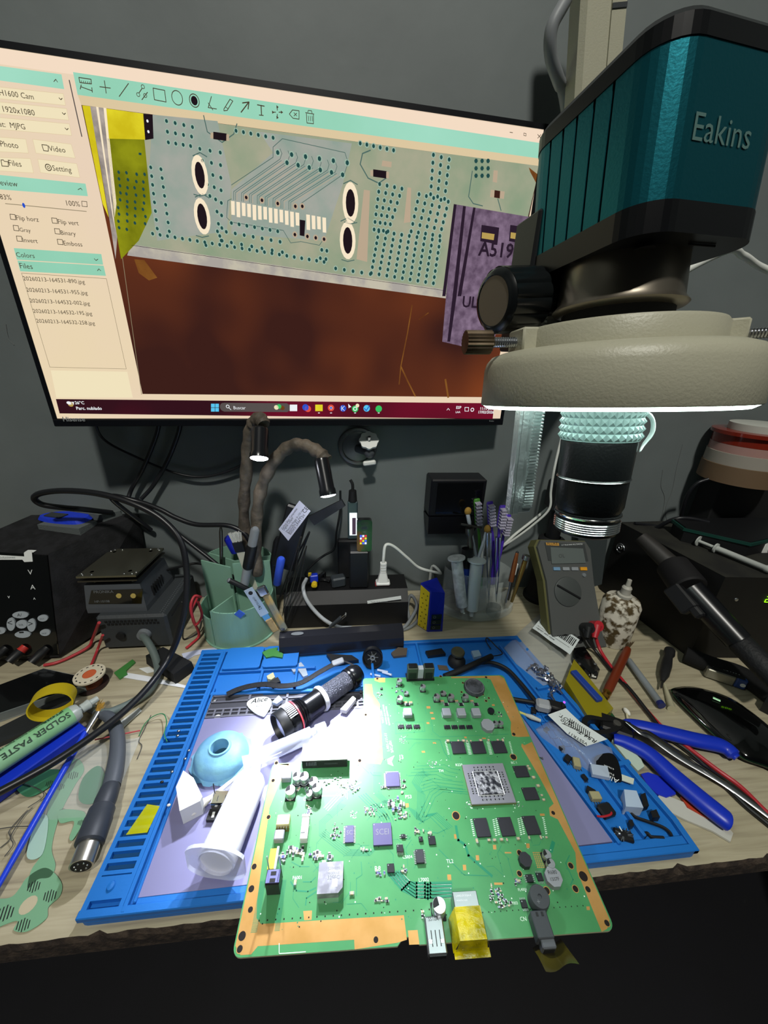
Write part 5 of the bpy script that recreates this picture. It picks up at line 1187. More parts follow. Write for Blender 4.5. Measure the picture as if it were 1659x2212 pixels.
bag('zip_bag', [(60, 1760), (225, 1755), (300, 1580), (160, 1600)], 9, 'clear zip bag with green circuit film scraps at the left', amp=1.6)
g = G(); a, b_ = T(205, 1598, 9), T(303, 1578, 9); g.tube([a, b_], .7, 0, 6); tag(g.build('bag_zip_line', mat('zip_red', '#b04a50', .5), loc=a), 'red zip strip across the mouth of the clear bag', 'zip strip')
def filmpiece(pts, z, label, m, holes=(), cat='circuit film', marks=(), sm=6):
    P_ = TT(blob(pts, sm) if sm else pts, z); c = (P_[0][0], P_[0][1], z)
    g = G(); g.prism(P_, z, z+.35, 0)
    for x, y, r in holes:
        q = T(x, y, z+.4); g.lathe([(.01, 0), (r, 0)], 1, 14, tr(q.x, q.y, q.z+.02))
    for x, y, r in marks:
        q = T(x, y, z+.4)
        for k in range(5): g.box((q.x+(k-2)*r*.35, q.y, q.z+.04), (r*.12, r*1.5-abs(k-2)*r*.3, .04), 2, 20)
    return tag(g.build('circuit_film', [m, mat('bench_shows', '#b3a98e', .6), ink], loc=c), label, cat)
filmpiece([(118, 1700), (160, 1640), (182, 1662), (160, 1700), (130, 1760), (112, 1830), (120, 1870), (108, 1895), (82, 1900), (60, 1920), (68, 1880), (92, 1840), (100, 1770)], .6, 'long translucent green film strip with round pads, beside the blue brush', film, marks=((135, 1752, 3), (130, 1700, 4), (158, 1675, 5)))
filmpiece([(60, 1895), (100, 1875), (132, 1905), (130, 1935), (105, 1960), (100, 1985), (60, 2012), (30, 2010), (38, 1990), (5, 2000), (-40, 2020), (-40, 1950), (20, 1940), (42, 1920)], .6, 'green film with round button pads lying nearest the left front edge', film, holes=((61, 1955, 5),), marks=((73, 1915, 5), (108, 1935, 5), (50, 1998, 5), (12, 1972, 6)))
filmpiece([(35, 1700), (60, 1672), (110, 1662), (140, 1670), (100, 1705), (60, 1722)], 1.6, 'dark green circuit film corner inside the clear bag', filmd, marks=((108, 1693, 4),))
filmpiece([(170, 1725), (180, 1680), (215, 1655), (232, 1700), (220, 1725), (190, 1738)], 2.4, 'crumpled dark green film under the plug sleeve', filmd)
filmpiece([(128, 1752), (165, 1750), (185, 1762), (160, 1812), (150, 1810), (160, 1775), (130, 1778)], 1.2, 'angled green film piece just left of the round plug', film, marks=((175, 1777, 3),))
filmpiece([(58, 1850), (80, 1770), (104, 1768), (92, 1845)], 1.4, 'pale ribbed ribbon connector film left of the green strip', mat('ribbed_film', '#a9c9bc', .3, alpha=.8), marks=())
# thin loose wires
wg = mat('green_wire', '#2f7a50', .4)
cable('green_wire', [T(300, 1590, 1), T(312, 1565, 3), T(330, 1548, 5), T(352, 1542, 6), T(360, 1560, 10), T(355, 1585, 12), T(361, 1602, 10)], .5, wg, 'thin green wire bent onto the edge of the blue mat', 'wire', n=6)
cable('grey_wire', [T(296, 1640, 1), T(306, 1612, 1), T(300, 1600, 1), T(312, 1575, 1), T(326, 1545, 1)], .4, mat('grey_wire_metal', '#4a4a48', .4), 'thin dark wire curl between bag and blue mat', 'wire', n=6)
for i, P_ in enumerate(([(-10, 1792), (30, 1786), (62, 1785)], [(0, 1832), (22, 1812), (20, 1795), (45, 1765), (60, 1750)], [(10, 1850), (28, 1825), (24, 1805), (52, 1762), (70, 1745)], [(0, 1700), (40, 1690), (95, 1715), (60, 1745)])):
    cable('loose_wire', [T(x, y, 1+i*.6) for x, y in P_], .35, mat('grey_wire_metal', '#4a4a48', .4), ('short straight bare wire at the left edge of the bench', 'bare bent wire crossing the others at the left edge', 'looping bare wire nearest the blue brush', 'bare wire beside the corner of dark green film')[i], 'wire', n=5)
# ribbons and chips near the adapter
slab('ribbon_strip', [(268, 1452), (330, 1462), (414, 1484), (410, 1488), (330, 1474), (265, 1463)], .3, .6, mat('ribbon_white', '#d7d9dc', .5), 'long white ribbon strip with faint print pointing at the blue mat', 'ribbon')
slab('green_board_scrap', [(246, 1453), (258, 1466), (275, 1456), (272, 1448), (292, 1430), (286, 1424)], .3, 2, mat('scrap_green', '#3d7a3a', .4), 'small green circuit board scrap with dark slots near the ribbon strip', 'circuit board')
slab('paper_strip', [(258, 1560), (262, 1575), (306, 1535), (300, 1528)], 2, .5, paper, 'small white printed strip by the cable crossing', 'paper')
slab('paper_scrap', [(392, 1412), (425, 1404), (470, 1398), (468, 1404), (420, 1416), (400, 1428)], .3, .5, mat('paper_grey', '#b9bdd0', .6), 'torn pale paper scrap left of the blue mat corner', 'paper')
slab('paper_scrap', [(300, 1444), (322, 1440), (336, 1450), (318, 1454)], .3, .5, paper, 'tiny white paper triangle beside the power adapter', 'paper')
# ================================================================== back centre of the bench
# ---- green pencil holder
HB = Vector((-145, 436, 0)); hg = mat('holder_green', '#7fa893', .4)
ho = thing('pencil_holder', 'stepped pale green pencil holder full of pens and tools', 'pencil holder', tuple(HB))
def hollow(gg, cx, cy, r, h, a0, a1, z0=2, t=1.6, n=32):
    pts = [(cx+r*math.cos(math.radians(a0+(a1-a0)*i/n)), cy+r*math.sin(math.radians(a0+(a1-a0)*i/n))) for i in range(n+1)]
    loop = pts+([(cx, cy)] if abs(a1-a0) < 359 else [])
    N = len(loop)
    for i in range(N):
        (xa, ya), (xb, yb) = loop[i], loop[(i+1) % N]
        if abs(a1-a0) >= 359 and i == N-1: continue
        d = Vector((xb-xa, yb-ya, 0)); L = d.length
        if L < .01: continue
        gg.box((L/2, t/2, (z0+h)/2), (L+.6, t, h-z0), 0, X=frame((xa, ya, 0), d, (0, 0, 1)))
R_ = 47
gA = G(); hz1 = V(440, 1285, 400).z; hz2 = V(500, 1195, 412).z; hz3 = V(480, 1175, 470).z
zA = 52; zB = 62; zC = 96
hollow(gA, HB.x-2, HB.y-2, R_-1, 44, 150, 240); gA.build('low_compartment', hg, ho)
gA = G(); hollow(gA, HB.x, HB.y-3, R_-1, 58, 240, 375); gA.build('middle_compartment', hg, ho)
gA = G(); hollow(gA, HB.x, HB.y+2, R_, 102, 15, 150); 
gA.box((HB.x-22, HB.y-3, 52), (46, 1.8, 100), 0, -25); gA.box((HB.x+22, HB.y-1, 52), (46, 1.8, 100), 0, 8)
gA.build('tall_compartment', hg, ho)
g = G(); g.lathe([(.01, .2), (48, .2), (49, 1), (49, 2.6), (.01, 2.8)], 0, 48, tr(HB.x, HB.y-2, 0)); g.build('base', hg, ho)
c = V(517, 1328, HB.y-3-R_-.2); g = G(); g.box((c.x, c.y+1.5, c.z), (9, 1, 9), 0, X=tr(c.x, c.y, c.z) @ rot(0, 45, 0) @ tr(-c.x, -c.y, -c.z)); g.build('blue_sticker', mat('sticker_blue', '#3a62c4', .5), ho)
def stick(name, label, cat, p0, p1, prof, ms, mats, n=14, sx=1, sy=1, group=None):
    g = G(); g.rod(p0, p1, prof, 0, n, ms=ms, sx=sx, sy=sy); o = g.build(name, mats, loc=p0); return tag(o, label, cat, group)
slt = dict()
# brush with white bristles
p0, p1 = V(545, 1260, 435), V(520, 1190, 432); bt_ = thing('cleaning_brush', 'flat cleaning brush with upright white bristles in the green holder', 'brush', tuple(p0))
dd = (p1-p0).normalized(); pe_ = V(513, 1155, 430)
g = G(); g.X = frame(p0, dd, (0, -1, 0)); L_ = (p1-p0).length; g.box((L_*.45, 0, 0), (L_*1.3, 11, 3), 0, b=.6); g.build('handle', mat('ivory', '#c8c9b8', .5), bt_)
g = G(); g.X = frame(p1, dd, (0, -1, 0)); g.box((7, 0, 0), (15, 13, 5), 0, b=.6); g.build('ferrule', black, bt_)
g = G(); q0 = p1+dd*14; sd = dd.cross(Vector((0, -1, 0))).normalized()
for i in range(120):
    a = random.uniform(-6, 6); e = random.uniform(-2, 2); g.tube([q0+sd*a+Vector((0, e, 0)), q0+dd*random.uniform(11, 14)+sd*(a*1.25+random.uniform(-1, 1))+Vector((0, e, 0))], .35, 0, 4)
o = g.build('bristles', mat('bristle_white', '#c4c6c0', .7), bt_); o['kind'] = 'stuff'
def pen(px0, py0, Y0_, px1, py1, Y1_, r, name, label, cat, mats, prof=None, ms=None, n=12):
    a, b_ = V(px0, py0, Y0_), V(px1, py1, Y1_); prof = prof or [(0, r*.8), (.03, r), (.95, r), (1, r*.7)]
    return stick(name, label, cat, a, b_, [(t, q*(1 if prof is None else 1)) for t, q in prof], ms or [0]*(len(prof)-1), mats, n)
pen(528, 1262, 425, 552, 1140, 412, 5.5, 'marker_pen', 'thick black marker standing in the middle of the green holder', 'marker', [black, grey, mat('pen_cap_grey', '#9aa0a4', .4)], [(0, 5.5), (.32, 5.8), (.33, 6.6), (.7, 6.6), (.72, 5.4), (.97, 5.2), (1, 3)], [2, 0, 0, 0, 1, 1])
pen(480, 1290, 440, 477, 1140, 440, 2.2, 'metal_file', 'thin upright metal file at the left of the green holder', 'file', [dsteel])
pen(510, 1190, 455, 494, 1160, 452, 7, 'blue_marker', 'short blue glossy marker cap at the back of the green holder', 'marker', [mat('marker_blue', '#1724a8', .25)], [(0, 7), (.9, 7), (1, 6)], [0, 0])
pen(570, 1290, 424, 492, 1252, 414, 2.8, 'black_tube_tool', 'black pen-like tube sticking out to the left of the holder', 'tool', [black, grey], [(0, 2.2), (.5, 3.4), (.97, 3.4), (1, 2.2)], [0, 0, 1])
# caliper with white label
cl0 = V(598, 1290, 430); cl1 = V(640, 1125, 415); cp = thing('caliper', 'digital caliper standing in the green holder, white label up', 'caliper', tuple(cl0))
dd = (cl1-cl0).normalized(); M_ = frame(cl1, dd, (-.15, -1, .1)); g = G(); g.X = M_
g.box((-30, 2, -4), (95, 28, 8), 0, b=2); g.add([(10, -12, -4), (46, -44, -4), (40, -50, -4), (2, -22, -4), (10, -12, 0), (46, -44, -1), (40, -50, -1), (2, -22, 0)], [(3, 2, 1, 0), (4, 5, 6, 7), (0, 1, 5, 4), (1, 2, 6, 5), (2, 3, 7, 6), (3, 0, 4, 7)], 0)
g.build('body', black, cp)
hitc, CM = face_of(M_ @ Vector((0, 0, .3)), M_.col[0][:3], M_.col[1][:3])
g = G(); LB = [hitc(x, y) for x, y in ((647, 1081), (671, 1104), (623, 1168), (602, 1143))]; g.prism(LB, 0, .3, 0, CM); lbp = g.build('label', mat('label_lilac', '#c9cbe0', .5), cp)
g = G()
lx = (Vector(LB[0])-Vector(LB[3])).normalized(); ly = Vector((-lx.y, lx.x)); o0 = Vector(LB[3]); LL = (Vector(LB[0])-o0).length; HW = (Vector(LB[2])-o0).length
sg_ = 1 if (Vector(LB[2])-o0).dot(ly) > 0 else -1
for k, (s_, w_, f_) in enumerate((('Carbon Fiber Composites', .72, .14), ('Digital Caliper', .46, .27), ('Measuring Range: 0~150 mm', .8, .48), ('Resolution: 0.1 mm', .6, .62), ('Battery: LR44 1.5V', .7, .76), ('CE', .16, .12))):
    oo = o0+lx*(LL*(.06 if s_ != 'CE' else .8))+ly*sg_*(HW*f_+HW*.07)
    if s_ == 'CE': oo = o0+lx*LL*.8+ly*sg_*HW*.75
    yd = -ly*sg_
    g.text(s_, CM @ Vector((oo.x, oo.y, .35)), (CM.to_3x3() @ Vector((lx.x, lx.y, 0))), (CM.to_3x3() @ Vector((yd.x, yd.y, 0))), width=LL*w_, m=0, lift=0)
g.build('label_print', [ink], lbp)
for i, (a, b_, r, l_) in enumerate((((600, 1300, 425), (668, 1150, 412), 3, 'dark grey tweezers leaning to the right in the green holder'), ((610, 1330, 415), (650, 1160, 404), 2.6, 'steel tweezers nearest the black power unit'), ((585, 1260, 445), (600, 1160, 440), 4, 'black pliers handle at the back of the green holder'), ((596, 1245, 450), (618, 1150, 446), 4, 'second black handle behind the caliper'), ((620, 1340, 408), (662, 1180, 404), 2, 'thin long tweezers leaning outside the green holder'))):
    p0, p1 = V(*a), V(*b_); g = G(); M_, L_ = along(p0, p1)
    if 'tweezers' in l_:
        for s_ in (-1, 1): g.tube(spline([p0, (p0+p1)*.5+Vector((s_*3, 0, 0)), p1], 8), [r*.35+r*.5*k/16 for k in range(17)], 0, 8, flatten=.5)
    else: g.rod(p0, p1, [(0, r), (.5, r*1.3), (.9, r*1.2), (1, r*.6)], 0, 12)
    o = g.build('tweezers' if 'tweezers' in l_ else 'pliers', dsteel if 'steel' in l_ or 'thin' in l_ else black, loc=p0); tag(o, l_, 'tweezers' if 'tweezers' in l_ else 'tool')
pen(598, 1262, 412, 608, 1205, 407, 5, 'blue_pen', 'blue wrapped pen stub in front of the tweezers', 'pen', [mat('pen_blue', '#2a49b4', .45)])
# clasp knife and key-like tool hanging on the front of the holder
kn = thing('folding_tool', 'folding tool with worn wooden and steel grips leaning on the green holder', 'folding tool', tuple(V(600, 1330, 395)))
a, b_ = V(565, 1268, 392), V(615, 1362, 384); g = G(); M_ = frame(a, b_-a, (0, -1, .3)); L_ = (b_-a).length
g.box((L_*.5, 0, 0), (L_, 9, 6), 0, X=M_, b=2); g.build('grip', mat('worn_grip', '#6f7268', .5, mix='#9c8450', mscale=70), kn)
g = G(); g.box((4, 0, 3), (13, 11, 5), 0, X=M_, b=1.5); g.build('clip', chrome, kn); g = G(); g.lathe([(2.4, 3), (2.4, 4), (.01, 4)], 0, 12, M_ @ tr(L_-5, 0, 0)); g.build('rivet', chrome, kn)
kc = thing('blade_card', 'pale blade holder card with small print hanging on the green holder', 'blade holder', tuple(V(545, 1300, 390)))
a, b_ = V(536, 1272, 390), V(572, 1328, 386); g = G(); M_ = frame(a, b_-a, (0, -1, .3)); L_ = (b_-a).length
g.box((L_*.5, 0, 0), (L_, 11, 1.2), 0, X=M_); g.lathe([(2.6, .7), (.01, .75)], 1, 14, M_ @ tr(6, 0, 0)); g.text('CHRYSLER', M_ @ Vector((12, -1, .8)), M_.col[0][:3], M_.col[1][:3], width=16, m=1, lift=0); g.text('42', M_ @ Vector((26, -2, .8)), M_.col[0][:3], M_.col[1][:3], width=5, m=1, lift=0)
g.build('card', [mat('card_silver', '#a9b7c4', .3, .4), ink], kc)
g = G(); g.box((L_+3, 0, 0), (10, 8, 1), 0, X=M_); g.box((L_+17, 1, 0), (20, 9, 4), 1, X=M_, b=1); g.build('end_piece', [mat('sky_blue', '#4f8fc4', .4), mat('rusty_brown', '#6a4f30', .7, mix='#a08a60', mscale=100)], kc)
# ---- two gooseneck work lamps
hood = mat('wrapped_tape', '#6e6458', .6, bump=.5, bscale=200, mix='#4c463e', mscale=60)
bulb = mat('lamp_led', '#f4f6ff', .5, emit=90)
def neck_lamp(label, pts, rs, h0, h1, rad, pw, target, spot):
    root = thing('gooseneck_lamp', label, 'lamp', tuple(pts[0]))
    P_ = spline(pts, 6); n = len(P_); g = G(); r = [rs*(1+.12*math.sin(i*1.7)+.1*random.random()) for i in range(n)]; g.tube(P_, r, 0, 12); g.build('neck', hood, root)
    g = G(); g.rod(h0, h1, [(0, rad*.9), (.06, rad), (.8, rad), (.86, rad*1.12), (1, rad*1.12)], 0, 20); 
    g.build('lamp_head', mat('lamp_black', '#15171b', .25), root)
    d = (h1-h0).normalized(); M_, _ = along(h1+d*.3, h1+d*2); g = G(); g.lathe([(rad*1.02, 0), (rad*.7, 1.2), (.01, 1.8)], 0, 20, M_); g.build('led', bulb, root)
    light('lamp_beam', 'SPOT', h1+d*4, pw, (.86, .9, 1), 7, target, spot, .9, parent=root)
    return root
LA0, LA1 = V(562, 925, 398), V(560, 990, 382)
neck_lamp('gooseneck work lamp with upright neck, left of its twin', [V(538, 1245, 452), V(527, 1120, 448), V(532, 1020, 432), V(538, 945, 424), V(550, 912, 414), V(562, 905, 404), V(570, 918, 397)], 6.5, LA0, LA1, 8.5, 3.0, (-85, 200, 0), 105)
LB0, LB1 = V(694, 990, 392), V(709, 1070, 378)
neck_lamp('gooseneck work lamp with neck bent to the right over the power unit', [V(556, 1240, 430), V(553, 1150, 426), V(562, 1065, 424), V(590, 1000, 418), V(625, 965, 412), V(658, 962, 406), V(690, 978, 400), V(706, 995, 395)], 6.5, LB0, LB1, 8, 12, (-16, 224, 25), 62)
# ---- black power unit with adapters, testers and white plug
ups = thing('power_unit', 'wide black power unit with outlets on top and a paper label', 'power unit', (0, 450, 0))
z1 = 50; g = G(); X0_, X1_, Y0_, Y1_ = -86, 86, 424, 482
sec = [(Y0_, 1), (Y1_, 1), (Y1_, 44), (Y1_-6, z1), (Y0_+16, z1), (Y0_+3, 36)]
M_ = Matrix(((0, 0, 1, 0), (1, 0, 0, 0), (0, 1, 0, 0), (0, 0, 0, 1)))
g.prism([(a, b_) for a, b_ in sec], X0_, X1_, 0, M_); ub = g.build('case', mat('ups_black', '#0b0b0d', .55), ups)
g = G(); hu, UM = face_of((X0_, Y0_, 20), (1, 0, 0), (0, 3, 35)); 
g.prism([hu(x, y) for x, y in ((793, 1298), (866, 1287), (867, 1294), (794, 1304))], 0, .3, 0, UM); a_, b_ = hu(800, 1302); g.text('Tech Soluciones', UM @ Vector((a_, b_, .4)), UM.col[0][:3], UM.col[1][:3], width=24, m=1, lift=0); g.build('paper_label', [paper, grey], ub)
for i, x in enumerate((770, 825)):
    c = V(x, 1258, 455); g = G(); g.box((c.x, 452, z1+.3), (20, 10, .8), 0); g.build('outlet', mat('outlet_red', '#8f3238', .5), ub)
c = V(775, 1220, 460)
ad = thing('wall_adapter', 'black block adapter plugged in front on the power unit', 'adapter', (c.x, 455, z1)); g = G(); xA = V(775, 1230, 452).x; h_ = V(775, 1195, 440).z; g.box((xA, 455, (z1+h_)/2+.6), (27, 26, h_-z1), 0, b=2); g.build('body', black, ad)
ad = thing('wall_adapter', 'taller black adapter behind the block adapter on the power unit', 'adapter', (c.x-8, 474, z1)); xB = V(752, 1200, 474).x; h2 = V(752, 1165, 474).z; g = G(); g.box((xB, 474, (z1+h2)/2+.6), (30, 11, h2-z1), 0, b=2); g.build('body', blackm, ad)
tz0 = h_+.8; c = V(787, 1185, 445); us = thing('usb_tester', 'small black usb tester with a lit coloured display', 'usb tester', (c.x, 450, tz0)); ht = V(787, 1122, 445).z
g = G(); xx = V(787, 1150, 447).x; P_ = rrect(20, ht-tz0, 4, 4, xx, (ht+tz0)/2); MY = Matrix(((1, 0, 0, 0), (0, 0, 1, 0), (0, 1, 0, 0), (0, 0, 0, 1)))
g.prism(P_, 443, 451, 0, MY); g.build('body', gloss, us)
g = G(); c = V(785, 1165, 442.8)
for r_ in range(4):
    for k in range(3): g.box((c.x-3.4+k*3.2, 442.8, c.z-6+r_*3.6), (2.6, .3, 2.8), (r_*3+k) % 4)
g.build('display', [scr('led_yellow', '#d8d23a', 1.2), scr('led_blue', '#4a62e8', 1.3), scr('led_white2', '#dfe4f4', 1.2), scr('led_red', '#d8404a', 1.2)], us)
us = thing('usb_meter', 'slim upright usb meter with a bright white screen', 'usb meter', (V(762, 1160, 470).x, 474, h2)); xx = V(762, 1120, 472).x; ht = V(762, 1085, 472).z
g = G(); g.box((xx, 475, (h2+ht)/2+1), (14, 8, ht-h2), 0, b=1.5); g.build('body', mat('meter_clear', '#3c4c50', .2), us)
g = G(); a, b_ = V(755, 1108, 470.8), V(771, 1156, 470.8); g.box(((a.x+b_.x)/2, 470.6, (a.z+b_.z)/2), (abs(b_.x-a.x), .4, abs(a.z-b_.z)), 0); 
g.box(((a.x+b_.x)/2+1, 470.3, (a.z+b_.z)/2-3), (abs(b_.x-a.x)*.5, .3, abs(a.z-b_.z)*.75), 1); g.build('display', [scr('meter_white', '#e8f6fa', 1.6), scr('meter_dark', '#4a3c4c', 1)], us)
g = G(); g.cyl((xx, 475, ht+1), (xx, 475, ht+16), 6, 5, 0, 12); g.tube(spline([(xx, 475, ht+14), (xx, 476, ht+24), (xx-3, 478, ht+30)], 4), 2, 0, 8); g.build('plug', blackm, us)
cable('thin_black_cable', [V(735, 1060, 488), V(735, 1100, 488), V(727, 1150, 482), V(722, 1185, 476), V(700, 1200, 470), V(680, 1215, 466), V(660, 1240, 462), Vector((-48, 462, 50))], 1.6, black, 'thin black cord hanging behind the lit lamp to the power unit')
g = G(); c = V(730, 1235, 452); g.box((c.x, 452, z1+8), (20, 14, 15), 0, 15, b=2); tag(g.build('grey_plug', mat('plug_slate', '#33383c', .45), loc=(c.x, 452, z1)), 'dark grey two-sided plug on the power unit, left of the block adapter', 'plug')
g = G(); c = V(690, 1222, 460)
for k in range(5): g.tube(spline([(c.x-14+k*5, 455+k*3, z1+2), (c.x-6+k*3, 460, z1+9+k*2), (c.x+6-k*2, 462, z1+4), (c.x+14, 458+k*2, z1+3)], 5), 2.2, 0, 7)
tag(g.build('cord_bundle', black, loc=(c.x, 458, z1)), 'tangled black cords heaped on the left of the power unit', 'cable')
wp = thing('white_plug', 'white power plug standing on the power unit', 'plug', (V(828, 1250, 450).x, 452, z1)); x_ = V(828, 1235, 450).x
g = G(); g.box((x_, 452, z1+3), (20, 13, 5), 0, b=1.5); g.prism(rrect(17, 11, 3, 3, x_, 452), z1+4, z1+22, 0, taper=.5)
for i in range(4): g.prism(rrect(9, 7, 2, 3, x_, 452), z1+20+i*4.2, z1+23+i*4.2, 0)
g.build('body', white, wp)
g = G(); tz = z1+34; pts = spline([(x_, 452, tz), (x_, 452, tz+10), V(833, 1178, 455), V(850, 1180, 458), V(880, 1205, 462), V(905, 1226, 468), V(940, 1236, 472), V(952, 1238, 480), Vector((134, 496, 50)), Vector((132, 497, 8))], 6); g.tube(pts, 2.1, 0, 9); g.build('cord', mat('white_cable', '#d9dcd6', .45), wp)
# blue and yellow toy figure-like connector
cn = thing('blue_yellow_connector', 'small blue and yellow plastic connector piece on the power unit', 'connector', tuple(V(680, 1252, 448))); c = V(678, 1248, 446)
g = G(); g.box((c.x, 446, c.z), (11, 8, 11), 0, 10, b=1); g.build('blue_body', blue, cn)
g = G(); q = V(679, 1262, 440); g.cyl((q.x, 442, q.z), (q.x, 437, q.z), 4, 4, 0, 16); g.cyl((q.x, 437, q.z), (q.x, 435.5, q.z), 2, 2, 0, 10); g.box((c.x-5, 445, c.z+6), (4, 4, 4), 0); g.build('yellow_knob', mat('bright_yellow', '#d8b81c', .4), cn)
cable('usb_cable', [V(662, 1250, 446), V(655, 1268, 432), V(662, 1295, 420), V(685, 1325, 414), V(710, 1345, 410), T(735, 1355, 6), T(760, 1356, 4)], 2.6, mat('pale_cable', '#a9adb0', .45), 'pale grey cord drooping over the front of the power unit')
uc = thing('micro_usb_plug', 'small lit metal plug tip on a grey stem before the power unit', 'plug', tuple(V(730, 1335, 405))); a, b_ = V(712, 1355, 404), V(752, 1322, 400)
g = G(); dd = (b_-a).normalized(); g.rod(a, a+dd*(b_-a).length*.65, [(0, 1.8), (.3, 2.6), (1, 3)], 0, 10); g.build('stem', dgrey, uc); g = G(); M_ = frame(a+dd*(b_-a).length*.65, dd, (0, 0, 1)); g.box((4, 0, 0), (9, 6, 3), 0, X=M_, b=.5); g.build('tip', chrome, uc)
# coiled grey cable right of the unit
cable('coiled_cable', [Vector((86, 455, 20)), V(893, 1290, 450), T(905, 1330, 4), T(890, 1352, 3), T(862, 1362, 3), T(880, 1348, 8), V(900, 1310, 440), V(888, 1286, 450), V(880, 1310, 446), T(885, 1340, 4)], 2.4, mat('grey_cable', '#7f8386', .5), 'grey cable coiled at the right end of the power unit')
# ---- long dark tube-shaped battery bar on the bench
bb = thing('battery_bar', 'long dark ribbed battery bar lying before the power unit', 'battery', tuple(T(740, 1395, 12))); a, b_ = T(606, 1392, 13.5), T(868, 1372, 13.5)
M_ = frame(a, b_-a, (0, 0, 1)); L_ = (b_-a).length; g = G()
MM2 = M_ @ Matrix(((0, 0, 1, 0), (1, 0, 0, 0), (0, 1, 0, 0), (0, 0, 0, 1)))
g.prism([(-13, -13), (11, -13), (13, -7), (12, 9), (4, 17), (-7, 16), (-13, 7), (-15, -4)], 0, L_, 0, MM2); g.build('body', mat('bar_black', '#1d1e25', .3), bb)
g = G(); g.lathe([(.01, 0), (7, 0)], 0, 20, M_ @ tr(22, -2, 17.2) @ rot(0, 0, 0), sx=1.1, sy=.45); g.build('oval_window', grey, bb)
# ---- battery tester
bt2 = thing('battery_tester', 'small blue box with a yellow perforated side by the clear cup', 'tester', tuple(T(930, 1362, 0)))
P0_ = T(928, 1364, 0); g = G(); hgt = V(925, 1272, P0_.y).z; x_, y_ = P0_.x, P0_.y
g.add([(x_-15, y_+14, .2), (x_-3, y_-1, .2), (x_+18, y_-1, .2), (x_+12, y_+26, .2), (x_-15, y_+14, hgt), (x_-3, y_-1, hgt-4), (x_+16, y_+1, hgt-8), (x_+10, y_+26, hgt)], [(3, 2, 1, 0), (4, 5, 6, 7), (0, 1, 5, 4), (1, 2, 6, 5), (2, 3, 7, 6), (3, 0, 4, 7)], 0)
g.build('case', mat('tester_blue', '#1626a0', .35), bt2)
hq, QM = face_of((x_-15, y_+14, .2), (12, -15, 0), (0, 0, 1)); g = G(); g.prism([(1, 1.5), (17, 1.5), (17, hgt-7), (1, hgt-3)], .1, .8, 0, QM)
for i in range(8):
    for k in range(2): g.lathe([(.01, .9), (1.3, .9)], 1, 6, QM @ tr(5+k*7+(i % 2)*2, 4+i*(hgt-10)/8, 0))
g.build('yellow_side', [mat('tester_yellow', '#d6c01a', .4), mat('tester_hole', '#6c6410', .6)], bt2)
g = G()
for i in range(3): g.box((x_+7.5, y_-1.4, 8+i*9), (14, .8, 7.4), 0); g.lathe([(1.4, 0), (2, .1)], 1, 14, tr(x_+4.5, y_-1.9, 8+i*9) @ rot(90, 0, 0))
g.build('socket_panel', [mat('tester_dark', '#10241f', .4), grey], bt2)
# ---- clear cup with syringes, brushes and drivers
ac = T(1045, 1345, 0)+Vector((-1, 38, 0)); ac.z = 0; AR = 58
def squash(gg):
    for v in gg.v: v.y = ac.y+(v.y-ac.y)*.63
cup = thing('clear_cup', 'round transparent plastic organiser holding brushes, syringes and drivers', 'organiser', tuple(ac))
cupm = mat('cup_plastic', '#cfd8d6', .06, alpha=.3, coat=1)
g = G(); g.lathe([(.01, 1), (AR, 1), (AR+1, 3), (AR, 12), (AR-3, 14)], 0, 56, tr(*ac)); squash(g); g.build('base', cupm, cup)
def wall(gg, a0, a1, r, h0, h1, t=1.4, n=24):
    for i in range(n):
        A0 = math.radians(a0+(a1-a0)*i/n); A1 = math.radians(a0+(a1-a0)*(i+1)/n); za = h0+(h1-h0)*i/n; zb = h0+(h1-h0)*(i+1)/n
        p = [(ac.x+r*math.cos(A0), ac.y+r*math.sin(A0)), (ac.x+r*math.cos(A1), ac.y+r*math.sin(A1))]
        gg.add([(p[0][0], p[0][1], 2), (p[1][0], p[1][1], 2), (p[1][0], p[1][1], zb), (p[0][0], p[0][1], za)], [(0, 1, 2, 3)], 0, True)
g = G(); wall(g, 100, 285, AR-4, 75, 75); wall(g, 285, 460, AR-4, 45, 75)
squash(g); g.build('outer_wall', cupm, cup)
g = G(); g.box((ac.x-6, ac.y-8, 38), (1.4, 76, 72), 0, -6); g.box((ac.x+16, ac.y-16, 24), (44, 1.4, 44), 0, 20); squash(g); g.build('divider', cupm, cup)
def syr(a, b_, r, label, body, liquid=None):
    root = thing('syringe', label, 'syringe', tuple(a)); dd = (b_-a).normalized(); L_ = (b_-a).length
    g = G(); g.rod(a, b_, [(0, r*.35), (.1, r*.4), (.12, r), (.98, r), (1, r)], 0, 20); g.rod(b_-dd*1.5, b_+dd*.5, [(0, r*1.5), (1, r*1.5)], 0, 20); g.build('barrel', body, root)
    if liquid: g = G(); g.rod(a+dd*L_*.14, a+dd*L_*.7, [(0, r*.85), (1, r*.85)], 0, 16); g.build('paste', liquid, root)
    return root
syb = mat('syringe_clear', '#dfe9e9', .2, alpha=.6)
syr(V(999, 1322, 420), V(986, 1205, 434), 8, 'white syringe with black scale marks at the left of the clear cup', mat('syringe_white', '#d4d9d8', .35, mix='#b4bab9', mscale=120))
syr(V(1018, 1330, 418), V(1030, 1210, 430), 8.5, 'clear syringe with green paste at the middle of the clear cup', syb, mat('paste_green', '#2f7a6e', .4))
pen(1004, 1290, 436, 1010, 1185, 446, 7, 'marker_pen', 'black capped marker behind the white syringe in the cup', 'marker', [mat('label_blue', '#1c3fa8', .4), black], [(0, 7), (.6, 7), (.62, 6), (.8, 6), (.82, 9), (1, 8)], [0, 0, 1, 1, 1])
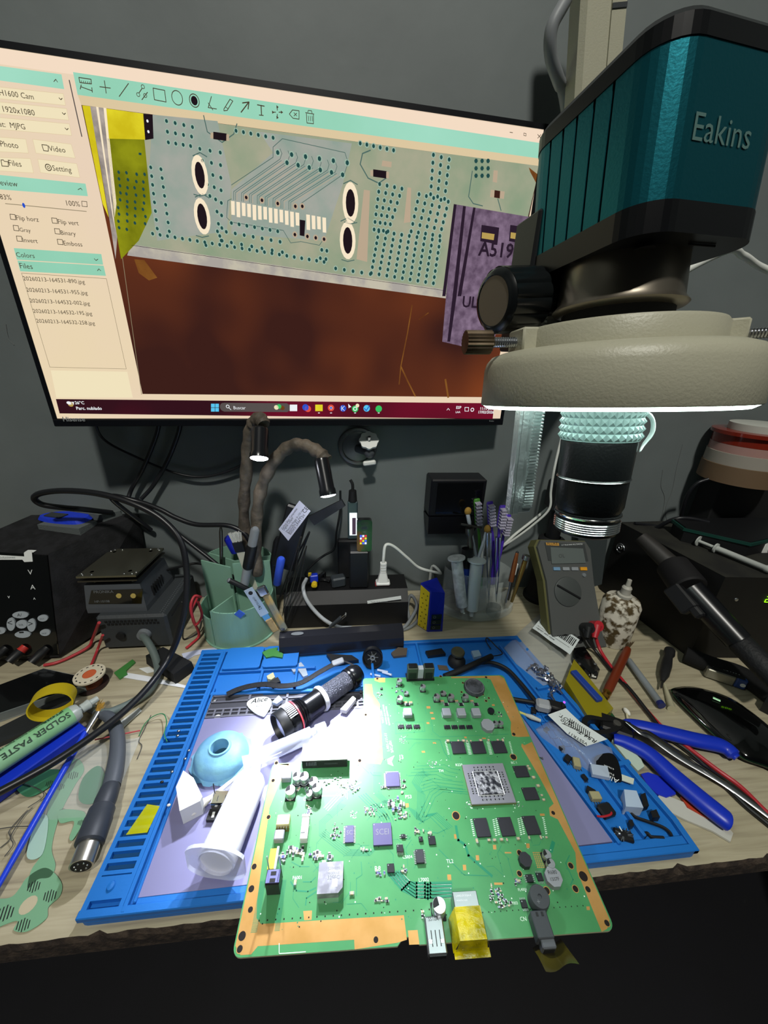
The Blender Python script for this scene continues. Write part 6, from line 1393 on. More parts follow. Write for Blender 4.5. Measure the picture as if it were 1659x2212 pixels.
pen(1030, 1290, 448, 1046, 1165, 452, 3, 'blue_brush_pen', 'white and blue stick standing in the clear cup', 'pen', [mat('stick_blue', '#2a52c8', .4), white], [(0, 3), (.6, 3.4), (.62, 2.4), (1, 2)], [0, 0, 1])
def tbrush(px0, py0, px1, py1, Y, col, label, lean=0):
    root = thing('toothbrush', label, 'toothbrush', tuple(V(px0, py0, Y))); a, b_ = V(px0, py0, Y), V(px1, py1, Y+3); dd = (b_-a).normalized(); L_ = (b_-a).length
    M_ = frame(a, dd, (0, -1, 0)); g = G(); g.tube(spline([a, a+dd*L_*.5+Vector((1.5, 0, 0)), a+dd*L_*.74], 6), [3.4, 3.4, 3.2, 3, 2.8, 2.6, 2.4, 2.3, 2.2, 2.1, 2, 2, 2], 0, 10); g.X = M_; g.box((L_*.87, 0, 0), (L_*.27, 9, 3.4), 0, b=1.4); g.build('handle', col, root)
    g = G(); g.X = M_
    for i in range(7):
        for k in range(4): g.box((L_*.76+i*L_*.035, -3+k*2, 6), (1.8, 1.5, 9), 0)
    o = g.build('bristles', mat('bristle_lilac', '#b9b4c8', .7), root)
    return root
pur = mat('brush_purple', '#4a2fa8', .35); grn = mat('brush_green', '#3f7a2a', .4)
tbrush(1068, 1260, 1058, 1084, 446, pur, 'purple toothbrush with its head highest in the cup'); tbrush(1060, 1260, 1086, 1092, 440, pur, 'purple toothbrush tilted to the right in the cup')
tbrush(1038, 1270, 1030, 1078, 466, grn, 'green toothbrush standing before the black wall box')
tbrush(1062, 1262, 1098, 1112, 452, pur, 'purple toothbrush leaning furthest to the right, grey bristles')
for a, b_, l_ in (((1030, 1210, 450), (1010, 1110, 456), 'small round brush with ochre bristles left of the green toothbrush'), ((1030, 1215, 440), (1052, 1148, 444), 'small brush with ochre tuft on a blue and white stick')):
    p0, p1 = V(*a), V(*b_); root = thing('small_brush', l_, 'brush', tuple(p0)); g = G(); g.rod(p0, p1, [(0, 2), (.8, 2.2), (.82, 2.8), (1, 2.8)], 0, 10); g.build('stick', mat('stick_pale', '#b4bcc4', .4), root); g = G(); g.ell(p1+Vector((0, 0, 4)), (5, 4, 6), 0, 10); g.build('tuft', mat('tuft_ochre', '#8f6f2a', .8), root)
g = G(); p0, p1 = V(1017, 1190, 446), V(1014, 1140, 450); g.rod(p0, p1, [(0, 3), (.3, 4.5), (.6, 3), (.8, 6), (1, 6)], 0, 12); g.tube([V(995, 1132, 450), V(1040, 1140, 452)], 1.6, 0, 8); tag(g.build('clip_tool', dsteel, loc=p0), 'dark metal clip tool above the black marker in the cup', 'tool')
for a, b_, l_ in (((1056, 1300, 430), (1056, 1150, 438), 'steel serrated tweezers standing left of the pair in the cup'), ((1072, 1300, 428), (1076, 1160, 436), 'steel tweezers standing right of the pair in the cup')):
    p0, p1 = V(*a), V(*b_); g = G()
    for s_ in (-1, 1): g.tube(spline([p0, (p0+p1)*.5+Vector((s_*2.4, 0, 0)), p1+Vector((s_*2.5, 0, 0))], 8), [1+1.6*k/16 for k in range(17)], 0, 8, flatten=.5)
    tag(g.build('tweezers', steel, loc=p0), l_, 'tweezers')
pen(1093, 1302, 424, 1118, 1190, 430, 3.4, 'screwdriver', 'copper-coloured slim screwdriver leaning in the cup', 'screwdriver', [mat('copper_handle', '#b06a40', .3, .8), steel, black], [(0, 1), (.42, 1.2), (.43, 3.6), (.75, 3.4), (.97, 2.2), (1, .5)], [1, 1, 0, 0, 2])
pen(1105, 1300, 420, 1138, 1200, 426, 3.4, 'screwdriver', 'gold-coloured screwdriver with round top, rightmost in the cup', 'screwdriver', [mat('gold_handle', '#a88a4c', .28, .9), steel], [(0, 2), (.2, 2.4), (.8, 3.4), (.9, 3.2), (.92, 5.4), (1, 5.4)], [0, 0, 0, 1, 1])
pen(1098, 1296, 432, 1116, 1218, 436, 2.2, 'screwdriver', 'white-tipped thin screwdriver between the copper and gold ones', 'screwdriver', [dsteel, white], [(0, 1.4), (.7, 1.8), (.72, 2.4), (1, 2.4)], [0, 0, 1])
c = T(1066, 1318, 8); g = G(); g.lathe([(10, 0), (11, 1), (11, 12), (10, 12.5), (9.6, 3), (.01, 3)], 0, 24, tr(c.x, c.y, 2.4)); tag(g.build('clear_disc', mat('cap_grey_clear', '#8d9492', .2, alpha=.6), loc=(c.x, c.y, 2.4)), 'small clear round disc inside the front of the organiser', 'disc')
# ---- black box on the wall and metal disc mount
wb = thing('wall_box', 'black plastic box fixed to the wall behind the cup', 'box', (158, 504, 155)); a, b_ = V(928, 1030, 484), V(1032, 1092, 484); lo = V(945, 1152, 484)
g = G(); hexa(g, [(a.x+4, 505, lo.z+2), (a.x+4, 482, lo.z), (b_.x-2, 482, lo.z), (b_.x-2, 505, lo.z+2)], [(a.x, 505, V(930, 1112, 490).z), (a.x, 470, V(930, 1112, 478).z), (b_.x+6, 470, V(930, 1112, 478).z), (b_.x+6, 505, V(930, 1112, 490).z)], 0)
zlo = V(930, 1112, 478).z; zhi = a.z; g.box(((a.x+b_.x)/2+2, 488, (zlo+zhi)/2), (b_.x-a.x+4, 34, zhi-zlo), 0, b=2); g.build('case', mat('wallbox_black', '#0a0a10', .4), wb)
g = G(); g.box(((a.x+b_.x)/2+4, 470.6, (zlo+zhi)/2), (b_.x-a.x-10, 1, zhi-zlo-8), 0, b=.4); g.build('lid_panel', gloss, wb)
dm_ = thing('disc_mount', 'round grey metal disc on the wall with a white thumb wheel', 'mount', (18, 504, 239)); c = V(773, 965, 502); r_ = (V(815, 965, 502)-V(731, 965, 502)).length/2
g = G(); MW2 = tr(c.x, 504.6, c.z) @ rot(90, 0, 0); g.lathe([(r_, 0), (r_, 3), (r_-1.5, 4), (r_-5, 4), (r_-6, 2), (r_*.35, 4), (.01, 5)], 0, 40, MW2)
for a in (130, 290): g.lathe([(1.8, 4.2), (.01, 4.4)], 0, 10, MW2 @ tr((r_-3)*math.cos(math.radians(a)), (r_-3)*math.sin(math.radians(a)), 0))
g.build('disc', mat('disc_metal', '#6c6c6c', .4, .7), dm_)
g = G(); q = V(798, 978, 480); g.cyl((c.x, 502, c.z-2), (q.x, 484, q.z-1), 6, 5, 0); g.ell((q.x, 482, q.z), (7.5, 7.5, 7.5), 0, 16); g.build('ball_joint', mat('joint_grey', '#4a4d52', .4), dm_)
g = G(); q2 = V(797, 952, 480); P_ = [((12.2+.7*math.cos(8*t*PI/24))*math.cos(t*PI/24), (12.2+.7*math.cos(8*t*PI/24))*math.sin(t*PI/24)) for t in range(48)]; g.prism(P_, -2, 2, 0, tr(q2.x, 480, q2.z) @ rot(48, 0, 0)); g.build('thumb_wheel', white, dm_)
g = G(); g.cyl((q2.x, 480, q2.z), (q2.x, 474, q2.z+6), 2, 2, 0, 8); g.build('screw', steel, dm_); g = G(); q3 = V(798, 1000, 480); g.box((q3.x, 480, q3.z), (17, 6, 6), 0, b=1.5, X=tr(q3.x, 480, q3.z) @ rot(0, -8, 0) @ tr(-q3.x, -480, -q3.z)); g.build('tab', white, dm_)
# ================================================================== right side of the bench
# ---- multimeter leaning back
mm_ = thing('multimeter', 'dark grey digital multimeter leaning back with a round dial', 'multimeter', tuple(T(1250, 1400, 0)))
O_ = T(1205, 1408, 2); Ux = (T(1305, 1398, 2)-O_); Ux.normalize(); TL = V(1163, 1163, 432); Vy = TL-O_
hm, XM = face_of(O_, Ux, Vy)
def fp_(pts): return [hm(x, y) for x, y in pts]
body = fp_([(1196, 1405), (1188, 1330), (1180, 1255), (1160, 1180), (1167, 1165), (1265, 1168), (1276, 1185), (1284, 1260), (1296, 1330), (1312, 1400)])
g = G(); g.prism(body, -18, 0, 0, XM, taper=.98); mb = g.build('body', mat('meter_grey', '#4c4e4d', .5), mm_)
g = G(); bo = [(x*1.0-(2.4 if x < 35 else -1.2), y) for x, y in body]; g.prism(bo, -20, -4, 0, XM); g.build('holster', mat('meter_holster', '#55542f', .6), mm_)
g = G(); g.prism(fp_([(1176, 1172), (1262, 1175), (1270, 1212), (1184, 1211)]), 0, .8, 0, XM); g.prism(fp_([(1188, 1182), (1258, 1185), (1264, 1216), (1191, 1218)]), .8, 1.4, 1, XM)
q = hm(1206, 1205); g.text('OL', XM @ Vector((q[0], q[1], 1.5)), XM.col[0][:3], XM.col[1][:3], width=9, m=0, lift=0); g.build('display', [mat('meter_frame', '#3a3d3d', .4), mat('meter_lcd', '#5b6260', .35)], mb)
g = G(); g.prism(fp_([(1178, 1172), (1206, 1173), (1207, 1179), (1180, 1178)]), .8, 1.1, 0, XM); q = hm(1182, 1178); g.text('FLUKE', XM @ Vector((q[0], q[1], 1.2)), XM.col[0][:3], XM.col[1][:3], width=15, m=1, lift=0); q = hm(1212, 1179); g.text('117 TRUE RMS MULTIMETER', XM @ Vector((q[0], q[1], 1.2)), XM.col[0][:3], XM.col[1][:3], width=32, m=2, lift=0); g.build('brand_plate', [mat('plate_orange', '#b98a3c', .5), ink, inkw], mb)
for x, c_ in ((1201, '#6b8fae'), (1221, '#8b9094'), (1240, '#8b9094'), (1259, '#d9951e')):
    g = G(); g.prism(fp_([(x-7, 1225), (x+7, 1225), (x+8, 1232), (x-6, 1232)]), 0, 1.8, 0, XM); g.build('button', mat('btn'+c_, c_, .5), mb)
c = hm(1226, 1278); g = G(); g.lathe([(20, 0), (19.5, 1.6), (18.5, 2), (.01, 2)], 0, 44, XM @ tr(c[0], c[1], 0)); di = g.build('dial', mat('dial_grey', '#414544', .5), mb)
g = G(); g.box((c[0], c[1], 3), (38, 2.4, 2.2), 0, -32, X=XM, b=.6); g.build('dial_pointer', black, di)
g = G(); c2 = hm(1261, 1242); g.lathe([(3, 0), (2.6, 1.6), (.01, 1.8)], 0, 14, XM @ tr(c2[0], c2[1], 0)); g.build('round_button', grey, mb)
for i, (x, y) in enumerate(((1222, 1378), (1252, 1382), (1280, 1370))):
    c3 = hm(x, y); g = G(); g.lathe([(5, 0), (4.6, 1), (2.4, 1), (2.2, .3), (.01, .3)], 0, 18, XM @ tr(c3[0], c3[1], 0)); g.build('socket', black, mb)
redm = mat('lead_red', '#a8222c', .4)
for nm, cx_, cy_, colr, lab, path in (('red', 1276, 1348, redm, 'red test lead plugged into the multimeter', [(1278, 1362, 32), (1287, 1378, 22), (1297, 1405, 10), (1320, 1440, 5), (1345, 1470, 6), (1385, 1520, 4), (1430, 1570, 4), (1480, 1610, 6), (1545, 1660, 5), (1600, 1700, 4), (1660, 1758, 4), (1720, 1800, 4)]),
                                     ('black', 1258, 1352, black, 'black test lead plugged into the multimeter left of the red one', [(1262, 1362, 30), (1272, 1385, 18), (1290, 1410, 6), (1322, 1450, 4), (1360, 1488, 6), (1405, 1545, 4), (1440, 1588, 4), (1490, 1625, 4), (1560, 1690, 4), (1610, 1740, 3), (1665, 1785, 3), (1720, 1830, 3)])):
    root = thing('test_lead', lab, 'test lead', tuple(T(cx_, cy_, 30))); c3 = XM @ Vector((*hm(cx_, cy_), 4))
    g = G(); g.rod(c3-Vector((0, 0, 2)), c3+XM.col[2].to_3d()*12, [(0, 6.5), (1, 6.8)], 0, 16); g.rod(c3+XM.col[2].to_3d()*8, T(path[0][0]+6, path[0][1]+16, 24), [(0, 6.2), (.4, 5), (1, 3.4)], 0, 14); g.build('plug', colr, root)
    g = G(); g.tube(spline([c3+XM.col[2].to_3d()*8]+[T(*q) for q in path], 6), 2.1, 0, 9); g.build('wire', colr, root)
# smoked sheet leaning against the wall behind the meter
g = G(); a, b_, c_, d_ = V(1246, 1120, 492), V(1318, 1120, 492), V(1300, 1262, 470), V(1258, 1275, 470); g.add([a, b_, c_, d_, a+Vector((0, 3, 0)), b_+Vector((0, 3, 0)), c_+Vector((0, 3, 0)), d_+Vector((0, 3, 0))], [(0, 3, 2, 1), (4, 5, 6, 7), (0, 1, 5, 4), (1, 2, 6, 5), (2, 3, 7, 6), (3, 0, 4, 7)], 0)
tag(g.build('smoked_sheet', mat('smoked', '#3b4142', .25), loc=(c_.x, c_.y, c_.z)), 'smoky grey plastic sheet leaning on the wall behind the multimeter', 'plastic sheet')
# ---- flux bottle
bc_ = T(1340, 1404, 0)+Vector((0, 22, 0)); fb_ = thing('flux_bottle', 'dirty white bottle with a nozzle, smeared brown, beside the multimeter', 'bottle', (bc_.x, bc_.y, 0))
bmat = mat('dirty_bottle', '#cfc9ba', .55, mix='#4d3f24', mscale=95, mlo=.47, mhi=.58, bump=.4, bscale=90, detail=7)
bh = V(1345, 1305, bc_.y-10).z; bh2 = V(1350, 1253, bc_.y).z
g = G(); g.lathe([(.01, .3), (22, .3), (23, 2), (23, bh-6), (20, bh), (9, bh+4), (8, bh+5)], 0, 40, tr(bc_.x, bc_.y, 0)); g.build('body', bmat, fb_)
g = G(); g.lathe([(8.5, bh+4), (8.8, bh+8), (6, bh+9), (5.6, bh+17), (6, bh+18), (5, bh+20), (3, bh+21), (2.6, bh2), (.01, bh2)], 0, 24, tr(bc_.x, bc_.y, 0)); g.build('nozzle', mat('nozzle_grey', '#a9a69c', .5), fb_)
# ---- hot air station
ha = thing('hot_air_station', 'black hot air station box with a green lit digit, right edge', 'hot air station', (500, 410, 0))
hb4 = [Vector((446, 335, 1)), Vector((640, 320, 1)), Vector((640, 495, 1)), Vector((424, 490, 1))]; ht4 = [v+Vector((0, 0, 124)) for v in hb4]
g = G(); hexa(g, hb4, ht4); hab = g.build('case', mat('station_black', '#060607', .6, mix='#0a0a0a', mscale=60), ha)
g = G(); g.add([v+Vector((0, 0, .3)) for v in ht4], [(0, 1, 2, 3)], 0); g.build('dusty_top', mat('dusty_top', '#141412', .8, mix='#24241e', mscale=25, detail=8), hab)
hf, FX = face_of(hb4[0]+Vector((0, 0, 0)), hb4[1]-hb4[0], (0, 0, 1))
g = G(); q = hf(1660, 1295); 
def seg7(gg, x, y, s, segs, m=0):
    W_, H_ = s*.6, s
    S7 = dict(a=((0, H_), (W_, H_)), b=((W_, H_/2), (W_, H_)), c=((W_, 0), (W_, H_/2)), d=((0, 0), (W_, 0)), e=((0, 0), (0, H_/2)), f=((0, H_/2), (0, H_)), g=((0, H_/2), (W_, H_/2)))
    for k in segs:
        (xa, ya), (xb, yb) = S7[k]; gg.box((x+(xa+xb)/2, y+(ya+yb)/2, .6), (abs(xb-xa)*.8+.9, abs(yb-ya)*.8+.9, .3), m, X=FX)
seg7(g, q[0]-4, q[1]-3.5, 8, 'abged'); seg7(g, q[0]+5, q[1]-3.5, 8, 'abcdef'); seg7(g, q[0]+14, q[1]-3.5, 8, 'abcdef'); g.build('digit_display', scr('led_green', '#9dff1a', 1.6), hab)
g = G(); q2 = hf(1590, 1295); g.lathe([(2.4, 0), (2, 1), (.01, 1.2)], 0, 12, FX @ tr(max(q2[0], 6), q2[1], 0)); g.build('screw', steel, hab)
hl = Vector((424, 490, 0)); hs, SX = face_of(hl, hb4[0]-hb4[3], (0, 0, 1)); 
g = G(); q = hs(1342, 1184); g.tube([SX @ Vector((q[0]+7*math.cos(a), q[1]+7*math.sin(a), 1.5)) for a in [i*2*PI/20 for i in range(17)]], 1, 0, 6); g.tube([SX @ Vector((q[0]+3*math.cos(a), q[1]+2+3*math.sin(a), 2.5)) for a in [i*2*PI/12 for i in range(12)]], .9, 0, 6, closed=True); g.build('cord_hook', steel, hab)
hnd = thing('hot_air_gun', 'black hot air gun handle with thick collar resting against its station', 'hot air gun', tuple(V(1500, 1280, 330)))
K = [V(1385, 1160, 428), V(1430, 1195, 404), V(1452, 1222, 386), V(1470, 1246, 368), V(1490, 1272, 348), V(1540, 1330, 314), V(1595, 1385, 290), V(1640, 1430, 268), V(1700, 1490, 240)]
for v in K:
    pass
hmt = mat('handle_black', '#0b0c10', .3)
g = G(); g.rod(K[0], K[2], [(0, 9), (.5, 11), (1, 12)], 0, 20); g.build('nozzle', mat('nozzle_dark', '#2a2826', .55), hnd)
g = G(); g.rod(K[2], K[4], [(0, 17), (.05, 19), (.95, 20), (1, 18)], 0, 28); g.build('collar', mat('collar_dark', '#121113', .6), hnd)
g = G(); g.rod(K[4], K[6], [(0, 15.5), (.5, 14.5), (1, 13.5)], 0, 28); hg2 = g.build('grip', hmt, hnd)
g = G(); g.rod(K[6], K[8], [(0, 11), (.05, 12.5), (1, 12)], 0, 24); g.build('hose', mat('hose_black', '#131417', .6, bump=.4, bscale=300), hnd)
M_ = frame(K[4]+Vector((-12, -3, -8)), K[5]-K[4], (-1, -.3, .3)); g = G(); g.box((4, 0, 4), (34, 20, 12), 0, X=M_, b=2); g.box((24, 4, 4), (16, 10, 10), 0, X=M_, b=2); g.build('holder_bracket', black, hnd)
g = G(); P_ = spline([T(1476, 1416, 11), T(1535, 1440, 11), T(1600, 1462, 11), T(1660, 1505, 11), T(1740, 1570, 11)], 6); g.tube([p+Vector((4, 2, 0)) for p in P_], 10.5, 0, 18); o = g.build('air_hose', mat('hose_matt', '#020203', .9, bump=.3, bscale=200), loc=P_[0]); tag(o, 'thick matt black hose lying on the bench before the hot air station', 'hose')
# ---- device with green board on top of the station, rolls, syringe
ZS = 125.6
gd = thing('green_edged_device', 'black device with dark green rim lying on the hot air station', 'device', (560, 440, ZS))
g = G(); P_ = TT([(1486, 1150), (1500, 1120), (1660, 1170), (1760, 1230), (1720, 1290)], ZS+14); 
P_ = [(468, 425), (475, 452), (620, 452), (620, 405), (520, 380)]
g.prism(P_, ZS, ZS+22, 0); gdb = g.build('body', black, gd); g = G(); cx_, cy_ = 540, 420; g.prism([(cx_+(x-cx_)*1.03, cy_+(y-cy_)*1.06) for x, y in P_], ZS+16, ZS+20, 0); g.build('green_rim', mat('rim_green', '#123c34', .4), gd)
g = G(); q = V(1650, 1185, 392); g.box((q.x+4, 390, q.z), (20, 4, 30), 0, 0, b=1); g.lathe([(5, 0), (5, 2), (.01, 2)], 1, 16, tr(q.x+6, 388, q.z+2) @ rot(90, 0, 0)); g.build('white_bracket', [white, steel], gd)
rb = thing('tape_stack_base', 'black rectangular housing standing behind the green rimmed device', 'housing', (560, 470, ZS)); z0 = ZS; z1_ = V(1540, 1035, 462).z
g = G(); xl = V(1528, 1120, 462).x; g.box((xl+55, 478, (z0+z1_)/2+.5), (110, 34, z1_-z0), 0, b=1.5); g.build('body', blackm, rb)
zt = z1_+1; xc = V(1545, 1000, 458).x+48; lev = [(V(1545, 1000, 458).z, 48, '#6b5640', 'brown cloth-like tape roll, bottom of the stack at the right edge', .6), (V(1545, 975, 458).z, 47, '#9a948a', 'pale grey tape roll in the stack at the right edge', .5), (V(1545, 958, 458).z, 46, '#a8837c', 'thin shiny pinkish tape roll under the amber rolls', .3), (V(1545, 938, 458).z, 46, '#7c2416', 'lower amber brown tape roll of the stack', .12), (V(1545, 938, 458).z+5, 50, '#7c2416', 'upper amber brown tape roll of the stack', .12), (V(1585, 915, 458).z, 36, '#b6b8b0', 'pale frosted roll on top of the stack', .5)]
z_ = zt
for k, (zz, r_, cc, lab, ro) in enumerate(lev):
    zz = max(zz, z_+3.5); g = G(); g.lathe([(.01, z_), (r_, z_), (r_, zz-.3), (r_-1, zz), (.01, zz)], 0, 56, tr(xc+(4 if k == 5 else 0), 470-10, 0)); g.f.append([]) if False else None
    o = g.build('tape_roll', mat('roll'+str(k)+cc, cc, ro, coat=.4 if ro < .2 else 0), loc=(xc, 460, z_)); tag(o, lab, 'tape', 'tape rolls stacked at the right edge'); z_ = zz+.1
cable('black_cable', [V(1530, 1035, 455), V(1505, 1045, 458), V(1485, 1070, 462), V(1472, 1110, 468), V(1466, 1140, 474), Vector((440, 480, ZS+2))], 2.4, bc, 'thin black cord curving down from the housing onto the station')
cable('black_cable', [V(1415, 1142, 470), V(1455, 1122, 455), V(1490, 1120, 448), V(1530, 1128, 440)], 3, bc, 'black cord entering the green rimmed device from the left')
sy = thing('syringe', 'thin white syringe lying on the hot air station', 'syringe', (470, 400, ZS)); a, b_ = T(1508, 1168, ZS+7), T(1665, 1232, ZS+6); dd = (b_-a).normalized(); L_ = (b_-a).length
g = G(); g.rod(a, a+dd*L_*.28, [(0, 7), (.06, 7), (.07, 2), (1, 2)], 0, 16); g.rod(a+dd*L_*.26, b_, [(0, 6.5), (.03, 6.5), (.04, 3.6), (.9, 3.6), (.92, 4.4), (1, 4.4)], 0, 16); g.build('barrel', mat('syringe_dull', '#b4b8b4', .4), sy); g = G(); g.rod(b_, b_+dd*14, [(0, 2), (1, 1)], 0, 10); g.build('tip', mat('tip_teal', '#8fb0ac', .4), sy)
# ---- bar-coded bag with screws
bag('screw_bag', [(1070, 1400), (1195, 1500), (1262, 1380), (1172, 1312)], 10, 'clear bag of small screws with a barcode label', amp=2.2, m=mat('bag_plastic_grey', '#c4c8c4', .1, alpha=.3, bump=.6, bscale=50))
lbz = 14
def pl_label(pts, z, name, label, lines, bars=None, m=None, slope=0):
    P_ = [T(x, y, z) for x, y in pts]; o0 = P_[0]; ux = (P_[1]-P_[0]); L_ = ux.length; ux.normalize(); uy = (P_[3]-P_[0]); H_ = uy.length; uy.normalize()
    root = thing(name, label, 'label', tuple(o0)); g = G(); n_ = 10; vs = []
    for j in (0, 1):
        for i in range(n_+1): vs.append(o0+ux*(L_*i/n_)+uy*(H_*j)+Vector((0, 0, .5*math.sin(i*.9))))
    g.add(vs, [[i, i+1, i+n_+2, i+n_+1] for i in range(n_)], 0, True); g.build('paper', m or mat('label_paper', '#cfd6d6', .6), root)
    g = G(); hgt = Vector((0, 0, .8))
    if bars:
        random.seed(3); x = L_*.06
        while x < L_*.94: 
            w_ = random.choice((.5, .5, .9, 1.3)); A = o0+ux*x+uy*(H_*bars[0])+hgt; B_ = A+uy*(H_*(bars[1]-bars[0])); g.add([A, A+ux*w_, B_+ux*w_, B_], [(0, 1, 2, 3)], 0); x += w_+random.choice((.5, .7, 1.1))
    nrm = Vector((0, 0, 1)); 
    for s_, fx, fy, fw, sh in lines:
        yd = nrm.cross(ux); 
        if fw < 0: g.text(s_, o0+ux*(L_*fx)+uy*(H_*fy)+hgt, -ux, -yd, width=-fw*L_, m=0, lift=0, shear=sh)
        else: g.text(s_, o0+ux*(L_*fx)+uy*(H_*fy)+hgt, ux, yd, width=fw*L_, m=0, lift=0, shear=sh)
    g.build('print', ink, root); return root
pl_label([(1173, 1330), (1252, 1382), (1238, 1410), (1150, 1357)], 19, 'barcode_label', 'white barcode label stuck on the clear screw bag', [('X0037RKVZ0CB0CN', .1, -.0, .8, 0), ('M1.2 M1.4 M1.6 laptop screw assortment kit', .06, .74, .85, 0), ('repair set new', .06, .88, .5, 0)], (.12, .55))
scw = mat('screw_steel', '#b9bcc4', .25, .95); random.seed(11); proto = None
for i in range(34):
    x, y = 1155+random.gauss(0, 5)+i*1.6, 1438+i*1.5+random.gauss(0, 6); p = T(x, y, 12)
    if proto is None:
        g = G(); g.rod((0, 0, 0), (5.5, 0, 0), [(0, 1.8), (.15, 1.8), (.18, .9), (1, .8)], 0, 8); proto = g.build('small_screw', scw, loc=(0, 0, 0)); o = proto
    else: o = proto.copy(); COL.objects.link(o)
    o.location = (p.x*MM, p.y*MM, (11+random.random()*3)*MM); o.scale = (1.35,)*3; o.rotation_euler = (random.random(), random.random(), random.random()*6); tag(o, 'tiny steel screw among the heap in the clear bag', 'screw', 'screws in the clear bag')
# ---- usb stick
uu = thing('usb_adapter', 'black rectangular usb adapter with two small screws beside the screw bag', 'adapter', tuple(T(1270, 1450, 0))); P_ = TT([(1238, 1420), (1278, 1455), (1296, 1446), (1262, 1396), (1240, 1400)], 10)
g = G(); g.prism(P_, .3, 10, 0); g.build('body', gloss, uu)
for x, y in ((1252, 1434), (1286, 1434)):
    g = G(); c = T(x, y, 10.1); g.lathe([(2, 0), (1.6, .6), (.01, .7)], 0, 12, tr(*c)); g.build('screw', steel, uu)
g = G(); c = T(1276, 1456, 5); g.box((c.x, c.y, 5), (14, 5, 8), 0, -20); g.box((c.x-1, c.y-2.7, 6), (5, .6, 2), 1, -20); g.box((c.x+2, c.y-3.4, 4.4), (5, .6, 2), 1, -20); g.build('port', [black, white], uu)
# ---- amber-wrapped blue tool and green board tip
at = thing('taped_module', 'amber tape wrapped module with a blue bar beside the mat', 'module', tuple(T(1260, 1500, 0)))
P_ = TT([(1222, 1470), (1240, 1424), (1262, 1450), (1325, 1530), (1302, 1552), (1272, 1550)], 14); g = G(); g.prism(P_, 4, 14, 0); g.build('tape_wrap', mat('amber_wrap', '#8f8418', .15, alpha=.82), at)
a, b_ = T(1238, 1450, 16), T(1296, 1514, 16); g = G(); M_ = frame(a, b_-a, (0, 0, 1)); g.box(((b_-a).length/2, 0, 0), ((b_-a).length, 8, 5), 0, X=M_, b=1); g.build('blue_bar', mat('module_blue', '#1c3a8c', .4), at)
P_ = TT([(1288, 1492), (1333, 1550), (1318, 1556), (1290, 1548)], 5); g = G(); g.prism(P_, 1, 3, 0); g.build('green_tip', mat('module_green', '#1f4a2a', .4), at)
# ---- pens, brush handle, screwdriver, swab, glue tip
def lay(name, label, cat, px0, py0, z0, px1, py1, z1, prof, ms, mats, n=16, sy=1):
    a, b_ = T(px0, py0, z0), T(px1, py1, z1); g = G(); g.rod(a, b_, prof, 0, n, ms=ms, sy=sy); return tag(g.build(name, mats, loc=a), label, cat)
bh_ = thing('brown_brush', 'brown handled short brush with a gold ferrule lying across the leads', 'brush', tuple(T(1307, 1500, 8)))
a, b_ = T(1311, 1496, 10), T(1356, 1402, 10); g = G(); g.rod(a, b_, [(0, 4.4), (.1, 5), (.9, 5), (1, 4)], 0, 16); g.build('handle', mat('handle_brown', '#6b2a14', .35), bh_); dd = (b_-a).normalized()
g = G(); g.rod(a-dd*11, a, [(0, 3.6), (.4, 4.6), (.5, 4), (1, 4.8)], 0, 16); g.build('ferrule', brass, bh_); g = G(); g.rod(a-dd*20, a-dd*11, [(0, 2), (1, 3)], 0, 10); g.build('tip', black, bh_)
g = G(); 
for i in range(30): g.tube([b_+Vector((random.uniform(-2, 2), 0, random.uniform(-1, 1))), b_+dd*random.uniform(10, 14)+Vector((random.uniform(-5, 5), 0, random.uniform(0, 4)))], .25, 0, 4)
o = g.build('bristles', mat('bristle_brown', '#4a3a24', .8), bh_); o['kind'] = 'stuff'
lay('grey_pen', 'translucent grey pen with a dark blue end on the bench', 'pen', 1357, 1425, 6, 1430, 1525, 6, [(0, 3), (.02, 3.8), (.5, 4), (.93, 4), (.94, 4.4), (1, 4.2)], [0, 0, 0, 1, 1], [mat('pen_grey', '#7f868a', .3), mat('pen_end', '#1c2660', .4)])
sd_ = thing('small_screwdriver', 'small black screwdriver pointing down at the glue tip', 'screwdriver', tuple(T(1435, 1450, 8))); a, b_ = T(1447, 1405, 9), T(1431, 1472, 7); dd = (b_-a).normalized()
g = G(); g.rod(a, b_, [(0, 6), (.12, 6.4), (.2, 4.6), (.5, 6), (.8, 5.2), (1, 2)], 0, 18); g.build('handle', mat('driver_black', '#1a1a1b', .5), sd_); g = G(); g.rod(b_, b_+dd*13, [(0, 1.6), (.8, 1.2), (1, .5)], 0, 10); g.build('tip', dsteel, sd_)
lay('glue_tip', 'pale tapered glue nozzle lying by the screwdriver tip', 'nozzle', 1452, 1532, 3.2, 1435, 1478, 2.6, [(0, 4.6), (.04, 3.8), (1, 1.6)], [0, 0], [mat('glue_tip', '#b4ae92', .4)])
sw = thing('cotton_swab', 'cotton swab with a white tip by the plier joint on the bench', 'cotton swab', tuple(T(1355, 1550, 2.5))); a, b_ = T(1357, 1562, 2.2), T(1354, 1542, 2.6); g = G(); g.rod(a, b_, [(0, 1.2), (1, 1.2)], 0, 8); g.build('stick', mat('swab_stick', '#c4bc9c', .5), sw); g = G(); g.ell(T(1354, 1537, 3), (2.6, 5, 2.6), 0, 12); g.build('cotton', mat('cotton', '#dcd9d0', .9), sw)
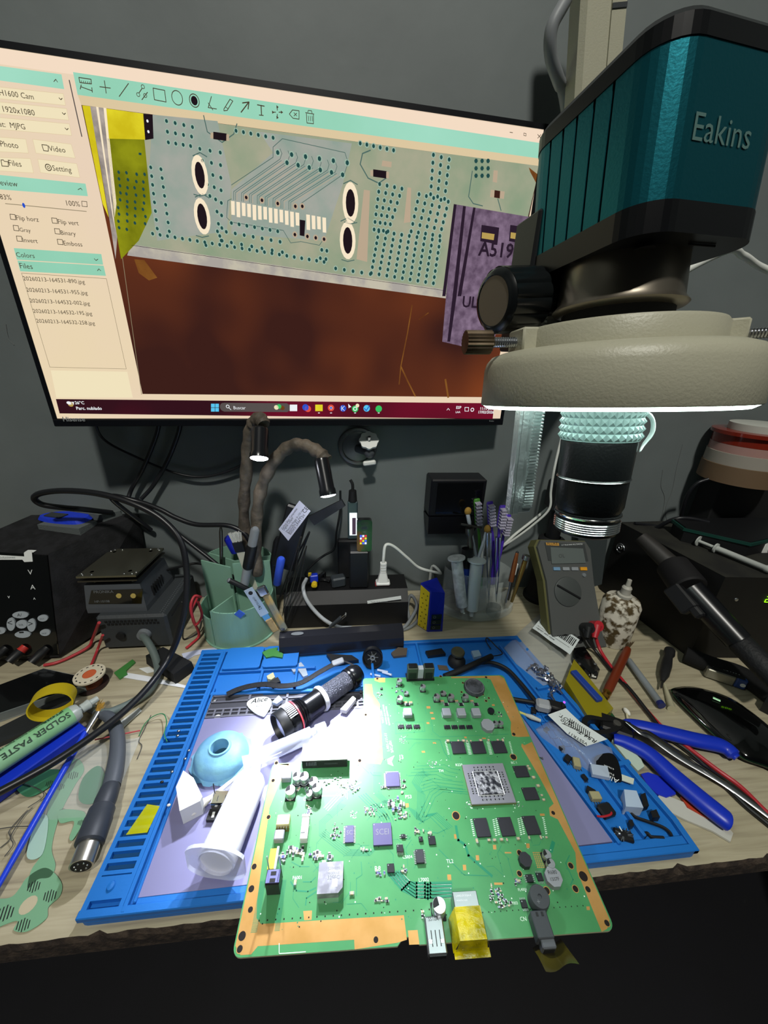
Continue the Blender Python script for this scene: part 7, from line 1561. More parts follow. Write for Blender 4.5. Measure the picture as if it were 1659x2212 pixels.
# ---- battery
bt3 = thing('battery', 'rectangular battery with silver side and blue end on the bench', 'battery', tuple(T(1570, 1480, 0))); a, b_ = T(1520, 1462, 1), T(1608, 1492, 1); M_ = frame(a, b_-a, (0, 0, 1)); L_ = (b_-a).length
g = G(); g.box((L_*.36, 7, 7.5), (L_*.72, 16, 14), 0, X=M_, b=1.5); g.box((L_*.86, 7, 7.5), (L_*.28, 16.1, 14.1), 1, X=M_, b=1.5); bb3 = g.build('shell', [mat('battery_silver', '#8c8a7c', .4, .5), mat('battery_blue', '#24407c', .4)], bt3)
g = G(); g.box((L_*.46, 7.2, 14.8), (L_*.9, 15, .3), 0, X=M_); g.text('NALPILUX', M_ @ Vector((L_*.8, 10, 15.05)), -M_.col[0].to_3d(), -M_.col[1].to_3d(), width=L_*.66, m=1, lift=0, bold=.03); g.text('Z32', M_ @ Vector((L_*.22, 13.4, 15.05)), -M_.col[0].to_3d(), -M_.col[1].to_3d(), width=L_*.14, m=1, lift=0); g.lathe([(2.6, 0), (.01, .05)], 1, 16, M_ @ tr(L_*.9, -1.1, 7) @ rot(90, 0, 0)); g.build('print_panel', [blackm, inkw], bb3)
# ---- mouse
ms_ = thing('computer_mouse', 'flat glossy black computer mouse with a painted green rim highlight', 'mouse', tuple(T(1580, 1580, 0)))
out = [(1452, 1500), (1463, 1487), (1510, 1488), (1575, 1510), (1640, 1555), (1700, 1610), (1735, 1660), (1715, 1685), (1660, 1660), (1605, 1640), (1560, 1605), (1505, 1555)]
P_ = blob(TT(out, 6), 5); n = len(P_); cx_ = sum(p[0] for p in P_)/n; cy_ = sum(p[1] for p in P_)/n
def dome(gg, P_, prof, m, ms=None):
    vs = []; k = len(P_)
    for s_, z in prof: vs += [(cx_+(x-cx_)*s_, cy_+(y-cy_)*s_, z) for x, y in P_]
    for j in range(len(prof)-1): gg.add(vs, [], 0); 
    b0_ = len(gg.v)-len(vs)*0
    gg.v = gg.v[:len(gg.v)-len(vs)*(len(prof)-1)]; base_ = len(gg.v); gg.v += [Vector(v) for v in vs]
    for j in range(len(prof)-1):
        for i in range(k): gg.f.append([base_+j*k+i, base_+j*k+(i+1) % k, base_+(j+1)*k+(i+1) % k, base_+(j+1)*k+i]); gg.m.append(m if ms is None else ms[j]); gg.s.append(True)
    gg.f.append([base_+(len(prof)-1)*k+i for i in range(k)]); gg.m.append(m); gg.s.append(True)
P_ = list(reversed(P_)) if sum(P_[i][0]*P_[(i+1) % n][1]-P_[(i+1) % n][0]*P_[i][1] for i in range(n)) < 0 else P_
g = G(); dome(g, P_, [(.8, 1), (.95, 3), (1, 6.5)], 0); g.build('base', blackm, ms_)
g = G(); dome(g, P_, [(1.0, 6.5), (1.012, 7.2), (1.0, 8)], 0); g.build('trim_highlight', mat('mouse_rim_glint', '#5f9a70', .15, 1), ms_)  # green glint of the ceiling lamp is put into the rim colour
g = G(); dome(g, P_, [(.99, 8), (.96, 9.5), (.9, 11.2), (.8, 13), (.65, 15), (.48, 16.5), (.3, 17.4), (.12, 17.8)], 0); g.build('shell', mat('mouse_gloss', '#040505', .08, coat=1), ms_)
a, b_ = T(1540, 1507, 17.6), T(1556, 1514, 17.6); g = G(); g.tube([a, b_], 1.6, 0, 10, flatten=.5); tag(g.build('scroll_wheel', mat('wheel_green', '#9fe0a8', .2), ms_))
# ---- pliers with blue handles
pl = thing('pliers', 'black pliers with two long blue handles right of the mat', 'pliers', tuple(T(1340, 1580, 8)))
pv = T(1330, 1570, 10)
g = G()
for pts, z in (([(1255, 1560), (1268, 1550), (1300, 1555), (1330, 1560), (1345, 1572), (1330, 1585), (1300, 1592), (1275, 1590), (1258, 1575)], 0),):
    P_ = blob(TT(pts, 12), 5); Pi = [(sum(p[0] for p in P_)/len(P_)+(x-sum(p[0] for p in P_)/len(P_))*.72, sum(p[1] for p in P_)/len(P_)+(y-sum(p[1] for p in P_)/len(P_))*.55) for x, y in P_]
    k = len(P_); vs = [(x, y, 5) for x, y in P_]+[(x, y, 16) for x, y in P_]+[(x, y, 16) for x, y in Pi]+[(x, y, 5) for x, y in Pi]
    g.add(vs, [[a_+i, a_+(i+1) % k, b2+(i+1) % k, b2+i] for a_, b2 in ((0, k), (k, 2*k), (2*k, 3*k), (3*k, 0)) for i in range(k)], 0)
g.box(tuple(pv), (30, 20, 9), 0, -30, b=2); g.build('jaws', mat('plier_black', '#1b1b1c', .4, .3), pl)
g = G(); g.lathe([(4, 4.6), (3.6, 6), (.01, 6.2)], 0, 18, tr(*pv)); g.build('rivet', mat('rivet_steel', '#8d8a84', .35, .9), pl)
bh1 = spline([T(1345, 1575, 9), T(1362, 1566, 9), T(1420, 1578, 10), T(1500, 1598, 10), T(1560, 1612, 9), T(1592, 1637, 8)], 8); n = len(bh1)
g = G(); g.tube(bh1, [4+4*math.sin(PI*min(1, (i/(n-1))*1.02)*.6+.3) if i < n-2 else 4.5 for i in range(n)], 0, 16, flatten=.75); g.build('handle', blue, pl)
bh2_ = spline([T(1325, 1595, 8), T(1352, 1603, 9), T(1400, 1628, 10), T(1455, 1678, 10), T(1510, 1725, 10), T(1560, 1765, 9), T(1574, 1776, 8)], 8); n = len(bh2_)
g = G(); g.tube(bh2_, [4+5*math.sin(PI*min(1, (i/(n-1))*1.02)*.6+.3) if i < n-2 else 5 for i in range(n)], 0, 16, flatten=.75); g.build('handle', blue, pl)
# tweezers between the handles
tw = thing('tweezers', 'dark ribbed tweezers lying between the blue plier handles', 'tweezers', tuple(T(1500, 1650, 4)))
for k_, (zz, off) in enumerate(((5, 0), (9, 6))):
    pts = spline([T(1352, 1558+off*.2, 22 if k_ else 20), T(1385, 1578+off, 20 if k_ else 16), T(1405, 1586+off, 16), T(1470, 1630+off, 10), T(1560, 1685+off*.6, 6), T(1640, 1745, 4), T(1700, 1790, 3)], 6); n = len(pts)
    g = G(); g.tube(pts, [.8+min(3.2, i*.2) for i in range(n)], 0, 8, flatten=.35)
    if k_ == 0:
        for i in range(22): q = T(1470+i*4.4, 1624+i*2.9, 11); g.box((q.x, q.y, q.z), (.8, 5, 1), 0, 35)
    g.build('arm', mat('tweezer_steel', '#5f5d56', .3, .9) if k_ == 0 else steel, tw)
# picks and spudgers near the plier tips
slab('plastic_pick', [(1385, 1672), (1400, 1668), (1430, 1678), (1458, 1705), (1460, 1715), (1440, 1722), (1418, 1714), (1398, 1695)], 1, 2.5, mat('pick_blue', '#1c2fb8', .4), 'rounded blue plastic pick tucked under the white spudger', 'pick')
slab('plastic_pick', [(1471, 1720), (1478, 1713), (1510, 1733), (1543, 1757), (1545, 1766), (1530, 1768), (1485, 1743)], 1, 2.5, mat('pick_red', '#b03a22', .45), 'red plastic pick under the lower blue handle', 'pick')
slab('white_spudger', [(1420, 1722), (1428, 1713), (1500, 1742), (1560, 1770), (1584, 1800), (1578, 1818), (1540, 1795), (1480, 1770), (1440, 1750)], .5, 1.8, mat('spudger_white', '#c4c3ba', .4, alpha=.9), 'long translucent white spudger nearest the right front edge', 'spudger')
slab('white_comb_piece', [(1322, 1600), (1330, 1585), (1345, 1590), (1355, 1610), (1385, 1640), (1392, 1655), (1378, 1665), (1350, 1635)], 4, 3, mat('comb_white', '#b4c4b4', .4), 'pale notched plastic strip left of the lower blue handle', 'plastic strip')
slab('dark_block', [(1660, 1500), (1652, 1515), (1700, 1540), (1720, 1510)], .4, 14, black, 'black block cut by the right edge above the mouse', 'block')
# dangling tape under the board's optical port
g = G(); a, b_, c_, d_ = T(1150, 2048, 14), T(1212, 2030, 14), V(1250, 2082, 82), V(1180, 2098, 80); n_ = 8; vs = []
for j in range(n_+1):
    for i in range(n_+1):
        u, v = i/n_, j/n_; p = (a*(1-u)+b_*u)*(1-v)+(d_*(1-u)+c_*u)*v; vs.append(p+Vector((0, .8*math.sin(u*7+v*3), .9*math.sin(v*5+u*3)*v)))
g.add(vs, [[j*(n_+1)+i, j*(n_+1)+i+1, (j+1)*(n_+1)+i+1, (j+1)*(n_+1)+i] for j in range(n_) for i in range(n_)], 0, True)
tag(g.build('hanging_tape', mat('hanging_tape', '#6e6420', .12, alpha=.55), loc=a), 'crumpled amber tape flap hanging below the board edge', 'tape')
# ================================================================== things lying on the mat
ZP_ = PZ
# ---- flashlight
fl = thing('flashlight', 'black zoom flashlight with red ring and white collar lying on the mat', 'flashlight', tuple(T(660, 1530, ZP_)))
A_, B_ = T(618, 1562, 24), T(775, 1452, 22); dd = (B_-A_).normalized(); L_ = (B_-A_).length; R0 = 15
g = G(); g.rod(A_, A_+dd*L_*.42, [(0, R0*.98), (.03, R0+.6), (.1, R0+.6), (.12, R0), (.3, R0), (.34, R0*.94), (.36, R0*1.0), (.40, R0*.88), (.43, R0*.96), (.47, R0*.84), (.5, R0*.9), (.54, R0*.8), (1, R0*.76)], 0, 40)
g.v = g.v; 
hd = g.build('head', mat('flash_black', '#121316', .25, .4), fl)
g = G(); g.rod(A_+dd*L_*.105, A_+dd*L_*.12, [(0, R0+.7), (1, R0+.5)], 0, 40); g.build('red_ring', mat('ring_red', '#c4414a', .35), hd)
g = G()
up_ = Vector((0, 0, 1)); sd2 = dd.cross(up_).normalized(); u2 = sd2.cross(dd)
for i in range(14):
    a = math.radians(-60+i*7); q = (u2*math.cos(a)+sd2*math.sin(a))*(R0+.75); M_ = frame(A_+dd*L_*.05+q, dd, q); g.box((0, 0, 0), (L_*.09, .9, .6), 0, X=M_)
g.build('grip_lines', mat('grip_white', '#c9ccd4', .4), hd)
g = G(); M_, _l = along(A_-dd*9, A_+dd*10); g.lathe([(R0*1.0, 9.5), (R0*1.0, 1), (R0*.96, 0), (R0*.88, 0), (R0*.7, 8.6)], 0, 36, M_); g.lathe([(R0*.78, 4.6), (R0*.6, 3.2), (R0*.3, 2.2), (.01, 1.8)], 1, 36, M_); g.build('lens', [black, mat('lens_glass', '#d4d6ee', .1, coat=1)], hd)
g = G(); g.rod(A_+dd*L_*.42, A_+dd*L_*.47, [(0, R0*.86), (.5, R0*.9), (1, R0*.84)], 0, 36); g.build('white_collar', mat('collar_white', '#c9ccd0', .4), fl)
g = G(); n_ = 46; g.rod(A_+dd*L_*.47, A_+dd*L_*.82, [(i/n_, R0*.68+(.25 if i % 2 else 0)) for i in range(n_+1)], 0, 40); g.build('knurled_barrel', mat('knurl_grey', '#4c4e58', .35, .7, bump=1, bscale=900), fl)
g = G(); g.rod(A_+dd*L_*.82, B_, [(0, R0*.78), (.1, R0*.8), (.2, R0*.72), (.3, R0*.8), (.7, R0*.78), (.8, R0*.7), (1, R0*.62)], 0, 36); g.build('tail_cap', mat('flash_black', '#121316', .25, .4), fl)
g = G(); P_ = spline([B_+Vector((0, 4, 4)), T(762, 1436, 26), T(742, 1428, 22), T(725, 1433, 20), T(690, 1452, 18), T(650, 1475, 15), T(610, 1482, 13), T(575, 1478, 13), T(540, 1482, 13), T(512, 1490, 12), T(490, 1500, 11)], 6); n = len(P_)
g.tube(P_, [1.2 if i < 14 else 4 for i in range(n)], 0, 10, flatten=.4); g.build('wrist_strap', mat('strap_black', '#1b1c20', .8, bump=.6, bscale=500), fl)
g = G(); c = T(730, 1430, 21); M_ = frame(c, T(742, 1428, 22)-T(720, 1436, 20), (0, 0, 1)); g.box((0, 0, 0), (14, 8, 4), 0, X=M_, b=1); g.build('strap_clasp', mat('clasp_grey', '#8a8d92', .35), fl)
# ---- white guitar pick
pk = [(533, 1521), (545, 1509), (570, 1505), (584, 1510), (586, 1522), (573, 1545), (566, 1547), (548, 1538)]
pkr = thing('guitar_pick', 'white guitar pick with black script on the tray plate', 'pick', tuple(T(560, 1525, 9))); P_ = blob(TT(pk, 9.5), 5); g = G(); g.prism(P_, 8.6, 9.6, 0); g.build('body', mat('pick_white', '#dfe6e2', .35), pkr)
g = G(); a = T(541, 1520, 9.7); b_ = T(580, 1513, 9.7); xd = b_-a; g.text('Alice', a, xd, Vector((-xd.y, xd.x, 0)), width=xd.length*.95, m=0, lift=.05, shear=.35, bold=.012); a = T(554, 1528, 9.7); g.text('Pick', a, xd, Vector((-xd.y, xd.x, 0)), width=6, m=0, lift=.05); a = T(555, 1536, 9.7); g.text('0.96mm', a, xd, Vector((-xd.y, xd.x, 0)), width=8, m=0, lift=.05); g.build('print', ink, pkr)
# ---- blue rubber dome
c = T(478, 1645, ZP_)+Vector((0, 3, 0)); db_ = thing('rubber_dome', 'light blue ragged rubber dome with a round hole on the mat plate', 'rubber part', (c.x, c.y, ZP_))
prof = [(25.5, 0), (26.5, 1), (24, 2), (23.5, 7), (21.5, 11), (16.5, 14.2), (10, 15.6), (9.4, 17), (7.8, 17), (7.2, 13), (7, 5)]
g = G(); g.lathe(prof, 0, 56, tr(c.x, c.y, ZP_), sx=1, sy=.92)
for v in g.v:
    r_ = math.hypot(v.x-c.x, v.y-c.y)
    if r_ > 22.5 and v.z < ZP_+1.6: a = math.atan2(v.y-c.y, v.x-c.x); k_ = 1.03+.035*math.sin(a*13)+.02*math.sin(a*29+1); v.x = c.x+(v.x-c.x)*k_; v.y = c.y+(v.y-c.y)*k_
g.build('dome', mat('rubber_blue', '#6a9fc2', .55, mix='#7ab2c8', mscale=60, bump=.2, bscale=200), db_)
g = G(); g.lathe([(7, 5), (.01, 5)], 0, 24, tr(c.x, c.y, ZP_), sy=.92); g.build('hole_floor', mat('rubber_deep', '#22495a', .7), db_)
# ---- square white cap
wc = thing('pointed_cap', 'white pointed plastic cap lying on the left of the mat plate', 'cap', tuple(T(405, 1720, ZP_)))
z0 = ZP_; top = [(396, 1664), (418, 1680), (437, 1720), (432, 1730), (388, 1752), (380, 1700)]
P_ = [T(x, y, z0+16) for x, y in top]; Pb = [Vector((p.x*1+(.5), p.y-1, z0+.3)) for p in P_]; Pb[0] = Vector((P_[0].x, P_[0].y, z0+10)); Pb[1] = Vector((P_[1].x, P_[1].y, z0+7))
g = G(); g.add(P_+Pb, [list(range(5, -1, -1))]+[[i, (i+1) % 6, (i+1) % 6+6, i+6] for i in range(6)]+[[6, 7, 8, 9, 10, 11]], 0); g.build('body', mat('cap_white', '#d4d6d6', .35, alpha=.96), wc)
# ---- big syringe
sg2 = thing('large_syringe', 'large milky empty syringe barrel pointing at the viewer on the mat', 'syringe', tuple(T(510, 1780, ZP_)))
a, b_ = T(548, 1672, 20), T(468, 1858, 26); dd = (b_-a).normalized(); milk = mat('milky_plastic', '#e4e6f2', .3, alpha=.88)
g = G(); L_ = (b_-a).length; g.rod(a, b_, [(0, 6), (.04, 10), (.1, 12.6), (.2, 13.2), (1, 13.6)], 0, 36); g.build('barrel', milk, sg2)
g = G(); g.rod(a-dd*11, a, [(0, 3.4), (.6, 4.4), (1, 5)], 0, 16); g.build('nozzle', milk, sg2)
g = G(); M_, _l = along(b_, b_+dd*2.4); P_ = [(22*math.cos(t*PI/24)*(1.12 if abs(math.cos(t*PI/24)) > .5 else 1), 17.5*math.sin(t*PI/24)) for t in range(48)]; Pn = [(min(max(x, -21), 21), min(max(y, -16), 16)) for x, y in P_]
k = len(Pn); inn = [(12.4*math.cos(t*PI/24), 12.4*math.sin(t*PI/24)) for t in range(48)]
vs = [(x, y, 0) for x, y in Pn]+[(x, y, 2.4) for x, y in Pn]+[(x, y, 2.4) for x, y in inn]+[(x*.95, y*.95, -30) for x, y in inn]
g.add(vs, [[a_+i, a_+(i+1) % k, b2+(i+1) % k, b2+i] for a_, b2 in ((0, k), (k, 2*k), (2*k, 3*k)) for i in range(k)], 0, False, M_); 
g.build('flange', mat('flange_clear', '#dfe3f4', .12, alpha=.6), sg2)
# ---- glass ampoule
ga = thing('glass_ampoule', 'clear flat plastic tube lying against the flashlight and blue dome', 'tube', tuple(T(630, 1600, ZP_))); a, b_ = T(548, 1640, 22), T(704, 1572, 22); dd = (b_-a).normalized()
g = G(); g.rod(a, b_, [(0, 4), (.08, 6.6), (.14, 7), (.78, 7), (.8, 4.8), (.84, 4.8), (.86, 6.4), (1, 6)], 0, 20, sy=1); g.build('body', mat('tube_clear', '#dce2f8', .06, alpha=.42, coat=1), ga)
g = G(); g.rod(a-dd*9, a, [(0, 6.5), (.5, 5.5), (1, 4.4)], 0, 10); g.build('torn_end', mat('tube_clear', '#dce2f8', .06, alpha=.42), ga)
# ---- swab
cs = thing('cotton_swab', 'cotton swab with a long white stick between cap and large syringe', 'cotton swab', tuple(T(470, 1700, ZP_+3))); a, b_ = T(436, 1738, 12), T(535, 1660, 14); g = G(); g.rod(a, b_, [(0, 1.7), (.6, 1.7), (.61, 1.5), (.78, 1.5), (.79, 1.8), (1, 1.8)], 0, 10); g.build('stick', white, cs); g = G(); dd = (b_-a).normalized(); g.rod(a-dd*10, a+dd*8, [(0, 2), (.15, 3.4), (.7, 3.2), (1, 1.8)], 0, 12); g.build('cotton', mat('cotton', '#dcd9d0', .9), cs)
# ---- loose metal port
mp2 = thing('loose_port', 'loose silver double socket leaning on the large syringe', 'connector', tuple(T(482, 1735, ZP_)))
c = T(483, 1738, ZP_); g = G(); g.box((c.x, c.y, ZP_+6), (16, 11, 9), 0, -4, b=1); 
for s_ in (-1, 1): g.box((c.x+s_*3, c.y-1, ZP_+10.6), (.5, 4, .2), 1); g.cyl((c.x+s_*7, c.y+4, ZP_+9), (c.x+s_*8, c.y+7, ZP_+17), .4, .4, 1, 6)
g.build('shell', [chrome, ink], mp2); g = G(); g.box((c.x-1, c.y-9, ZP_+2), (17, 8, 3.4), 0, -4)
for s_ in (-1, 1): g.box((c.x-1+s_*4, c.y-9, ZP_+3.8), (2, 4, .2), 1)
g.build('black_base', [black, white], mp2)
# ---- small pieces between pick and board
slab('white_tube_piece', [(735, 1532), (762, 1503), (769, 1509), (748, 1535)], 8.6, 5, mat('tube_white', '#cfcfc6', .4), 'short white rectangular tube right of the flashlight', 'tube')
slab('tiny_connector', [(588, 1516), (602, 1502), (611, 1511), (598, 1520)], 8.6, 4, mat('conn_blue', '#a9b9d6', .35), 'tiny pale blue connector touching the white pick', 'connector')
g = G(); c = T(470, 1550, 6.2); g.lathe([(3.4, 0), (3, .8), (.01, .8)], 0, 16, tr(c.x, c.y, 6)); tag(g.build('white_disc', white, loc=(c.x, c.y, 6)), 'small white disc in the tray plate window', 'disc')
g = G(); c = T(463, 1514, 6.2); g.lathe([(3, 0), (2.4, 1.6), (.01, 2)], 0, 16, tr(c.x, c.y, 6)); tag(g.build('round_magnet', steel, loc=(c.x, c.y, 6)), 'small round steel button at the tray plate corner', 'magnet')
# ---- pieces in the back trays
slab('fan_blade_scrap', [(628, 1443), (650, 1430), (660, 1442), (665, 1458), (655, 1462), (645, 1448), (634, 1452)], 4.8, 3, mat('scrap_grey', '#9aa4b0', .4), 'pale grey fan-shaped plastic scrap above the strap', 'plastic scrap')
slab('ivory_connector', [(576, 1460), (590, 1452), (594, 1462), (586, 1468), (578, 1466)], 4.8, 5, mat('ivory2', '#bdb992', .4), 'small ivory connector in the back tray by the strap', 'connector')
slab('black_scrap', [(582, 1472), (600, 1462), (606, 1472), (590, 1477)], 4.8, 6, black, 'small black square beside the ivory connector', 'plastic scrap')
slab('green_board_scrap', [(566, 1409), (580, 1402), (600, 1398), (598, 1404), (612, 1412), (610, 1420), (590, 1417), (575, 1420)], 11.8, 2, mat('scrap_green', '#3d7a3a', .4), 'small bright green circuit scrap lying on the folded blue lid', 'circuit board')
wl = thing('blower_wheel', 'round dark fan wheel standing in the back tray beside the flashlight', 'wheel', tuple(T(805, 1435, 5)))
c = T(805, 1420, 16); M_ = tr(*c) @ rot(66, 0, -6); g = G(); g.lathe([(11.5, -4), (12.4, -4), (12.4, 4), (11.2, 4), (10.6, -1), (.01, -2)], 0, 36, M_); g.build('rim', mat('wheel_dark', '#17191d', .4), wl)
g = G(); g.lathe([(3, -2), (3, 3), (1.6, 3), (1.4, -1)], 0, 16, M_)
for i in range(7): g.box((4.8, 0, -.4), (4, .7, 1), 0, X=M_ @ rot(0, 0, i*51.4))
g.build('hub', grey, wl)
slab('black_chip', [(919, 1406), (954, 1400), (963, 1412), (925, 1417)], 4.8, 4, black, 'flat black chip in the blue tray behind the board', 'chip')
st_ = T(986, 1432, 5); stc = thing('analog_stick_cap', 'black mushroom-shaped stick cap with an olive top behind the board', 'stick cap', (st_.x, st_.y, 5))
g = G(); g.lathe([(.01, 0), (11, 0), (10.6, 5), (7, 9), (4, 11), (4, 14)], 0, 32, tr(st_.x, st_.y, 5)); g.build('base', rubberb, stc); g = G(); g.lathe([(4, 14), (8, 15), (8.4, 18), (7.4, 19.6), (6, 19.2), (.01, 19)], 0, 32, tr(st_.x, st_.y, 5)); g.build('top', mat('olive_rubber', '#4c4a35', .6), stc)
slab('clear_cube', [(1018, 1406), (1034, 1404), (1040, 1416), (1024, 1420)], 4.8, 4, mat('clear_cube', '#a9c4d8', .2, alpha=.7), 'small clear plastic cube right of the stick cap', 'plastic piece')
slab('brown_chip', [(845, 1410), (860, 1398), (880, 1400), (878, 1415), (850, 1418)], 4.8, 3, mat('chip_brown', '#4f463c', .5), 'brownish flat scrap behind the board between wheel and chip', 'chip')
slab('dark_scrap', [(705, 1412), (760, 1415), (775, 1425), (720, 1432)], 4.8, 5, black, 'dark angular scrap under the black battery bar', 'plastic scrap')
slab('torn_tray_patch', [(945, 1436), (965, 1438), (970, 1448), (948, 1446)], 4.8, .8, mat('chip_brown', '#4f463c', .5), 'small brown patch in front of the stick cap', 'plastic scrap')
for i, (a, b_) in enumerate(((T(826, 1452, 6), T(846, 1458, 8)), (T(800, 1456, 6), T(822, 1461, 6)), (T(815, 1447, 7), T(838, 1452, 7)))):
    g = G(); g.rod(a, b_, [(0, 1.3), (1, 1.3)], 0, 8); tag(g.build('clear_led', mat('led_clear', '#d4def4', .1, alpha=.7), loc=a), ('tiny clear lamp nearest the board corner', 'tiny clear lamp furthest left behind the board', 'tiny clear lamp furthest back, by the fan wheel')[i], 'led')
# ---- cables from the right going under the board
cable('thick_cable', [T(960, 1462, 18), T(1000, 1446, 18), T(1040, 1428, 17), T(1062, 1418, 16)], 3.6, rubberb, 'short thick black cord end lying behind the green board')
cable('black_lead', [T(1035, 1432, 15), T(1065, 1432, 13), T(1095, 1445, 12), T(1120, 1470, 12), T(1145, 1500, 13), T(1165, 1525, 14)], 2.3, rubberb, 'black lead curving to the small black plug on the mat')
cable('black_lead', [T(1080, 1503, 9), T(1110, 1510, 10), T(1140, 1515, 11), T(1165, 1520, 13)], 2.1, rubberb, 'straight black lead coming from under the board edge')
cable('thin_black_wire', [T(1062, 1418, 14), T(1085, 1412, 12), T(1070, 1395, 11), T(1053, 1378, 11), T(1050, 1385, 9), T(1060, 1402, 8)], .7, black, 'thin black wire looping over the back edge of the mat', 'wire', n=6)
pj = thing('small_black_plug', 'small black plug with a clear block and a violet lit tip', 'plug', tuple(T(1190, 1528, 8)))
c = T(1173, 1524, 14); g = G(); g.box(tuple(c), (15, 12, 11), 0, -20, b=2.5); g.build('clear_block', mat('frosted', '#9a9da2', .3, alpha=.92), pj)
c = T(1200, 1528, 12); g = G(); g.box((c.x-2, c.y, 12), (16, 12, 12), 0, -25, b=2); g.cyl((c.x+2, c.y-2, 12), (c.x+9, c.y+1, 13), 4, 4, 0, 12); g.tube(spline([(c.x-6, c.y-8, 9), (c.x, c.y-10, 10), (c.x+5, c.y-7, 11)], 5), 1.4, 0, 6); g.build('body', black, pj); c = T(1219, 1517, 15); g = G(); g.ell(tuple(c), (1.3, 1.3, 1.3), 0, 8); g.build('led', scr('violet', '#a050e0', 2), pj)
slab('white_label_square', [(1062, 1466), (1090, 1465), (1107, 1502), (1082, 1500)], 4.8, 1, mat('label_pale', '#b7beb0', .5), 'pale blank square label behind the board corner', 'label')
cw = thing('cotton_swab', 'cotton swab with a yellow stick sticking out from under the board', 'cotton swab', tuple(T(1110, 1535, 8))); g = G(); a, b_ = T(1086, 1524, 8), T(1138, 1545, 9); g.rod(a, b_, [(0, 1.4), (1, 1.4)], 0, 8); g.build('stick', mat('swab_yellow', '#c4c06a', .5), cw); g = G(); dd = (b_-a).normalized(); g.rod(b_-dd, b_+dd*14, [(0, 1.6), (.4, 2.6), (1, 1.6)], 0, 10); g.build('cotton', mat('cotton_dirty', '#b4b7b0', .9), cw)
# ---- second bag with handwritten label
bag('parts_bag', [(1148, 1562), (1300, 1672), (1345, 1610), (1185, 1540)], 14, 'blue-tinted clear bag with a handwritten white label on the mat', amp=2, m=mat('bag_blue', '#a9b4cc', .12, alpha=.38, bump=.5, bscale=50))
for o in SC.objects:
    pass
pl_label([(1312, 1598), (1262, 1612), (1183, 1544), (1222, 1530)], 18, 'handwritten_label', 'white label with handwriting and pen strokes on the blue-tinted bag', [], None) if False else None
root = thing('handwritten_label', 'white label with handwriting and pen strokes on the blue-tinted bag', 'label', tuple(T(1240, 1570, 17)))
LP = [T(x, y, 17) for x, y in ((1183, 1544), (1222, 1530), (1254, 1560), (1312, 1597), (1266, 1612), (1225, 1585))]
g = G(); g.add(LP, [(5, 4, 3, 2), (5, 2, 1, 0)], 0)
for f in g.f: pass
g.build('paper', mat('label_paper', '#cfd6d6', .6), root)
g = G(); ux = (T(1300, 1598, 17)-T(1205, 1540, 17)).normalized(); uy = Vector((0, 0, 1)).cross(ux)
for s_, x, y, w_, sh in (('VSSTR11', 1270, 1606, 17, 0), ('R54 Tamaño', 1290, 1600, 34, .3), ('MOT.', 1240, 1560, 14, .2)):
    q = T(x, y, 17.4); g.text(s_, q, -ux, -uy, width=w_, m=0, lift=.1, shear=sh)
for i in range(11):
    x, y = 1232+i*4.2, 1552+i*2.9; a = T(x, y, 17.5); b_ = T(x-2, y+14, 17.5); g.tube([a, b_], .3, 0, 4)
g.tube([T(1214, 1562, 17.5), T(1260, 1584, 17.5)], .3, 0, 4); g.build('handwriting', ink, root)
# ---- black pick, clear boxes and scraps in the right trays
pkb = thing('guitar_pick', 'black guitar pick with pale script under the blue-tinted bag', 'pick', tuple(T(1315, 1660, 9))); P_ = blob(TT([(1283, 1640), (1300, 1630), (1322, 1630), (1336, 1650), (1342, 1690), (1318, 1678), (1292, 1658)], 9), 5); g = G(); g.prism(P_, 9.2, 10.2, 0); g.build('body', mat('pick_black', '#0c0d10', .25), pkb)
g = G(); q = T(1338, 1684, 10.4); xd = T(1300, 1668, 10.4)-q; g.text('Alice', q, xd, Vector((-xd.y, xd.x, 0)), width=14, m=0, lift=.05, shear=.3); q = T(1326, 1672, 10.4); g.text('Pick', q, xd, Vector((-xd.y, xd.x, 0)), width=5, m=0, lift=.05); q = T(1326, 1660, 10.4); g.text('0.96mm', q, xd, Vector((-xd.y, xd.x, 0)), width=8, m=0, lift=.05); g.build('print', inkw, pkb)
slab('clear_segment_box', [(1276, 1650), (1312, 1655), (1318, 1680), (1280, 1672)], 9.2, 4, mat('segbox', '#b9c6d8', .2, alpha=.75), 'small clear segmented box lying on the black pick', 'box')
slab('clear_lid_box', [(1348, 1705), (1375, 1708), (1390, 1745), (1352, 1742)], 4.8, 11, mat('lidbox', '#b4c6dc', .25, alpha=.85), 'clear rectangular plastic box in the right front tray', 'box')
slab('white_tab', [(1342, 1672), (1370, 1682), (1368, 1694), (1340, 1684)], 9.2, .8, mat('tab_white', '#c4cabc', .5), 'pale rectangular tab right of the black pick', 'tab')
slab('black_component', [(1384, 1716), (1394, 1712), (1402, 1740), (1390, 1744)], 4.8, 6, black, 'black ribbed component beside the clear lid box', 'component')
slab('black_component', [(1405, 1752), (1418, 1748), (1426, 1765), (1410, 1766)], 4.8, 6, black, 'small black component right of the curved black wire', 'component')
slab('black_component', [(1358, 1772), (1366, 1770), (1370, 1782), (1362, 1786)], 4.8, 5, black, 'small black component left of the curved black wire', 'component')
cable('curved_black_wire', [T(1362, 1756, 7), T(1375, 1766, 7), T(1400, 1775, 7), T(1430, 1786, 7), T(1445, 1796, 7), T(1451, 1806, 7)], 1.3, black, 'curved black wire in the right front tray', 'wire', n=7)
cable('curved_black_wire', [T(1390, 1808, 6), T(1398, 1800, 6), T(1408, 1808, 6), T(1434, 1810, 6)], 1.3, black, 'short black wire hook at the front of the right tray', 'wire', n=7)
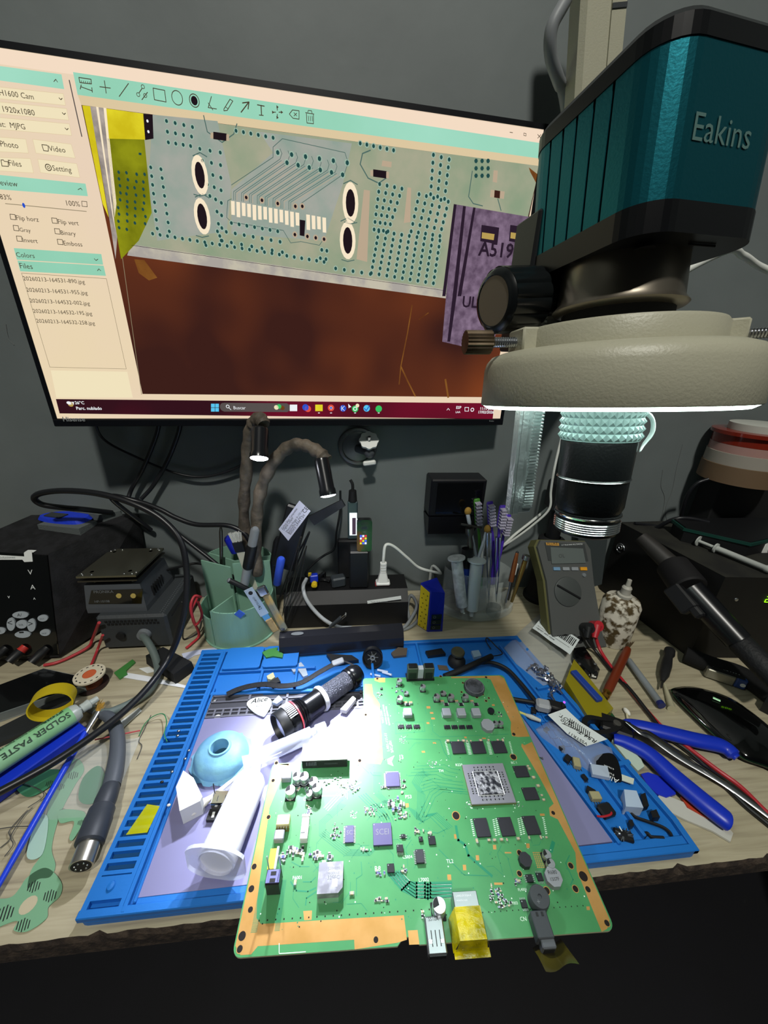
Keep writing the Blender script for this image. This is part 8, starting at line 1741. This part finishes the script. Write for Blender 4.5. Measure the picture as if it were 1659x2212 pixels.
cable('clear_hook', [T(1345, 1738, 6), T(1352, 1746, 6), T(1372, 1748, 6)], .9, white, 'small white plastic hook beside the clear lid box', 'hook', n=7)
i = 0
for x, y, lab in ((1213, 1618, 'loose black transistor furthest back in the right channel'), (1225, 1642, 'loose black part with bent legs in the right channel'), (1244, 1652, 'pale component lying beside the black one in the channel'), (1262, 1682, 'round black component in the middle of the channel'), (1275, 1712, 'large black component with a pale piece in the channel'), (1284, 1724, 'tiny cream block next to the large channel component'), (1180, 1578, 'black part right under the parts bag edge'), (1152, 1538, 'black part lying behind the swab')):
    p = T(x, y, 5); g = G(); s_ = 3+(i % 3); col_ = mat('beige_part', '#9a9470', .5) if 'pale' in lab[:5] or 'cream' in lab else black
    g.box((p.x, p.y, 4.8+s_*.5), (s_*1.8, s_*1.3, s_), 0, i*35, b=.5)
    for k in range(3): g.tube([(p.x+(k-1)*s_*.4, p.y-s_*.5, 5.4), (p.x+(k-1)*s_*.5, p.y-s_*1.2, 5)], .35, 1, 5)
    tag(g.build('loose_component', [col_, steel], loc=(p.x, p.y, 4.8)), lab, 'component'); i += 1
cable('bent_pin', [T(1158, 1632, 8), T(1168, 1637, 8), T(1173, 1640, 8), T(1171, 1635, 9)], .5, steel, 'bent steel pin lying on the grey plate right of the board', 'pin', n=6)
mt = thing('tiny_motor', 'tiny black motor coil with a red wire at the right channel', 'motor', tuple(T(1307, 1757, 5))); c = T(1307, 1756, 5); g = G(); g.box((c.x, c.y, 8), (13, 10, 6), 0, 10, b=1.5); g.build('body', black, mt); g = G(); g.tube(spline([T(1290, 1763, 9), T(1303, 1764, 11.6), T(1318, 1760, 11.4), T(1321, 1755, 11)], 4), .8, 0, 6); g.build('red_wire', redm, mt)
mc = thing('metal_cluster', 'cluster of shiny metal legs at the front of the right channel', 'component', tuple(T(1345, 1808, 5))); c = T(1345, 1808, 5); g = G(); g.box((c.x, c.y, 7), (14, 8, 4), 0, -20, b=1)
for i in range(12): a = random.uniform(0, 6.28); g.tube([(c.x+3*math.cos(a), c.y+2*math.sin(a), 9), (c.x+7*math.cos(a), c.y+5*math.sin(a), 9+random.uniform(-2, 2))], .5, 1, 5)
g.build('body', [black, steel], mc)
for i, (x, y, lab) in enumerate(((386, 1580, 'solder crumb on the mat edge nearest the back'), (384, 1590, 'solder crumb just below the furthest one on the mat edge'), (408, 1622, 'bright solder crumb at the upper plate edge'), (400, 1640, 'solder crumb beside the bright one'), (372, 1668, 'greenish crumb on the mat rail'), (365, 1740, 'white chip near the lower plate edge'), (350, 1690, 'black crumb on the slotted strip'))):
    p = T(x, y, 9); g = G(); g.ell((p.x, p.y, 9.6), (1.6, 1.2, .9), 0, 7); tag(g.build('solder_crumb', [steel, black][i == 6] if i != 5 else white, loc=(p.x, p.y, 9)), lab, 'crumb')
